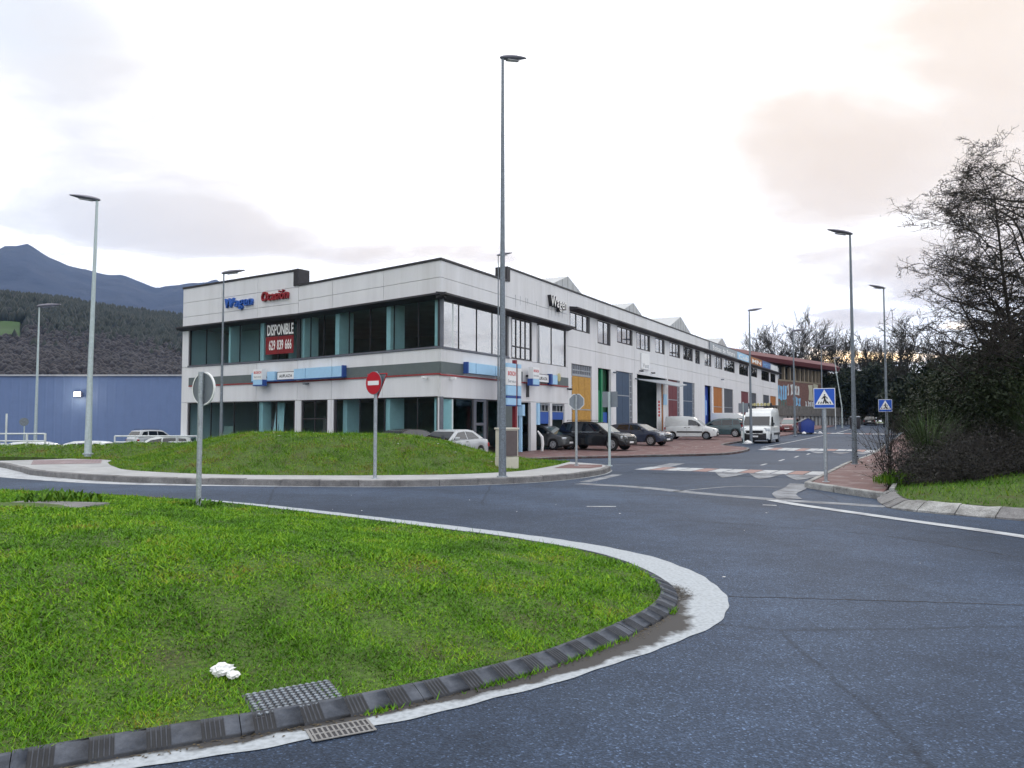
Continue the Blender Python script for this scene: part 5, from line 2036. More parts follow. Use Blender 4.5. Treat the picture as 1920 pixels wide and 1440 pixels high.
def car(name, label, cat, loc, rz, sp, group=None):
    """sp: measured profile of one vehicle; x forward, y left"""
    k = sp.get('scale', 1.0)
    root = empty(name, label, cat, loc, rz, group)
    root.scale = (k, k, k)
    Ln, Wd = sp['L'], sp['W']
    hl, hw = Ln / 2, Wd / 2
    xf = hl - sp['fo']
    xr = xf - sp['wb']
    r_ = sp['r']
    ra = r_ * 1.13
    top = np.array(sp['top'], float)
    paint = sp['paint']
    xs = sorted(set(np.round(np.r_[np.linspace(-hl, hl, 33), [xf + ra * math.cos(a) for a in np.linspace(0, math.pi, 13)], [xr + ra * math.cos(a) for a in np.linspace(0, math.pi, 13)],
                                   [-hl + .03, -hl + .08, hl - .03, hl - .08]], 4)))
    V, F = [], []
    gc = sp.get('gc', .2)
    for x in xs:
        zt = np.interp(x, top[:, 0], top[:, 1])
        e = max(0, (abs(x) - .30 * Ln) / (.20 * Ln))
        rnd_ = sp.get('round', .14)
        w_ = hw * (1 - rnd_ * e ** 2.2)
        zb = gc + .10 * max(0, (abs(x) - .42 * Ln) / (.08 * Ln)) ** 1.5
        arch = 0
        for c_ in (xf, xr):
            if abs(x - c_) < ra:
                zb = max(zb, r_ + math.sqrt(ra * ra - (x - c_) ** 2) * .98)
                arch = 1
        end = max(0, (abs(x) - (hl - .12)) / .12)
        zs = zt - .03 * end
        sh = sp.get('sh', .10)
        zm = max(zb + .02, min(zt - .16, .58 * zt))
        sec = [(0, zb), (w_ * .86, zb), (w_ * (.985 - .03 * end), zb + .04 if not arch else zb + .005), (w_ * (1 - .05 * end), max(zm, zb + .05)), (w_ * (.985 - .06 * end), zs - sh), (w_ * (.93 - .06 * end), zs - .015), (w_ * .72, zs + .018), (0, zs + .03)]
        zlo = zb
        prev = zlo
        for j, (y, z) in enumerate(sec):
            z = max(z, prev + (0.002 if j > 1 else 0))
            prev = z if j > 0 else prev
            V.append((x, y, z))
        for j, (y, z) in enumerate(sec):
            V.append((x, -y, z))
    m_ = 8
    # mirrored half reuses the corrected heights
    nst = len(xs)
    for i in range(nst):
        for j in range(m_):
            a = V[i * 16 + j]
            V[i * 16 + 8 + j] = (a[0], -a[1], a[2])
    for i in range(nst - 1):
        for j in range(m_ - 1):
            a, b = i * 16, (i + 1) * 16
            F.append((a + j, b + j, b + j + 1, a + j + 1))
            F.append((a + 8 + j, a + 9 + j, b + 9 + j, b + 8 + j))
    for i in (0, nst - 1):
        b = i * 16
        for j in range(m_ - 1):
            F.append((b + j, b + j + 1, b + 9 + j, b + 8 + j))
    me_v = {}
    mb = MB()
    mb.add(V, F)
    body = mb.build('body', paint, root, smooth=42)
    # greenhouse
    cab = sp['cab']                              # (x, z) windscreen foot .. roof .. rear foot
    zbelt = min(cab[0][1], cab[-1][1])
    zroof = max(q[1] for q in cab)
    Wb, Wr = hw * sp.get('wbelt', .93), hw * sp.get('wroof', .74)
    wy = lambda z: Wb + (Wr - Wb) * max(0, (z - zbelt)) / (zroof - zbelt)
    n_ = len(cab)
    V = [(x, wy(z), z) for x, z in cab] + [(x, -wy(z), z) for x, z in cab]
    F = [tuple(range(n_)), tuple(range(2 * n_ - 1, n_ - 1, -1))] + [(i, n_ + i, n_ + i + 1, i + 1) for i in range(n_ - 1)] + [(0, n_ - 1, 2 * n_ - 1, n_)]
    MB().add(V, F).build('cabin', sp.get('cabpaint', paint), root, smooth=45, bevel=sp.get('cbev', .055))
    gl = sp.get('glass', 'car_glass')

    def screen(i, a, b, iw0, iw1, mat, nm):
        """glass between cab points i and i+1, from fraction a to b, side inset"""
        (x0, z0), (x1, z1) = cab[i], cab[i + 1]
        d_ = Vector((x1 - x0, 0, z1 - z0))
        nrm = Vector((d_.z, 0, -d_.x)).normalized()
        if nrm.z < 0 and abs(nrm.z) > abs(nrm.x):
            nrm = -nrm
        mid = Vector(((x0 + x1) / 2, 0, 0))
        if abs(nrm.x) >= abs(nrm.z) and nrm.x * (mid.x - (cab[0][0] + cab[-1][0]) / 2) < 0:
            nrm = -nrm
        off_ = nrm * .014
        pa, pb = Vector((x0, 0, z0)) + d_ * a + off_, Vector((x0, 0, z0)) + d_ * b + off_
        ya, yb = wy(pa.z) - iw0, wy(pb.z) - iw1
        MB().extr([(pa.x, ya, pa.z), (pa.x, -ya, pa.z), (pb.x, -yb, pb.z), (pb.x, yb, pb.z)], -nrm * .006).build(nm, mat, root)
    screen(0, .04, .93, .06, .07, sp.get('screen', gl), 'windscreen')
    if sp.get('rear', True):
        screen(n_ - 2, sp.get('ra', .08), sp.get('rb', .80), .09, .08, gl, 'rear_window')
    for poly in sp['side']:
        for sg_ in (1, -1):
            MB().extr([(x, sg_ * (wy(z) + .010), z) for x, z in poly], (0, -sg_ * .012, 0)).build('side_window', gl, root)
    if sp.get('trim'):
        for sg_ in (1, -1):
            x0, x1, z = sp['trim']
            MB().box((x0 + x1) / 2, sg_ * (Wb + .022), z, x1 - x0, .012, .03).build('chrome_strip', 'chrome', root)
    for x in (xf, xr):
        for sg_ in (1, -1):
            wheel(root, x, sg_ * (hw - .115), r_, .22, sp.get('rim', 'rim'), sp.get('spokes', 5))
    # underside
    MB().box(0, 0, gc + .12, Ln * .86, Wd * .72, .22).build('chassis', 'plastic_black', root)
    # front end
    zf = np.interp(hl, top[:, 0], top[:, 1])
    fx = hl + .004
    gh = sp.get('grille', (.62, zf - .16, .16))
    mb = MB()
    mb.box(fx - .035, 0, gh[1], .09, gh[0], gh[2])
    gr = mb.build('grille', 'plastic_black', root, bevel=.012)
    if sp.get('grille_bars', 2):
        mb = MB()
        nb = sp.get('grille_bars', 2)
        for q_ in range(nb):
            z = gh[1] - gh[2] / 2 + gh[2] * (q_ + .5) / nb
            mb.box(fx + .012, 0, z, .03, gh[0] * .94, .022)
        mb.build('grille_bar', 'chrome', gr)
    for sg_ in (1, -1):
        hx, hy, hzz = sp.get('lamp', (hl - .13, hw * .72, zf - .10))
        mb = MB()
        lw, lh, ld = sp.get('lampsize', (.30, .13, .34))
        c_ = Vector((hx, sg_ * hy, hzz))
        a_ = sg_ * sp.get('lampyaw', .55)
        ux = Vector((math.cos(a_), math.sin(a_), 0))
        uy = Vector((-math.sin(a_), math.cos(a_), 0))
        mb.obox(c_ - ux * ld / 2 - uy * lw / 2 - Vector((0, 0, lh / 2)), ux * ld, uy * lw, Vector((0, 0, lh)))
        mb.build('headlight', 'headlight', root, bevel=.03, smooth=60)
    bh = sp.get('bumper', (gc + .06, .30))
    mb = MB()
    mb.box(hl - .12, 0, bh[0] + bh[1] / 2, .28, Wd * .80, bh[1])
    mb.build('front_bumper', sp.get('bumpmat', 'plastic_black'), root, bevel=.05, smooth=60)
    MB().box(hl + .028, 0, sp.get('platez', bh[0] + bh[1] * .62), .016, .50, .11).build('number_plate', 'plate_white', root)
    # rear end
    zr_ = np.interp(-hl, top[:, 0], top[:, 1])
    mb = MB()
    mb.box(-hl + .10, 0, gc + .24, .24, Wd * .80, .24)
    mb.build('rear_bumper', sp.get('bumpmat', 'plastic_black'), root, bevel=.05, smooth=60)
    for sg_ in (1, -1):
        mb = MB()
        tz = sp.get('tail', (zr_ - .16, .20))
        mb.box(-hl + .14, sg_ * hw * .80, tz[0], .26, .20, tz[1])
        mb.build('tail_light', 'tail_red', root, bevel=.03, smooth=60)
    MB().box(-hl - .018, 0, sp.get('rplatez', .62), .016, .50, .11).build('number_plate', 'plate_white', root)
    # mirrors, handles, door gaps
    mxx, mz = sp.get('mirror', (cab[0][0] - .42, zbelt + .10))
    for sg_ in (1, -1):
        mb = MB()
        mb.box(mxx, sg_ * (hw + .10), mz, .12, .20, .15)
        mr = mb.build('mirror', sp.get('mirrormat', paint), root, bevel=.04, smooth=60)
        MB().box(mxx + .01, sg_ * (hw - .01), mz - .03, .05, .12, .04).build('mirror_arm', 'plastic_black', mr)
        for x in sp.get('gaps', ()):
            zt = np.interp(x, top[:, 0], top[:, 1])
            MB().add([(x - .006, sg_ * (hw + .002), gc + .16), (x + .006, sg_ * (hw + .002), gc + .16), (x + .006, sg_ * (hw * .99 + .002), zt - .12), (x - .006, sg_ * (hw * .99 + .002), zt - .12)],
                     [(0, 1, 2, 3)]).build('door_gap', 'print_black', root)
        for x, z in sp.get('handles', ()):
            MB().box(x, sg_ * (hw + .012), z, .16, .03, .03).build('handle', sp.get('handlemat', 'plastic_black'), root, bevel=.008)
        if sp.get('strip'):
            x0, x1, z, hh = sp['strip']
            MB().box((x0 + x1) / 2, sg_ * (hw + .006), z, x1 - x0, .03, hh).build('side_moulding', 'plastic_black', root)
        if sp.get('rails'):
            x0, x1 = sp['rails']
            MB().tube([(x0, sg_ * Wr * .92, zroof + .01), (x0 - .06, sg_ * Wr * .92, zroof + .06), (x1 + .06, sg_ * Wr * .92, zroof + .06), (x1, sg_ * Wr * .92, zroof)], .018, 6).build('roof_rail', 'plastic_black', root)
    return root


SUV = dict(L=4.8, W=1.92, fo=.86, wb=2.9, r=.385, gc=.27, paint='car_black', top=[(-2.4, .96), (-2.3, 1.05), (-1.0, 1.08), (1.0, 1.08), (1.25, 1.09), (1.9, 1.02), (2.25, .93), (2.4, .80)],
           cab=[(1.28, 1.07), (.42, 1.66), (.1, 1.72), (-.7, 1.76), (-1.55, 1.73), (-1.95, 1.66), (-2.28, 1.06)], wroof=.70,
           side=[[(.95, 1.14), (.36, 1.56), (-.22, 1.63), (-.22, 1.13)], [(-.30, 1.13), (-.30, 1.63), (-1.15, 1.64), (-1.22, 1.14)], [(-1.36, 1.18), (-1.26, 1.62), (-1.72, 1.58), (-1.98, 1.22)]],
           trim=(-1.2, .95, 1.10), gaps=(.85, -.26, -1.25), handles=((-.05, .95), (-1.05, .95)), rails=(.0, -1.7), grille=(.85, .72, .22), grille_bars=3, lamp=(2.16, .70, .80), lampsize=(.36, .17, .30),
           bumper=(.34, .22), platez=.50, spokes=5, glass='car_glass', screen='car_glass_pale')
XOV = dict(L=4.42, W=1.80, fo=.86, wb=2.7, r=.345, gc=.22, paint='car_graphite', top=[(-2.2, .90), (-2.1, 1.0), (-1.0, 1.0), (.9, .98), (1.15, .98), (1.75, .92), (2.1, .82), (2.21, .68)],
           cab=[(1.18, .96), (.30, 1.42), (-.1, 1.49), (-.8, 1.49), (-1.5, 1.40), (-1.75, 1.34), (-2.12, .98)], wroof=.68,
           side=[[(.85, 1.03), (.30, 1.33), (-.25, 1.39), (-.25, 1.03)], [(-.33, 1.03), (-.33, 1.39), (-1.1, 1.36), (-1.25, 1.06)]], gaps=(.75, -.3, -1.2), handles=((-.08, .88), (-1.0, .88)),
           grille=(.80, .64, .17), grille_bars=2, lamp=(1.98, .66, .74), lampsize=(.32, .15, .34), bumper=(.26, .20), platez=.42, spokes=7, screen='car_glass_pale')
HATCH = dict(L=4.26, W=1.80, fo=.82, wb=2.68, r=.33, gc=.2, paint='car_teal', top=[(-2.13, .95), (-2.05, 1.02), (-.9, 1.0), (1.0, .97), (1.3, .94), (1.8, .86), (2.05, .76), (2.13, .62)],
             cab=[(1.42, .93), (.5, 1.46), (.0, 1.60), (-.9, 1.62), (-1.6, 1.58), (-1.85, 1.50), (-2.08, 1.0)], wroof=.72,
             side=[[(.95, 1.02), (.42, 1.36), (-.2, 1.48), (-.2, 1.02)], [(-.28, 1.02), (-.28, 1.48), (-1.1, 1.50), (-1.1, 1.03)], [(-1.2, 1.06), (-1.2, 1.48), (-1.62, 1.44), (-1.78, 1.12)]],
             gaps=(.8, -.24, -1.15), handles=((-.08, .90), (-1.0, .92)), grille=(.55, .60, .10), lamp=(1.93, .64, .72), tail=(1.05, .42), spokes=6, bumpmat='car_teal', screen='car_glass_pale')
KANG = dict(L=4.0, W=1.66, fo=.78, wb=2.6, r=.30, gc=.2, paint='car_white', round=.10, top=[(-2.0, 1.0), (-1.9, 1.05), (-.5, 1.05), (.8, 1.02), (1.05, 1.02), (1.6, .90), (1.9, .80), (2.0, .66)],
            cab=[(1.12, 1.0), (.48, 1.55), (.28, 1.72), (-.4, 1.80), (-1.5, 1.80), (-1.88, 1.74), (-1.97, 1.03)], wroof=.82, wbelt=.95,
            side=[[(.86, 1.08), (.46, 1.42), (.12, 1.52), (-.12, 1.52), (-.12, 1.08)]], gaps=(.95, -.22), handles=((-.05, .92), (-.35, .92)), strip=(-1.0, .95, .58, .10), grille=(.50, .58, .10), bumper=(.26, .30),
            lamp=(1.78, .60, .72), lampsize=(.30, .16, .30), rim='sign_back', spokes=8, mirrormat='plastic_black', screen='car_glass_pale')
BOXER = dict(L=5.4, W=2.05, fo=.95, wb=3.45, r=.34, gc=.22, paint='car_white', round=.07, top=[(-2.7, 1.2), (-2.6, 1.25), (0, 1.25), (1.6, 1.25), (1.85, 1.25), (2.3, 1.12), (2.6, .98), (2.7, .80)],
             cab=[(1.95, 1.24), (1.30, 1.98), (1.08, 2.22), (.5, 2.50), (-.5, 2.56), (-2.4, 2.56), (-2.64, 2.50), (-2.68, 1.22)], wroof=.86, wbelt=.97, rear=False,
             side=[[(1.60, 1.34), (1.22, 1.84), (1.0, 1.92), (.52, 1.92), (.52, 1.20), (1.3, 1.22)]], gaps=(.4, 1.75), handles=((.55, 1.08),), strip=(-2.2, .6, .66, .16), grille=(1.15, .80, .24), grille_bars=0, bumper=(.26, .46),
             platez=.50, lamp=(2.44, .80, .98), lampsize=(.30, .24, .40), lampyaw=.7, mirror=(1.55, 1.40), mirrormat='plastic_black', rim='sign_back', spokes=8, cbev=.09)
SEDAN = dict(L=4.35, W=1.78, fo=.85, wb=2.6, r=.32, gc=.18, paint='car_silver', top=[(-2.17, .84), (-2.05, .95), (-1.3, .98), (1.0, .93), (1.25, .92), (1.8, .82), (2.07, .72), (2.17, .58)],
             cab=[(1.3, .92), (.45, 1.34), (.1, 1.42), (-.6, 1.42), (-1.0, 1.36), (-1.7, .97)], wroof=.66, side=[[(.9, .98), (.36, 1.28), (-.2, 1.33), (-.2, .98)], [(-.28, .98), (-.28, 1.33), (-.85, 1.28), (-1.25, 1.0)]],
             gaps=(.8, -.24), handles=((-.08, .86),), grille=(.55, .56, .10), lamp=(1.95, .64, .68), bumpmat='car_silver', screen='car_glass')


def park(px, w_, name, label, cat, sp, dang=0.0, face=1, dz=.10):
    s_ = on_ray(px, w_)
    p_ = street(s_, w_)
    ang = math.atan2(NB[1] * face, NB[0] * face) + R(dang)
    return car(name, label, cat, (p_[0], p_[1], gzf(*p_) + dz), ang, sp, group='cars parked before the units')


def v_(sp, **kw):
    q_ = dict(sp)
    q_.update(kw)
    return q_


park(1117, 2.75, 'parked_car', 'black sport utility car parked nose out before the orange door', 'car', v_(SUV, scale=.95), -6)
park(1196, 2.9, 'parked_car', 'dark graphite crossover parked between black car and white van', 'car', v_(XOV, scale=.98), -8)
park(1296, 2.6, 'parked_van', 'small white panel van with black side moulding parked nose out', 'van', v_(KANG, scale=1.06), 6)
park(1350, 3.1, 'parked_car', 'teal grey people carrier parked with its tail to the street', 'car', v_(HATCH, scale=1.05), 4, -1)
park(1378, 2.6, 'parked_van', 'white panel van partly hidden behind the delivery van', 'van', v_(BOXER, scale=.86, L=4.9, fo=.9, wb=3.0), -4)
park(1019, -.35, 'parked_car', 'dark grey damaged hatchback behind the black car', 'car', v_(HATCH, paint='car_grey', bumpmat='car_grey', scale=.92), -8)
s_ = 31.6
p_ = street(s_, 8.55)
bx = car('delivery_van', 'large white delivery van facing down the street with roof rack', 'van', (p_[0], p_[1], gzf(*p_)), math.atan2(-UB[1], -UB[0]) + R(1), v_(BOXER, scale=1.03))
mb = MB()
for x in (.3, -.6, -1.5, -2.3):
    mb.box(x, 0, 2.70, .05, 1.7, .04)
for y in (-.82, .82):
    mb.box(-1.0, y, 2.72, 2.9, .05, .05)
    for x in (.3, -1.0, -2.3):
        mb.box(x, y * .96, 2.62, .05, .04, .16)
mb.build('roof_rack', 'plastic_black', bx)
for q_ in range(6):
    y = -.62 + q_ * .25
    MB().lathe([(.10, -.02), (.115, 0), (.10, .02)], (.34, y, 2.83), 'x', 12).build('ring', 'yellow_dish', bx)
for y in (-.8, .8):
    MB().lathe([(.05, 0), (.075, .08), (.06, .2), (.02, .24)], (.32, y, 2.72), 'z', 10).build('beacon', 'plastic_black', bx)
mb = MB()
mb.box(2.735, 0, .80, .02, 1.22, .028)
V = [(2.742, -.62, .93), (2.742, .62, .93), (2.742, .56, .68), (2.742, -.56, .68)]
mb2 = MB()
for a, b in ((0, 1), (1, 2), (2, 3), (3, 0)):
    mb2.tube([V[a], V[b]], .022, 6)
mb2.build('grille_ring', 'chrome', bx)
# other cars
p_ = street(63, 5.9)
car('parked_car', 'dark red car half hidden behind the blue waste container', 'car', (*p_, gzf(*p_) + .02), math.atan2(-UB[1], -UB[0]), v_(HATCH, paint='car_red', bumpmat='car_red'))
p_ = pix(1632, 797, 1.09)
car('parked_car', 'black car seen from behind at the far end of the street', 'car', (*p_, 1.06), math.atan2(UB[1], UB[0]), v_(SEDAN, paint='car_black', bumpmat='car_black'))
car('parked_car', 'silver saloon half hidden behind the mound at the street corner', 'car', (-2.75, 34.6, gzf(-2.7, 34.6) + .0), R(240), v_(SEDAN, scale=.96, screen='car_glass'))
car('parked_car', 'dark car showing only its roof over the mound by the corner', 'car', (-5.0, 35.2, gzf(-5, 35.2) + .0), R(232), v_(SEDAN, paint='car_black', bumpmat='car_black', scale=.98))
car('parked_car', 'silver sport utility car with roof rails near the blue hall', 'car', (-32.3, 70, gzf(-32.3, 70) + .05), R(62), v_(SUV, paint='car_silver', scale=.95))
car('parked_car', 'white car roof left of the pale lamp post', 'car', (-27.4, 45.5, gzf(-27.4, 45.5) + .05), R(10), v_(HATCH, paint='car_white', bumpmat='car_white', scale=.92))
car('parked_car', 'white car roof just beside the pale lamp post', 'car', (-25.3, 45.2, gzf(-25.3, 45.2) + .08), R(185), v_(HATCH, paint='car_white', bumpmat='car_white', scale=.93))
car('parked_car', 'pale car cut by the left edge of the picture', 'car', (-29.6, 43.6, gzf(-29.6, 43.6) + .05), R(185), v_(SEDAN, paint='car_white', scale=1.0))
car('parked_car', 'white car behind the left end of the showroom', 'car', (-22.0, 48.6, gzf(-22, 48.6) + .05), R(190), v_(HATCH, paint='car_white', scale=1.0))
# loose bumper skin leaning on the pillar, white bag by the sign foot
p_ = np.array(FB.p(8.15, .5, 0)[:2])
mb = MB()
pts = [(0, 0, -.1), (.05, 0, .35), (-.05, 0, .75), (-.22, 0, 1.1)]
mb.tube([Vector((p_[0] + a * 1.0 + .25 * q_ / 3, p_[1] + .0, gzf(*p_) + .1 + c_)) for q_, (a, b, c_) in enumerate([(0.25, 0, 0), (.2, 0, .4), (.08, 0, .8), (-.25, 0, 1.15)])], [.07, .09, .09, .04], 8)
tag(mb.build('bumper_skin', 'litter_white', None, smooth=60), 'white bumper skin leaning against the pillar', 'car part')

# ================================================================== street furniture
def lamp(label, base, h, r0=.11, mat='lamp_pole', head=.62, ang=0.0, group='street lamps', lean=0.0):
    L_ = empty('street_lamp', label, 'street lamp', base, 0, group)
    MB().tube([(0, 0, -.1), (0, 0, h * .3), (lean * .6, 0, h * .7), (lean, 0, h)], [r0, r0 * .74, r0 * .52, r0 * .36], 14).build('pole', mat, L_, smooth=60)
    MB().tube([(0, 0, -.02), (0, 0, .03)], [r0 * 1.45, r0 * 1.4], 12).build('base_plate', 'galvanised', L_)
    mb_ = MB()
    mb_.box(0, -r0 * .93, .75, r0 * .9, .03, .34)
    mb_.build('hatch', mat, L_, bevel=.01)
    ca, sa = math.cos(ang), math.sin(ang)
    V, F, ns = [], [], 9
    prof = [(-.10, .035, .03), (-.02, .075, .055), (.12, .11, .075), (.30, .13, .08), (.50, .12, .07), (.72, .085, .05), (.92, .03, .02)]
    for x, w_, t_ in prof:
        for k in range(ns):
            a = 2 * math.pi * k / ns
            xx, yy, zz = x * head / .7, math.cos(a) * w_ * head / .55, math.sin(a) * t_ * head / .68 + .03 + x * .16
            V.append((lean + xx * ca - yy * sa, xx * sa + yy * ca, h + zz))
    for i in range(len(prof) - 1):
        for k in range(ns):
            F.append((i * ns + k, i * ns + (k + 1) % ns, (i + 1) * ns + (k + 1) % ns, (i + 1) * ns + k))
    F += [tuple(range(ns)), tuple(range((len(prof) - 1) * ns, len(prof) * ns))]
    hd = MB().add(V, F).build('lamp_head', 'lamp_head', L_, smooth=60)
    x0, x1 = .16 * head / .7, .62 * head / .7
    wv = .075 * head / .55
    P_ = [(x0, -wv), (x1, -wv * .8), (x1, wv * .8), (x0, wv)]
    MB().extr([(lean + x * ca - y * sa, x * sa + y * ca, h + .03 + x * .13 - .078 * head / .66) for x, y in P_], (0, 0, .012)).build('lens', 'lamp_lens', hd)
    return L_


lamp('tall grey street lamp standing on the walk before the showroom corner', (-.25, 20.34, .16), 11.2, .105, 'lamp_pole', .56, R(30))
lamp('pale street lamp at the left end of the mound', (-17.0, 31.1, .32), 10.3, .14, 'lamp_pale', .8, R(188), lean=.1)
lamp('pale street lamp by the fence at the far left', (-36.9, 60, -.9), 11.5, .14, 'lamp_pale', 1.2, R(5))
lamp('slim street lamp in front of the left showroom wing', (-13.9, 37.0, .0), 8.75, .09, 'lamp_pole', .75, R(5))
lamp('slim street lamp behind the tall one at the corner', (-.62, 34.6, -.15), 9.25, .055, 'lamp_pole', .5, R(20))
lamp('street lamp on the right pavement just beyond the crossing sign', (11.95, 27.05, .12), 8.1, .095, 'lamp_pole', .6, R(180))
lamp('street lamp on the right pavement by the second crossing sign', (18.2, 37.6, .12), 8.0, .085, 'lamp_pole', .55, R(180))
p_ = pix(1404, 826, 0)
lamp('street lamp behind the delivery van', (17.4, 56.4, .05), 9.7, .12, 'lamp_pole', .75, R(8))
lamp('street lamp by the blue waste container', (27.75, 76.0, .25), 10.3, .13, 'lamp_pole', 1.0, R(-3))
lamp('street lamp before the brick building, left of the litter bin', (36.9, 92.0, .55), 10.0, .12, 'lamp_pole', 1.0, R(-3))
lamp('pale leaning street lamp beside the litter bin', (45.2, 106, .75), 9.6, .11, 'lamp_pale', .95, R(8), lean=-.9)


def disc(c, nrm, r_, n_, rot=0.0):
    c, nrm = Vector(c), Vector(nrm).normalized()
    x = Vector((0, 0, 1)).cross(nrm).normalized()
    y = nrm.cross(x)
    return [c + x * math.cos(2 * math.pi * k / n_ + rot) * r_ + y * math.sin(2 * math.pi * k / n_ + rot) * r_ for k in range(n_)], x, y


def post(label, base, h, r_=.035, mat='galvanised', lean=(0, 0)):
    s_ = empty('road_sign', label, 'road sign', base, 0, 'road signs')
    MB().tube([(0, 0, -.15), (lean[0], lean[1], h)], [r_, r_], 10).build('pole', mat, s_, smooth=60)
    MB().tube([(0, 0, -.02), (0, 0, .015)], [r_ * 2.2, r_ * 2.0], 10).build('foot', mat, s_)
    return s_


# round sign seen from behind on the near island
b0 = (-5.6, 13.9, float(zisl(-5.6, 13.9)))
up_ = .24 - b0[2]
s_ = post('round sign seen from behind on a grey pole at the back of the near island', b0, 2.26 + up_, .045)
nv = Vector((.506, .862, 0)).normalized()
c_ = Vector((0, 0, 1.96 + up_)) + nv * .06
d0, x_, y_ = disc(c_, nv, .30, 32)
MB().extr(d0, nv * .018).build('plate', 'sign_back', s_)
d1, *_ = disc(c_ - nv * .012, nv, .302, 32)
d2, *_ = disc(c_ - nv * .012, nv, .278, 32)
mb = MB()
mb.add(d1 + d2, [(k, (k + 1) % 32, 32 + (k + 1) % 32, 32 + k) for k in range(32)])
mb.add(d1 + [p + nv * .034 for p in d1], [(k, (k + 1) % 32, 32 + (k + 1) % 32, 32 + k) for k in range(32)])
mb.build('rim', 'sign_white', s_)
MB().obox(c_ - nv * .02 - x_ * .03 - Vector((0, 0, .29)), x_ * .06, nv * .018, Vector((0, 0, .58))).build('rear_channel', 'lamp_pole', s_)

# no entry sign with a give way sign on its back
s_ = post('red no entry sign with a triangular sign on its back', (-3.52, 19.95, .15), 2.75, .045)
nv = Vector((-.625, -.78, 0)).normalized()
c_ = Vector((0, 0, 2.45)) + nv * .06
d0, x_, y_ = disc(c_, nv, .30, 32)
MB().extr(d0, nv * .015).build('plate', 'sign_back', s_)
d1, *_ = disc(c_ + nv * .017, nv, .29, 32)
fc = MB().extr(d1, nv * .003).build('face', 'sign_red', s_)
MB().extr([c_ + nv * .022 + x_ * a + Vector((0, 0, b)) for a, b in ((-.21, -.055), (.21, -.055), (.21, .055), (-.21, .055))], nv * .003).build('bar', 'sign_white', fc)
ntv = Vector((.60, .80, 0)).normalized()
ct = Vector((0, 0, 2.37)) + ntv * .06
xt = Vector((0, 0, 1)).cross(ntv).normalized()
tri = [ct + xt * a + Vector((0, 0, b)) for a, b in ((-.36, .32), (.36, .32), (0, -.32))]
MB().extr(tri, ntv * .015).build('give_way_plate', 'sign_back', s_, bevel=.01)
mb = MB()
for a, b in ((0, 1), (1, 2), (2, 0)):
    mb.tube([tri[a] - ntv * .006, tri[b] - ntv * .006], .013, 6)
mb.build('plate_rim', 'sign_red', s_)

# octagon from behind, square from behind
s_ = post('octagonal stop sign seen from behind on the mound pavement', (2.14, 25.77, .15), 2.35, .042)
nv = Vector((.25, .97, 0)).normalized()
d0, x_, y_ = disc(Vector((0, 0, 2.12)) + nv * .05, nv, .27, 8, math.pi / 8)
MB().extr(d0, nv * .015).build('plate', 'sign_back', s_)
mb = MB()
for k in range(8):
    mb.tube([d0[k] - nv * .003, d0[(k + 1) % 8] - nv * .003], .010, 5)
mb.build('rim', 'sign_white', s_)
MB().obox(Vector((0, 0, 1.86)) + nv * .02 - x_ * .03, x_ * .06, nv * .02, Vector((0, 0, .52))).build('rear_channel', 'lamp_pole', s_)
MB().box(.17, .035, 2.10, .05, .02, .05).build('sticker', 'print_black', s_)


def crossing_sign(label, base, h, size, nv, back=False, mat='galvanised', pole=True):
    q_ = post(label, base, h + (size if not back else size * 1.0), .042, mat) if pole else empty('road_sign', label, 'road sign', base, 0, 'road signs')
    n_ = Vector((*nv, 0)).normalized()
    x = Vector((0, 0, 1)).cross(n_).normalized()
    c = Vector((0, 0, h + size / 2)) + n_ * .055
    sq = lambda s, o_: [c + n_ * o_ + x * a * s + Vector((0, 0, b * s)) for a, b in ((-.5, -.5), (.5, -.5), (.5, .5), (-.5, .5))]
    MB().extr(sq(size, 0), n_ * .018).build('plate', 'sign_back', q_, bevel=.008)
    if pole is False:
        MB().tube([Vector((0, 0, h + size * .3)), c - n_ * .0 + Vector((0, 0, -size * .2))], .02, 6).build('bracket', 'galvanised', q_)
    MB().extr(sq(size * .985, .019), n_ * .002).build('border', 'sign_white', q_)
    MB().extr(sq(size * .93, .0225), n_ * .002).build('face', 'sign_face_blue', q_)
    P = lambda pts, o_: [c + n_ * o_ + x * a * size + Vector((0, 0, b * size)) for a, b in pts]
    MB().extr(P([(-.42, -.32), (.42, -.32), (0, .43)], .026), n_ * .002).build('triangle', 'sign_white', q_)
    mb_ = MB()
    o_ = .030
    # striding figure and crossing stripes
    for pts in ([(-.05, .10), (.045, .12), (.05, -.04), (-.02, -.06)], [(-.02, -.05), (.05, -.04), (.02, -.14), (.10, -.24), (.16, -.24), (.15, -.20), (.08, -.13)],
                [(.05, -.05), (-.02, -.05), (-.05, -.14), (-.10, -.24), (-.03, -.24), (.01, -.15)], [(.03, .12), (.15, .02), (.13, -.05), (.105, -.04), (.11, .01), (.03, .06)],
                [(-.04, .10), (-.10, .01), (-.14, -.02), (-.12, -.045), (-.07, -.02), (-.01, .05)]):
        mb_.extr(P(pts, o_), n_ * .002)
    hd = [(.012 + .036 * math.cos(k * .6283), .165 + .036 * math.sin(k * .6283)) for k in range(10)]
    mb_.extr(P(hd, o_), n_ * .002)
    for k in range(6):
        a = -.30 + k * .108
        mb_.extr(P([(a, -.27), (a + .045, -.27), (a + .075, -.165), (a + .035, -.165)] if k < 3 else [(a + .02, -.27), (a + .065, -.27), (a + .03, -.165), (a - .01, -.165)], o_ + .0025), n_ * .002)
    mb_.build('pictogram', 'print_black', q_)
    return q_


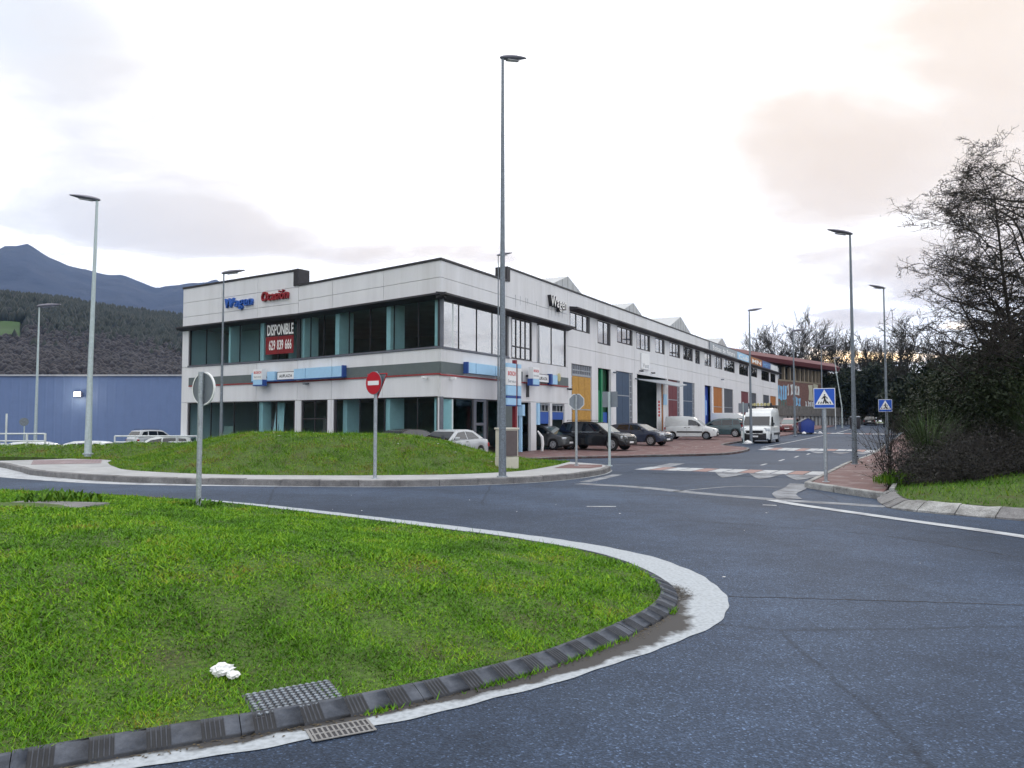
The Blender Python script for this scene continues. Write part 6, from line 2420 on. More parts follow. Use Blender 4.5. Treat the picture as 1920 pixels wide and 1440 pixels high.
crossing_sign('blue pedestrian crossing sign at the corner of the right pavement', (7.7, 19.06, .13), 1.80, .50, (-.36, -.93), mat='galvanised')
cs2 = crossing_sign('blue pedestrian crossing sign on the second lamp post', (17.95, 37.2, .13), 1.95, .60, (-.4, -.9), pole=False)
s_ = post('square sign seen from behind on the mound pavement edge', (3.24, 25.77, .15), 2.45, .045, 'lamp_pale')
nv = Vector((.5, .86, 0)).normalized()
x_ = Vector((0, 0, 1)).cross(nv).normalized()
MB().extr([Vector((0, 0, 2.2)) + nv * .05 + x_ * a + Vector((0, 0, b)) for a, b in ((-.27, -.26), (.27, -.26), (.27, .26), (-.27, .26))], nv * .02).build('plate', 'sign_back', s_)
p_ = pix(1394.5, 833, -.05)
s_ = post('square sign seen from behind at the corner of the parking strip', (p_[0], p_[1], .02), 3.05, .05, 'lamp_pale')
MB().extr([Vector((0, 0, 2.62)) + nv * .05 + x_ * a + Vector((0, 0, b)) for a, b in ((-.36, -.34), (.36, -.34), (.36, .34), (-.36, .34))], nv * .02).build('plate', 'sign_back', s_)
s_ = post('small dark sign near the fence at the far left', (-30.6, 48.6, -.95), 2.75, .04, 'lamp_pale')
d0, x_, y_ = disc((0, -.05, 2.55), (.6, -.8, 0), .26, 20)
MB().extr(d0, (.012, -.016, 0)).build('plate', 'lamp_pole', s_)
tag(post('plain white post by the retaining wall', (42.2, 101, .62), 2.9, .05, 'fence_white'), 'plain white post by the retaining wall', 'post', None)

# utility cabinet on the mound
cb = empty('utility_cabinet', 'beige utility cabinet with a brown side behind the tall lamp', 'cabinet', (-.16, 24.0, .12), R(28))
MB().box(0, 0, .20, .62, .40, .40).build('plinth', 'cabinet', cb, bevel=.01)
MB().box(0, 0, .82, .60, .38, .82).build('body', 'cabinet', cb, bevel=.012)
MB().box(0, 0, 1.27, .66, .44, .06).build('lid', 'cabinet', cb, bevel=.012)
MB().box(.306, 0, .82, .012, .34, .78).build('door', 'cabinet_brown', cb)
MB().box(.06, -.196, .82, .40, .012, .78).build('door', 'cabinet_brown', cb)
MB().box(-.24, -.2, .12, .06, .02, .16).build('hatch', 'print_black', cb)

# red totem sign
pt_ = street(on_ray(965, 1.3), 1.3)
tz = gzf(*pt_)
tm = empty('totem_sign', 'dark red totem post carrying white and blue box signs', 'sign', (pt_[0], pt_[1], tz), math.atan2(UB[1], UB[0]))
Ht = 4.75
MB().box(0, 0, 2.55, .18, .20, Ht - .55 + .55).build('post', 'totem_red', tm, bevel=.01)
MB().box(0, 0, .3, .3, .26, 1.0).build('foot', 'dark_metal', tm, bevel=.01)
for sg_, wd in ((-1, .95), (1, .35)):
    cx = sg_ * (.10 + wd / 2)
    MB().box(cx, 0, 4.35, wd, .30, .55).build('upper_box', 'sign_blue' if sg_ > 0 else 'frame_grey', tm) if False else None
    MB().box(cx, 0, 4.62, wd, .30, .20).build('top_box', 'sign_blue', tm)
    MB().box(cx, 0, 4.06, wd, .30, .90).build('name_box', 'sign_white', tm)
    MB().box(cx, 0, 3.34, wd, .30, .50).build('picture_box', 'sign_blue', tm)
    MB().box(cx, 0, 3.02, wd, .28, .12).build('gap', 'sign_deep_blue', tm)
    MB().box(cx, 0, 2.78, wd, .30, .34).build('lower_box', 'sign_blue', tm)
    MB().box(cx, 0, 2.58, wd, .29, .05).build('trim', 'sign_deep_blue', tm)
pl = lambda x0, z0: (lambda a, b, c_: (x0 + a, -.152 - b, z0 + c_))
glyphs('BOSCH', .22, .80, 'letter', 'sign_red_text', tm, pl(-.98, 4.10), depth=.006, bold=.02)
glyphs('Service', .17, .80, 'letter', 'print_grey', tm, pl(-.98, 3.74), depth=.006)

# waste containers and bin
p_ = street(59.0, 8.2)
wc = empty('waste_container', 'blue waste container with pitched grey lids at the kerb', 'waste container', (*p_, gzf(*p_) + .02), math.atan2(UB[1], UB[0]) + R(12))
for k, cx in enumerate((-.95, .95)):
    mb = MB()
    sec = [(-.62, .12), (.62, .12), (.70, 1.25), (0, 1.62), (-.70, 1.25)]
    mb.extr([(cx - .88, a, b) for a, b in sec], (1.76, 0, 0))
    mb.build('bin_body', 'bin_blue', wc, bevel=.03, smooth=40)
    for sg_ in (1, -1):
        MB().add([(cx - .92, sg_ * .76, 1.235), (cx + .92, sg_ * .76, 1.235), (cx + .92, 0, 1.66), (cx - .92, 0, 1.66), (cx - .92, sg_ * .76, 1.275), (cx + .92, sg_ * .76, 1.275), (cx + .92, 0, 1.70), (cx - .92, 0, 1.70)],
                 [(0, 1, 2, 3), (4, 5, 6, 7), (0, 1, 5, 4), (1, 2, 6, 5), (2, 3, 7, 6), (3, 0, 4, 7)]).build('lid', 'bin_lid' if sg_ > 0 else 'bin_blue', wc)
    MB().box(cx, -.70, .92, .3, .02, .2).build('label_plate', 'litter_white', wc)
    for y in (-.45, .45):
        MB().lathe([(.09, -.03), (.10, 0), (.09, .03)], (cx, y, .10), 'x', 12).build('castor', 'tyre', wc)
p_ = pix(1573, 805, .75)
lb_ = empty('litter_bin', 'dark litter bin by the far crossing', 'bin', (45.0, 101.5, .68))
MB().lathe([(.55, 0), (.62, .2), (.66, 1.3), (.6, 1.5)], (0, 0, 0), 'z', 16).build('barrel', 'dark_metal', lb_, smooth=40)
MB().lathe([(.68, 1.5), (.7, 1.55), (.5, 1.68)], (0, 0, 0), 'z', 16).build('lid', 'lamp_pole', lb_, smooth=40)
# rubbish
gg = np.random.default_rng(50)


def bag(label, loc, r_, mat, sd):
    g_ = np.random.default_rng(sd)
    bm_ = bmesh.new()
    bmesh.ops.create_icosphere(bm_, subdivisions=2, radius=r_)
    for v in bm_.verts:
        v.co = Vector((v.co.x * (1.2 + g_.normal(0, .12)), v.co.y * (1 + g_.normal(0, .12)), max(v.co.z, -.4 * r_) * (.8 + g_.normal(0, .1))))
    me = bpy.data.meshes.new('rubbish_bag')
    bm_.to_mesh(me)
    bm_.free()
    o_ = link('rubbish_bag', me, mat, None, loc)
    return tag(o_, label, 'litter')


p_ = pix(1402, 833, 0)
bag('white bag lying at the foot of the square sign', (p_[0] - .35, p_[1] - 1.2, .13), .22, 'litter_white', 1)
for k, (s2, w2, r2, mt, lb) in enumerate(((56.4, 8.3, .20, 'litter_white', 'white rubbish bag left of the blue container'), (55.6, 7.9, .18, 'litter_dark', 'black rubbish bag left of the blue container'),
                                           (57.8, 9.2, .14, 'litter_white', 'pale rubbish in front of the blue container'), (60.5, 9.4, .14, 'litter_white', 'pale rubbish at the right end of the container'))):
    p_ = street(s2, w2)
    bag(lb, (*p_, gzf(*p_) + .12), r2, mt, 10 + k)
V, F = [], []
for k in range(150):
    q_ = gg.random()
    if q_ < .35:
        p_ = street(gg.uniform(6, 26), gg.uniform(5.0, 9.5))
        z = float(zlp(*p_)) + .008
        if not inside(lpav, np.array([p_[0]]), np.array([p_[1]]))[0]:
            continue
    elif q_ < .6:
        p_ = np.array([gg.uniform(-9, 0), gg.uniform(24.5, 27.5)])
        z = float(zmound(*p_)) + .05
    elif q_ < .8:
        p_ = str0(gg.uniform(-6, 20), gg.uniform(15.3, 16.8))
        z = float(zpav(*p_)) + .007
    else:
        p_ = np.array([gg.uniform(-8, 9), gg.uniform(8, 18)])
        if inside(IP, np.array([p_[0]]), np.array([p_[1]]))[0] or p_[0] > 6:
            continue
        z = .008
    s_, a = gg.uniform(.012, .06) * (1 if q_ < .8 else .4), gg.uniform(0, 6)
    b0 = len(V)
    for j in range(4):
        V.append((p_[0] + math.cos(a + j * 1.57) * s_ * (1.3 if j % 2 else .7), p_[1] + math.sin(a + j * 1.57) * s_ * (1.3 if j % 2 else .7), z + gg.uniform(0, .012)))
    F.append((b0, b0 + 1, b0 + 2, b0 + 3))
o = raw('paper_scraps', V, F, 'litter_white')
tag(o, 'scattered scraps of white paper on paving and grass', 'litter', kind='stuff')

# ================================================================== blue hall and fence on the left
YW = 80.0
hall = empty('blue_hall', 'large windowless blue metal hall behind the mound', 'building', (0, 0, 0))
zt_ = 6.35
MB().box(-85, YW + 15, zt_ / 2 - 1.2, 150, 30, zt_ + 2.4).build('wall', 'warehouse_blue', hall)
MB().box(-85, YW - .06, zt_ + .06, 150.2, .3, .16).build('roof_trim', 'warehouse_trim', hall)
x = -160.0
while x < -12:                                   # trapezoid ribs of the cladding
    MB().extr([(x, YW, -1.2), (x + .06, YW - .02, -1.2), (x + .22, YW - .02, -1.2), (x + .28, YW, -1.2)], (0, 0, zt_ + 1.16)).build('rib', 'warehouse_blue', hall) if x > -78 else None
    x += .9
fl = empty('flood_lamp', 'lit flood lamp on the blue hall wall', 'lamp', (-44.7, YW - .1, 4.45))
MB().box(0, -.25, 0, .75, .35, .5).build('housing', 'lamp_head', fl, bevel=.04)
MB().obox((-.32, -.47, -.2), (.64, 0, 0), (0, .03, 0), (0, 0, .4)).build('lens', 'lit_lamp', fl)
MB().box(0, -.04, .0, .15, .15, .2).build('bracket', 'lamp_head', fl)
ld = bpy.data.lights.new('flood_light', 'POINT')
ld.energy = 90
ld.color = (1, .86, .62)
ld.shadow_soft_size = .25
lo = bpy.data.objects.new('flood_light', ld)
COL.objects.link(lo)
lo.parent = fl
lo.location = (0, -.75, -.1)

fn = empty('fence', 'white tube and mesh fence at the far left', 'fence', (0, 0, 0))
zf0 = -.95
for x in (-33.5, -31.6, -29.7, -28.3, -27.75):
    tall = x in (-28.3, -27.75)
    MB().tube([(x, 42.5, zf0), (x, 42.5, 2.05 if tall else 1.0)], .05, 8).build('post', 'fence_white', fn)
for z in (.95, .55, .15):
    MB().tube([(-34, 42.5, z), (-25.6, 42.5, z)], .04, 8).build('rail', 'fence_white', fn)
for x in (-26.6, -25.6):
    MB().tube([(x, 42.5, zf0), (x, 42.5, .97)], .06, 8).build('post', 'fence_white', fn)
for x in np.arange(-34, -28.3, .14):
    MB().tube([(x, 42.6, .95), (x, 42.6, 1.8)], .006, 4).build('wire', 'fence_white', fn)
for z in (1.2, 1.5, 1.8):
    MB().tube([(-34, 42.6, z), (-28.3, 42.6, z)], .010, 4).build('wire', 'fence_white', fn)
fn2 = empty('fence', 'white tube barrier right of the pale lamp post', 'fence', (0, 0, 0))
for z in (.72, .35, 0):
    MB().tube([(-24.6, 48, z), (-19.5, 48, z)], .045, 8).build('rail', 'fence_white', fn2)
for x in np.linspace(-24.6, -19.5, 5):
    MB().tube([(x, 48, zf0 - .1), (x, 48, .74)], .05, 8).build('post', 'fence_white', fn2)

# ================================================================== brick building, retaining wall
UR = np.array([.67, .742])
UR /= np.linalg.norm(UR)
NR = np.array([UR[1], -UR[0]])
OR = np.array([41.3, 120.0])


class FaceR(Face):
    def p(self, t, w_, z):
        q_ = self.o + self.u * t + self.n * w_
        return (q_[0], q_[1], z)


FR = FaceR(OR, UR, NR)
br = empty('brick_building', 'brick building with maroon roof edge and painted graffiti', 'building', (0, 0, 0))
m_ = MB()
FR.box(m_, -30, 22.6, -12, 0, 4.0, 8.05)
m_.build('wall', 'brick_wall', br)
m_ = MB()
FR.box(m_, -30, 22.6, -12, -.5, 8.05, 10.6)
m_.build('window_band', 'print_black', br)
m_ = MB()
FR.box(m_, -30, 22.6, -.06, .08, 8.0, 8.25)
m_.build('sill', 'pier_beige', br)
ts = [-.6, 2.6, 4.9, 7.0, 8.9, 10.7, 12.4, 14.0, 15.6, 17.1, 18.6, 22.3]
for k, t in enumerate(ts):
    m_ = MB()
    FR.box(m_, t - .22, t + .22, -.5, .02, 8.25, 10.3)
    m_.build('pier', 'pier_beige', br)
for a, b in zip(ts[:-1], ts[1:]):
    wn = MB()
    FR.box(wn, a + .22, b - .22, -.42, -.36, 8.25, 8.35)
    FR.box(wn, a + .22, b - .22, -.42, -.36, 10.1, 10.3)
    wnn = wn.build('window', 'dark_metal', br)
    pane(FR, a + .22, b - .22, 8.35, 10.1, -.39, 'car_glass', wnn)
m_ = MB()
V = [FR.p(t, w_, z) for t in (-32, 23.6) for w_, z in ((1.1, 10.55), (1.3, 11.2), (.2, 11.95), (-13, 11.95), (-13, 10.55))]
m_.add(V, [(0, 1, 2, 3, 4), (9, 8, 7, 6, 5)] + [(i, 5 + i, 5 + (i + 1) % 5, (i + 1) % 5) for i in range(5)])
m_.build('roof', 'maroon_roof', br)
gg = np.random.default_rng(61)


def blob_letters(t0, t1, z0, z1, n_, mat, name='graffiti'):
    m2 = MB()
    for q_ in range(n_):
        a = t0 + (t1 - t0) * q_ / n_
        b = t0 + (t1 - t0) * (q_ + .82) / n_
        j = lambda s=.12: gg.normal(0, s)
        pts = [(a + j(), z0 + j()), (b + j(), z0 + j()), (b + j() - .1, (z0 + z1) / 2 + j()), (b + j(), z1 + j()), (a + j(), z1 + j()), (a + .2 + j(), (z0 + z1) / 2 + j())]
        m2.extr([FR.p(t, .012 + .002 * (q_ % 2), z) for t, z in pts], (*(NR * .004), 0))
    m2.build(name, mat, br)


blob_letters(-1.0, 3.4, 5.1, 7.3, 5, 'graffiti_blue')
blob_letters(3.6, 4.2, 5.6, 7.4, 1, 'graffiti_white')
blob_letters(4.8, 5.9, 6.0, 7.5, 1, 'graffiti_white')
blob_letters(6.4, 8.6, 6.0, 7.4, 2, 'graffiti_white')
blob_letters(12.2, 16.8, 5.4, 7.9, 2, 'graffiti_cream')
blob_letters(17.2, 20.4, 5.4, 6.5, 3, 'graffiti_blue')
blob_letters(-1, 3.5, 4.15, 4.95, 5, 'graffiti_green')
blob_letters(5.8, 8.9, 4.1, 5.4, 3, 'graffiti_blue')
blob_letters(10.8, 14.5, 4.1, 5.0, 4, 'graffiti_white')
rw_ = empty('retaining_wall', 'dark stone retaining wall and terrace below the brick building', 'wall', (0, 0, 0))
FW = FaceR(OR + NR * 3.0, UR, NR)
m_ = MB()
FW.box(m_, -30, 34, -3.1, .3, 2.5, 4.0)
m_.build('terrace', 'stone_wall', rw_)
m_ = MB()
FW.box(m_, -30, 36, -.6, 0, .3, 2.5)
m_.build('lower_wall', 'concrete', rw_)
for t in np.arange(-4, 36, 1.5):
    m_ = MB()
    FW.box(m_, t, t + .35, 0, .12, .3, 2.48)
    m_.build('buttress', 'stone_wall', rw_)
m_ = MB()
m_.extr([FW.p(24, -.5, 4.0), FW.p(24, -.5, 6.8), FW.p(31, -.5, 5.4), FW.p(33, -.5, 4.0)], (*(-NR * 1.2), 0))
m_.build('wing_wall', 'stone_wall', rw_)


# ================================================================== vegetation
def tree_mesh(seed, height, r0, levels, spread, up, nch, wob=.16, first=.25, ratio=.62, droop=0.0, sides=(6, 5, 4, 3, 3), segs=(9, 6, 5, 4, 3), minr=.006, lean=(0, 0), flat=1.0, tipn=0):
    g_ = np.random.default_rng(seed)
    V, F, tips = [], [], []

    def branch(p0, d0, ln, rad, lv):
        n_ = segs[min(lv, len(segs) - 1)]
        k = sides[min(lv, len(sides) - 1)]
        pts, rs = [np.array(p0)], [rad]
        d_ = np.array(d0, float)
        for i in range(n_):
            d_ = d_ + g_.normal(0, wob * (.22 if lv == 0 else 1), 3) + np.array([0, 0, up * (.5 if lv == 0 else 1) - droop * lv * .2])
            d_ /= np.linalg.norm(d_)
            pts.append(pts[-1] + d_ * ln / n_)
            rs.append(max(minr * .6, rad * (1 - .80 * (i + 1) / n_)))
        b0 = len(V)
        for i, (p, r_) in enumerate(zip(pts, rs)):
            t_ = pts[min(i + 1, n_)] - pts[max(i - 1, 0)]
            t_ /= np.linalg.norm(t_) + 1e-9
            ref = np.array([0, 0, 1.]) if abs(t_[2]) < .9 else np.array([1., 0, 0])
            x_ = np.cross(t_, ref)
            x_ /= np.linalg.norm(x_)
            y_ = np.cross(t_, x_)
            for q_ in range(k):
                a = 2 * math.pi * q_ / k
                V.append(p + (x_ * math.cos(a) + y_ * math.sin(a)) * r_)
        for i in range(n_):
            for q_ in range(k):
                q2 = (q_ + 1) % k
                F.append((b0 + i * k + q_, b0 + i * k + q2, b0 + (i + 1) * k + q2, b0 + (i + 1) * k + q_))
        if lv >= levels:
            tips.append(pts[-1])
            return
        nc = nch[min(lv, len(nch) - 1)]
        for c in range(nc):
            f_ = first + (1 - first) * (c + g_.random()) / nc if lv == 0 else .15 + .85 * (c + g_.random()) / nc
            i = min(n_ - 1, int(f_ * n_))
            fr = f_ * n_ - i
            p = pts[i] * (1 - fr) + pts[i + 1] * fr
            t_ = pts[i + 1] - pts[i]
            t_ /= np.linalg.norm(t_)
            a = g_.uniform(0, 6.283)
            rnd_ = np.array([math.cos(a), math.sin(a), g_.normal(0, .25)])
            rnd_ -= t_ * (rnd_ @ t_)
            rnd_ /= np.linalg.norm(rnd_) + 1e-9
            sp_ = spread * g_.uniform(.75, 1.25)
            d2 = t_ * math.cos(sp_) + rnd_ * math.sin(sp_)
            d2[2] *= flat
            d2 /= np.linalg.norm(d2)
            l2 = ln * ratio * g_.uniform(.65, 1.2) * (1.0 if lv else (1.12 - .42 * f_))
            branch(p, d2, l2, max(minr, rs[i] * .55), lv + 1)

    branch((0, 0, -.2), (lean[0], lean[1], 1), height, r0, 0)
    return np.array(V), np.array(F), np.array(tips)


def leaf_cloud(g_, n_, ells, size, hollow=.35):
    """leaf quads scattered through a union of ellipsoids (cx,cy,cz,rx,ry,rz)"""
    ells = np.array(ells, float)
    vol = ells[:, 3] * ells[:, 4] * ells[:, 5]
    idx = g_.choice(len(ells), n_, p=vol / vol.sum())
    d_ = g_.normal(size=(n_, 3))
    d_ /= np.linalg.norm(d_, axis=1)[:, None]
    r_ = g_.uniform(hollow ** 3, 1, n_) ** (1 / 3)
    r_ *= 1 + .16 * np.sin(d_[:, 0] * 7 + idx) * np.sin(d_[:, 2] * 6 + idx * 2) + g_.normal(0, .05, n_)
    c_ = ells[idx, :3] + d_ * ells[idx, 3:] * r_[:, None]
    a = g_.normal(size=(n_, 3))
    a /= np.linalg.norm(a, axis=1)[:, None]
    b = np.cross(a, g_.normal(size=(n_, 3)))
    b /= np.linalg.norm(b, axis=1)[:, None]
    s_ = size * g_.uniform(.5, 1.4, n_)[:, None]
    V = np.stack([c_ - a * s_, c_ + b * s_ * .5, c_ + a * s_, c_ - b * s_ * .5], 1).reshape(-1, 3)
    return V, np.arange(4 * n_).reshape(-1, 4), np.repeat(g_.random(n_), 4)


def bare_tree(label, loc, group, seed, height, mat='bark_far', leaves=0, lmat='leaf_dark', lsize=.03, trunk=.018, **kw):
    V, F, tips = tree_mesh(seed, height, height * trunk, **kw)
    t_ = empty('bare_tree', label, 'tree', loc, 0, group)
    nb = 7 * 6
    # trunk is the first branch emitted: its rings come first
    k0 = (kw.get('segs', (9,))[0] + 1) * 6
    nf = kw.get('segs', (9,))[0] * 6
    raw('trunk', V[:k0], F[:nf], mat, t_, smooth=True)
    raw('crown', V[k0:], F[nf:] - k0, mat, t_, smooth=True)
    if leaves and len(tips):
        g_ = np.random.default_rng(seed + 1)
        c_ = tips[g_.integers(0, len(tips), leaves)] + g_.normal(0, .05, (leaves, 3))
        a = g_.normal(size=(leaves, 3))
        a /= np.linalg.norm(a, axis=1)[:, None]
        b = np.cross(a, g_.normal(size=(leaves, 3)))
        b /= np.linalg.norm(b, axis=1)[:, None]
        s2 = lsize * g_.uniform(.5, 1.5, leaves)[:, None]
        VV = np.stack([c_ - a * s2, c_ + b * s2 * .6, c_ + a * s2, c_ - b * s2 * .6], 1).reshape(-1, 3)
        raw('leaves', VV, np.arange(4 * leaves).reshape(-1, 4), lmat, t_, rnd=np.repeat(g_.random(leaves), 4))
    return t_


def bush(label, loc, group, seed, ells, n_, size, mat='leaf_dark', name='shrub', cat='shrub', stem_h=1.0, smat='bark'):
    t_ = empty(name, label, cat, loc, 0, group)
    g_ = np.random.default_rng(seed)
    V, F, rn = leaf_cloud(g_, n_, ells, size)
    raw('crown', V, F, mat, t_, rnd=rn)
    mb_ = MB()
    for q_ in range(4):
        a = g_.uniform(0, 6.28)
        e = ells[g_.integers(0, len(ells))]
        mb_.tube([(math.cos(a) * .05, math.sin(a) * .05, -.3), (e[0] * .4, e[1] * .4, e[2] * .5), (e[0] * .8, e[1] * .8, e[2])], [stem_h * .05, stem_h * .04, stem_h * .02], 5)
    mb_.build('trunk' if cat == 'tree' else 'stem', smat, t_)
    return t_


# the big bare tree at the right edge
bx_, by_ = 12.7, 19.6
bt = bare_tree('large bare spreading tree at the right edge above the bushes', (bx_, by_, float(zbank(bx_, by_))), 'trees on the right bank', 5, 7.2, 'bark', 4500, 'leaf_dark', .022, trunk=.011,
               levels=4, spread=1.08, up=.055, nch=(40, 14, 8, 4), wob=.17, first=.16, ratio=.385, flat=.85, segs=(10, 6, 5, 4, 3), minr=.0068)
# second one behind
bare_tree('bare tree behind the large one at the right edge', (16.6, 24.5, 1.2), 'trees on the right bank', 8, 8.6, 'bark', 2000, 'leaf_dark', .03,
          levels=3, spread=1.1, up=.04, nch=(26, 10, 7), wob=.17, first=.22, ratio=.36, flat=.8, segs=(10, 6, 5, 4, 3), minr=.007)

# dark bushes under it
BS = [((12.1, 20.6), [(0, 0, 1.1, 1.5, 1.3, 1.3), (.9, .3, 1.9, 1.2, 1.0, 1.0)], 9000, .05, 'leaf_dark', 'dark bush left of the large bare tree'),
      ((12.7, 18.5), [(0, 0, 1.2, 1.5, 1.2, 1.4), (-.9, .2, 1.7, 1.0, 1.0, .9), (.6, .2, 2.3, 1.1, 1.0, .9)], 12000, .05, 'leaf_dark', 'dark dense bush beneath the large bare tree'),
      ((14.5, 23.6), [(0, 0, 1.6, 1.9, 1.5, 1.7), (-1.2, .4, 1.4, 1.1, 1.0, 1.2)], 9000, .06, 'leaf_dark', 'tall dark bush behind the reed clump'),
      ((15.2, 22.0), [(0, 0, 2.4, 2.1, 1.6, 2.3), (-1.2, 0, 1.9, 1.4, 1.2, 1.6), (.8, 0, 3.3, 1.5, 1.3, 1.5)], 13000, .055, 'leaf_dark', 'tallest dark bush behind the large bare tree trunk'),
      ((14.6, 17.6), [(0, 0, 1.5, 1.7, 1.3, 1.6), (.4, .2, 2.6, 1.2, 1.0, 1.0)], 9000, .05, 'leaf_dark', 'dark bush cut by the right edge of the picture'),
      ((17.3, 29.5), [(0, 0, 1.7, 1.8, 2.0, 1.8), (-.8, -.4, 1.3, 1.2, 1.2, 1.3)], 8000, .07, 'leaf_dark', 'dark bush beside the second lamp post'),
      ((19.6, 31.5), [(0, 0, 2.0, 2.4, 2.2, 2.2)], 7000, .08, 'leaf_dark', 'rounded dark bush farther up the bank'),
      ((21.2, 37.5), [(0, 0, 1.9, 1.5, 2.4, 2.0), (.8, 2, 2.4, 1.5, 2, 2)], 7000, .09, 'leaf_dark', 'dark bush just behind the second crossing sign')]
for k, ((x, y), el, n_, sz_, mt, lb) in enumerate(BS):
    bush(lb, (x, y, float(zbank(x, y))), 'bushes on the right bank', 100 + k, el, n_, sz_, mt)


def thicket(label, x, y, seed, n_, rad, h, mat='twig_grey'):
    """leafless bramble: arching thin canes with side twigs"""
    g_ = np.random.default_rng(seed)
    mb_V, mb_F, lv = [], [], []

    def cane(p, d_, ln, r_, lev):
        b0 = len(mb_V)
        pts = [p]
        n2 = 6 if lev == 0 else 3
        for i in range(n2):
            d_ = d_ + g_.normal(0, .22, 3) + np.array([0, 0, -.10 if lev == 0 else -.03])
            d_ /= np.linalg.norm(d_)
            pts.append(pts[-1] + d_ * ln / n2)
        for i, q_ in enumerate(pts):
            rr_ = r_ * (1 - .7 * i / n2)
            for a in (0, 2.1, 4.2):
                mb_V.append(q_ + np.array([math.cos(a) * rr_, math.sin(a) * rr_ * .7, math.sin(a) * rr_]))
        for i in range(n2):
            for a in range(3):
                mb_F.append((b0 + i * 3 + a, b0 + i * 3 + (a + 1) % 3, b0 + (i + 1) * 3 + (a + 1) % 3, b0 + (i + 1) * 3 + a))
        if lev == 0:
            for c in range(7):
                i = g_.integers(1, n2)
                dd = g_.normal(size=3)
                dd[2] = abs(dd[2]) * .6
                cane(pts[i], dd / np.linalg.norm(dd), ln * g_.uniform(.15, .35), r_ * .5, 1)
        else:
            lv.extend(pts[1:])
    for _ in range(n_):
        a, q_ = g_.uniform(0, 6.28), rad * math.sqrt(g_.random())
        px_, py_ = x + math.cos(a) * q_, y + math.sin(a) * q_ * .8
        dd = np.array([g_.normal(0, .5), g_.normal(0, .5), 1.0])
        cane(np.array([px_, py_, float(zbank(px_, py_)) - .05]), dd / np.linalg.norm(dd), h * g_.uniform(.6, 1.3), .006, 0)
    t_ = empty('bramble', label, 'shrub', (0, 0, 0), 0, 'brambles on the right bank')
    raw('canes', np.array(mb_V), np.array(mb_F), mat, t_)
    lv = np.array(lv)
    nn = len(lv)
    c_ = lv + g_.normal(0, .03, (nn, 3))
    a = g_.normal(size=(nn, 3))
    a /= np.linalg.norm(a, axis=1)[:, None]
    b = np.cross(a, g_.normal(size=(nn, 3)))
    b /= np.linalg.norm(b, axis=1)[:, None]
    s2 = .026 * g_.uniform(.4, 1.4, nn)[:, None]
    raw('leaves', np.stack([c_ - a * s2, c_ + b * s2 * .6, c_ + a * s2, c_ - b * s2 * .6], 1).reshape(-1, 3), np.arange(4 * nn).reshape(-1, 4), 'scrub', t_, rnd=np.repeat(g_.random(nn), 4))


thicket('grey bramble thicket nearest the sloping kerb', 9.5, 17.3, 201, 300, 1.05, 1.05)
thicket('grey bramble thicket below the dark bush', 10.8, 17.9, 202, 330, 1.2, 1.25)
thicket('grey bramble thicket under the large bare tree', 12.1, 17.8, 203, 300, 1.2, 1.3)
thicket('grey bramble thicket beside the red pavement', 10.75, 19.3, 204, 240, .8, 1.3)
thicket('grey bramble thicket at the right picture edge', 13.6, 17.2, 205, 220, 1.1, 1.3)


def reeds(label, x, y, seed, n_, h, mat='reed'):
    g_ = np.random.default_rng(seed)
    z = float(zbank(x, y))
    V, F = [], []
    for _ in range(n_):
        a = g_.uniform(0, 6.28)
        q_ = g_.uniform(0, .18)
        p = np.array([x + math.cos(a) * q_, y + math.sin(a) * q_, z])
        ln, out_ = h * g_.uniform(.6, 1.15), g_.uniform(.2, .75)
        w_ = .010
        per = np.array([-math.sin(a), math.cos(a), 0]) * w_
        b0 = len(V)
        for i, t_ in enumerate((0, .35, .7, 1.0)):
            c_ = p + np.array([math.cos(a), math.sin(a), 0]) * ln * out_ * t_ ** 1.8 + np.array([0, 0, ln * (t_ - .42 * out_ * t_ ** 2.4)])
            V += [c_ - per * (1 - t_ * .9), c_ + per * (1 - t_ * .9)]
        F += [(b0 + 2 * i, b0 + 2 * i + 1, b0 + 2 * i + 3, b0 + 2 * i + 2) for i in range(3)]
    o_ = raw('reed_clump', V, F, mat, rnd=np.repeat(g_.random(n_), 8))
    return tag(o_, label, 'grass clump', 'reed clumps on the bank')


reeds('green reed clump among the brambles, left one', 10.2, 19.0, 301, 420, 1.9)
reeds('green reed clump high among the dark bushes', 12.0, 17.6, 302, 380, 2.3)
# dark upright broom beside the pavement
bt2 = empty('broom_shrub', 'thin dark leafless shrub at the edge of the red pavement', 'shrub', (8.75, 17.9, .2), 0)
Vb, Fb = [], []
for sd in range(7):
    V, F, tips = tree_mesh(400 + sd, 1.6, .016, 2, .5, .05, (9, 5), wob=.12, first=.1, ratio=.45, segs=(6, 4, 3), sides=(4, 3, 3), minr=.004, lean=(random.uniform(-.5, .2), random.uniform(-.4, .4)))
    Fb.append(F[:24] if False else F)
    Vb.append(V + np.array([random.uniform(-.25, .25), random.uniform(-.25, .25), 0]))
for V, F in zip(Vb, Fb):
    raw('cane', V, F, 'bark', bt2)
weeds('weeds', 'green grass tuft at the corner of the red pavement', 8.6, 17.4, .2, 420, .5, .40, 'grass_bank', 36, .02, .5)

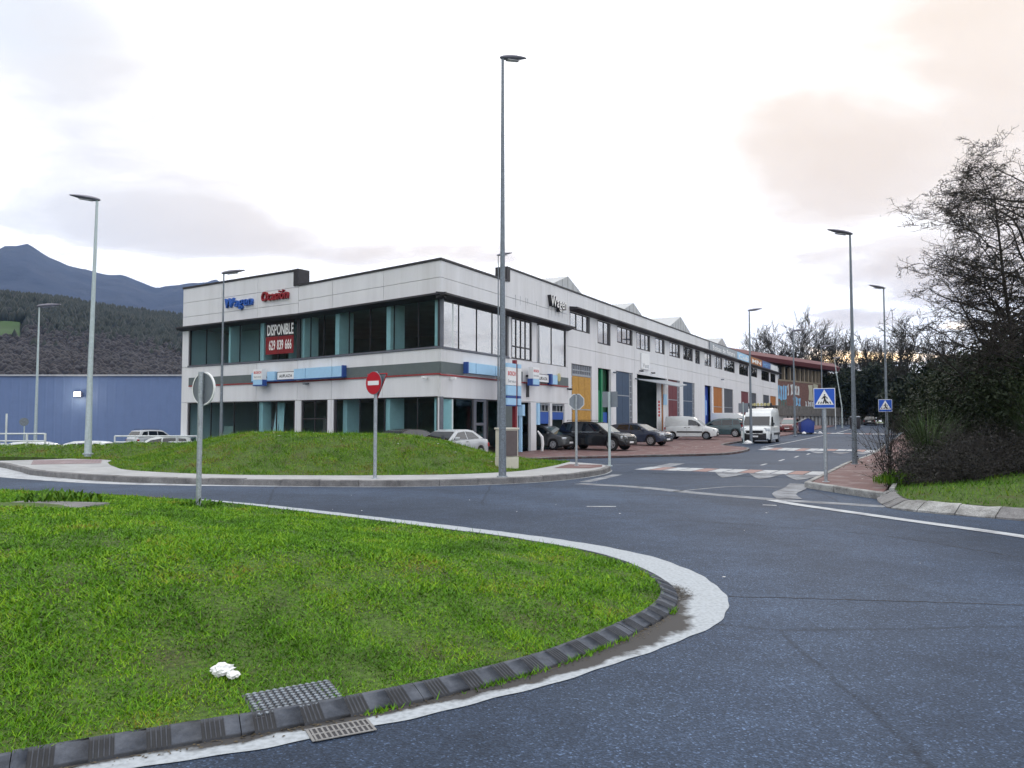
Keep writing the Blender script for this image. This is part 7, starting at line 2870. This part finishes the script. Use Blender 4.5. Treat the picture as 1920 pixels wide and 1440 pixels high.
# far trees: evergreen mass and bare crowns behind the brick building and at the road's end
evs = [(1578, 133, 10.5), (1598, 139, 11.5), (1622, 142, 12.0), (1645, 140, 13.2), (1668, 136, 12.2), (1690, 128, 10.4), (1712, 118, 9.2), (1610, 150, 12), (1655, 152, 13), (1735, 100, 8.4), (1765, 90, 8), (1682, 80, 5.2), (1700, 62, 5.6), (1740, 56, 6), (1790, 60, 7), (1840, 55, 7), (1900, 52, 8)]
words = ['by the brick building', 'beside the retaining wall', 'left of the far black car', 'right behind the far black car', 'behind the second lamp post', 'at the bend of the street', 'before the street bends', 'set back behind the wall',
         'set back behind the black car', 'in the second row on the right', 'deep behind the bushes', 'low by the far pavement', 'close to the second crossing sign', 'over the reed clump', 'behind the dark bushes', 'behind the large bare tree', 'at the right picture edge']
for k, (px, Y, zt2) in enumerate(evs):
    x = (px - 960) / FPX * Y
    zb = gzf(x, Y) + (.8 if Y > 110 else .5)
    h = zt2 - zb
    r_ = h * .34
    g_ = np.random.default_rng(500 + k)
    el = [(0, 0, h * .45, r_, r_, h * .45)] + [(g_.normal(0, r_ * .5), g_.normal(0, r_ * .5), h * g_.uniform(.3, .75), r_ * .6, r_ * .6, h * .25) for _ in range(4)]
    bush('dark evergreen tree ' + words[k], (x, Y, zb), 'evergreens at the end of the street', 600 + k, el, 5500, .16 + .0012 * Y, 'leaf_conifer', 'evergreen_tree', 'tree', 3.0)
fars = [(1420, 150, 640, 0), (1452, 155, 628, 1), (1492, 150, 608, 2), (1520, 152, 622, 0), (1550, 160, 640, 1), (1580, 158, 640, 2), (1603, 165, 645, 0), (1628, 165, 645, 1), (1655, 160, 640, 2), (1682, 150, 655, 0), (1703, 120, 612, 1), (1742, 95, 640, 2), (1772, 85, 650, 0)]
fw = ['at the left end of the far row', 'second in the far row', 'tallest above the brick building', 'right of the tallest far tree', 'over the right end of the brick roof', 'left of the first right lamp post', 'just beyond the right lamp post', 'over the far black car',
      'between the two right lamp posts', 'left of the second right lamp post', 'slim and pale beside the large tree', 'low beneath the large tree', 'low at the foot of the large tree']
protos = []
for sd in range(3):
    protos.append(tree_mesh(700 + sd, 10.0, .22, 4, .50, .05, (15, 8, 5, 4), wob=.13, first=.25, ratio=.50, segs=(8, 5, 4, 3, 2), sides=(6, 4, 3, 3, 3), minr=.026))
pmesh = []
for k, (px, Y, ty, v) in enumerate(fars):
    x = (px - 960) / FPX * Y
    zt2 = EYE + (791 - ty) * Y / FPX
    zb = gzf(x, Y) + .6
    V, F, _t = protos[v]
    sc = (zt2 - zb) / (V[:, 2].max()) * 1.22
    t_ = empty('bare_tree', 'far bare tree ' + fw[k], 'tree', (x, Y, zb), k * 1.3, 'bare trees beyond the street')
    t_.scale = (sc * random.uniform(.9, 1.15), sc, sc)
    if len(pmesh) <= v or True:
        key = 'p%d' % v
        if key not in MATS:
            a = raw('trunk', V[:54], F[:48], 'bark_far', t_, smooth=True)
            b = raw('crown', V[54:], F[48:] - 54, 'bark_far', t_, smooth=True)
            MATS[key] = (a.data, b.data)
        else:
            for nm, me in zip(('trunk', 'crown'), MATS[key]):
                o_ = bpy.data.objects.new(nm, me)
                COL.objects.link(o_)
                o_.parent = t_

# ================================================================== hills
def fbm(x, y, sd, octs=5, f=1.0):
    g_ = np.random.default_rng(sd)
    z = np.zeros(np.shape(x))
    a = 1.0
    for _ in range(octs):
        for _k in range(3):
            th, ph = g_.uniform(0, 6.28), g_.uniform(0, 6.28)
            z = z + a * np.sin((x * math.cos(th) + y * math.sin(th)) * f * g_.uniform(.7, 1.3) + ph) / 3
        a *= .5
        f *= 2.05
    return z


def ridge(name, az, rad, hts, prof, mat, label, seed, amp, freq):
    """az in degrees left of the view axis (negative = left); hts = crest height per azimuth"""
    A = np.radians(az)
    RR = np.array([p[0] for p in prof])
    PP = np.array([p[1] for p in prof])
    rr_ = np.interp(np.linspace(0, 1, 70), np.linspace(0, 1, len(RR)), RR)
    pp = np.interp(rr_, RR, PP)
    X = np.sin(A)[None, :] * rr_[:, None] * rad
    Y = np.cos(A)[None, :] * rr_[:, None] * rad
    n_ = fbm(X, Y, seed, 6, freq)
    Z = hts[None, :] * pp[:, None] + n_ * amp * (pp[:, None] * (1.02 - pp[:, None] * .75) + .02) - 2
    o_ = grid(name, X, Y, Z, mat)
    tag(o_, label, 'hill', kind='structure')
    return X, Y, Z


m = bpy.data.materials.new('mountain')
m.use_nodes = True
tt = m.node_tree
bb = tt.nodes['Principled BSDF']
bb.inputs['Roughness'].default_value = .95
tcn = N(tt, 'ShaderNodeTexCoord')
nz = N(tt, 'ShaderNodeTexNoise')
nz.inputs['Scale'].default_value = .006
nz.inputs['Detail'].default_value = 10
nz.inputs['Roughness'].default_value = .7
tt.links.new(tcn.outputs['Object'], nz.inputs['Vector'])
rr = ramp(tt, [(.35, (.006, .014, .042, 1)), (.65, (.022, .034, .075, 1))])  # part of the blue distance haze is put into this base colour
tt.links.new(nz.outputs['Fac'], rr.inputs[0])
sx_ = N(tt, 'ShaderNodeSeparateXYZ')
tt.links.new(tcn.outputs['Object'], sx_.inputs[0])
mr_ = N(tt, 'ShaderNodeMapRange')
mr_.inputs[1].default_value = 330
mr_.inputs[2].default_value = 900
tt.links.new(sx_.outputs[2], mr_.inputs[0])
nz2 = N(tt, 'ShaderNodeTexNoise')
nz2.inputs['Scale'].default_value = .022
nz2.inputs['Detail'].default_value = 8
nz2.inputs['Roughness'].default_value = .75
tt.links.new(tcn.outputs['Object'], nz2.inputs['Vector'])
ad_ = N(tt, 'ShaderNodeMath', operation='ADD')
tt.links.new(mr_.outputs[0], ad_.inputs[0])
tt.links.new(nz2.outputs['Fac'], ad_.inputs[1])
rs_ = ramp(tt, [(1.02, g4(0)), (1.24, g4(.45))])
tt.links.new(ad_.outputs[0], rs_.inputs[0])
mxs = N(tt, 'ShaderNodeMix', data_type='RGBA')
tt.links.new(rs_.outputs[0], mxs.inputs[0])
tt.links.new(rr.outputs[0], mxs.inputs[6])
mxs.inputs[7].default_value = (.55, .58, .66, 1)
tt.links.new(mxs.outputs[2], bb.inputs['Base Color'])
bmn = N(tt, 'ShaderNodeBump')
bmn.inputs['Strength'].default_value = 1.0
bmn.inputs['Distance'].default_value = 60
tt.links.new(nz.outputs['Fac'], bmn.inputs['Height'])
tt.links.new(bmn.outputs[0], bb.inputs['Normal'])
MATS['mountain'] = m
RADM = 3600.0
crest = [(-140, 560), (-110, 610), (-70, 520), (-30, 480), (0, 461), (22, 459), (40, 452), (58, 461), (85, 475), (120, 490), (150, 499), (172, 507), (200, 514), (225, 515), (250, 523), (275, 534), (290, 537), (305, 531), (330, 527), (350, 524), (385, 523), (400, 519), (415, 528), (430, 520), (455, 523), (500, 545), (560, 570), (640, 600), (760, 650)]
cx = np.array([q[0] for q in crest], float)
caz = np.degrees(np.arctan((cx - 960) / FPX))
chh = np.array([(791 - q[1]) / FPX * RADM / math.sqrt(1 + ((q[0] - 960) / FPX) ** 2) for q in crest])
az = np.linspace(-130, -6, 420)
hts = np.interp(az, np.r_[-130, -80, -60, caz], np.r_[420, 620, 560, chh])
ridge('mountain', az, RADM, hts, [(.42, 0), (.6, .25), (.75, .52), (.88, .78), (1.0, 1.0), (1.25, .6)], 'mountain', 'blue mountain ridge with snow patches on the left skyline', 12, 120, .0036)
RADH = 760.0
hc = [(-400, 560), (-100, 548), (0, 540), (60, 545), (120, 552), (180, 562), (240, 570), (300, 578), (340, 584), (420, 600), (560, 640), (760, 700), (900, 760)]
hx_ = np.array([q[0] for q in hc], float)
haz = np.degrees(np.arctan((hx_ - 960) / FPX))
hh_ = np.array([(791 - q[1] - 14) / FPX * RADH / math.sqrt(1 + ((q[0] - 960) / FPX) ** 2) for q in hc])
azh = np.linspace(-130, -4, 300)
htsh = np.interp(azh, np.r_[-130, -110, -70, -55, haz], np.r_[250, 270, 250, 160, hh_])  # unseen far-left crest raised so the showroom glass reflects dark hill
pm('hill_ground', (.020, .026, .014), .95, var=.4, scale=.02, col2=(.05, .045, .035), mix=(.5, .6))
PROFH = [(.25, 0), (.4, .12), (.6, .40), (.8, .75), (1.0, 1.0), (1.3, .8)]
HXm, HYm, HZm = ridge('forest_hill', azh, RADH, htsh, PROFH, 'hill_ground', 'wooded hillside rising behind the blue hall', 13, 16, .012)
# woodland on it: crowns of firs above, bare brown scrub below, one mass each
g = np.random.default_rng(90)
nT = 24000
A = g.uniform(-42, -19, nT)
rr_ = g.uniform(.28, 1.03, nT)
hh2 = np.interp(A, azh, htsh)
from math import pi
PR = np.interp(rr_, [p[0] for p in PROFH], [p[1] for p in PROFH])
X = np.sin(np.radians(A)) * rr_ * RADH
Y = np.cos(np.radians(A)) * rr_ * RADH
Z = hh2 * PR + fbm(X, Y, 13, 6, .012) * 16 * (PR * (1.02 - PR * .75) + .02) - 2
fir = (PR + fbm(X, Y, 77, 4, .012) * .16 + g.normal(0, .07, nT)) > .58
field = (A < -32.3) & (A > -40) & (PR > .44) & (PR < .62) & (A < -32.2)
for nm, msk, lb, mt in (('fir_wood', fir & ~field, 'dark fir wood on the upper hillside', 'wood_far'), ('scrub_wood', ~fir & ~field, 'leafless brown wood on the lower hillside', 'wood_bare')):
    x, y, z = X[msk], Y[msk], Z[msk]
    n_ = len(x)
    hgt = g.uniform(5, 10, n_) if nm == 'fir_wood' else g.uniform(3.5, 7, n_)
    rad = hgt * (g.uniform(.22, .34, n_) if nm == 'fir_wood' else g.uniform(.26, .42, n_))
    vs_ = []
    k = 5
    a0 = g.uniform(0, 6, n_)
    lev = ((0.05, .75), (.35, 1.0), (.7, .55)) if nm == 'fir_wood' else ((.1, .7), (.5, 1.0), (.85, .6))
    for f_, w_ in lev:
        for q_ in range(k):
            an = a0 + 6.283 * q_ / k
            jr = g.uniform(.7, 1.25, n_)
            vs_.append(np.c_[x + np.cos(an) * rad * w_ * jr, y + np.sin(an) * rad * w_ * jr, z + hgt * f_])
    vs_.append(np.c_[x, y, z + hgt])
    V = np.stack(vs_, 1)
    nv_ = V.shape[1]
    fl_ = []
    for l_ in range(2):
        for q_ in range(k):
            a_, b_ = l_ * k + q_, l_ * k + (q_ + 1) % k
            fl_ += [(a_, b_, b_ + k), (a_, b_ + k, a_ + k)]
    for q_ in range(k):
        fl_.append((2 * k + q_, 2 * k + (q_ + 1) % k, 3 * k))
    fl_ = np.array(fl_)
    FF = (np.arange(n_)[:, None, None] * nv_ + fl_[None]).reshape(-1, 3)
    o = raw(nm, V.reshape(-1, 3), FF, mt, rnd=np.repeat(g.random(n_), nv_))
    tag(o, lb, 'wood', kind='stuff')
pm('meadow', (.03, .070, .014), .9, var=.2, scale=.05)
# clearing with meadow at the left
am = np.linspace(-38, -32.6, 14)
rm_ = np.linspace(0, 1, 10)
lo_r = np.interp(.45, [p[1] for p in PROFH[:5]], [p[0] for p in PROFH[:5]])
hi_r = np.interp(.61, [p[1] for p in PROFH[:5]], [p[0] for p in PROFH[:5]])
AM, RM = np.meshgrid(am, lo_r + (hi_r - lo_r) * rm_)
XM, YM = np.sin(np.radians(AM)) * RM * RADH, np.cos(np.radians(AM)) * RM * RADH
PM = np.interp(RM, [p[0] for p in PROFH], [p[1] for p in PROFH])
ZM = np.interp(AM, azh, htsh) * PM + fbm(XM, YM, 13, 6, .012) * 16 * (PM * (1.02 - PM * .75) + .02) - .2
o = grid('meadow', XM, YM, ZM, 'meadow')
tag(o, 'green meadow clearing on the wooded hillside', 'meadow', kind='structure')

# ================================================================== air
HAZE = True
if HAZE:
    hm = bpy.data.materials.new('air')
    hm.use_nodes = True
    tt = hm.node_tree
    tt.nodes.remove(tt.nodes['Principled BSDF'])
    pv = N(tt, 'ShaderNodeVolumePrincipled')
    pv.inputs['Color'].default_value = (.34, .55, 1.0, 1)
    pv.inputs['Density'].default_value = 0.000085
    pv.inputs['Anisotropy'].default_value = 0.0
    tt.links.new(pv.outputs[0], tt.nodes['Material Output'].inputs['Volume'])
    MATS['air'] = hm
    o = MB().obox((-6600, -3100, -7), (13200, 0, 0), (0, 10200, 0), (0, 0, 1100)).build('haze', 'air', None)
    tag(o, 'thin blue haze over the whole valley', 'haze', kind='stuff')
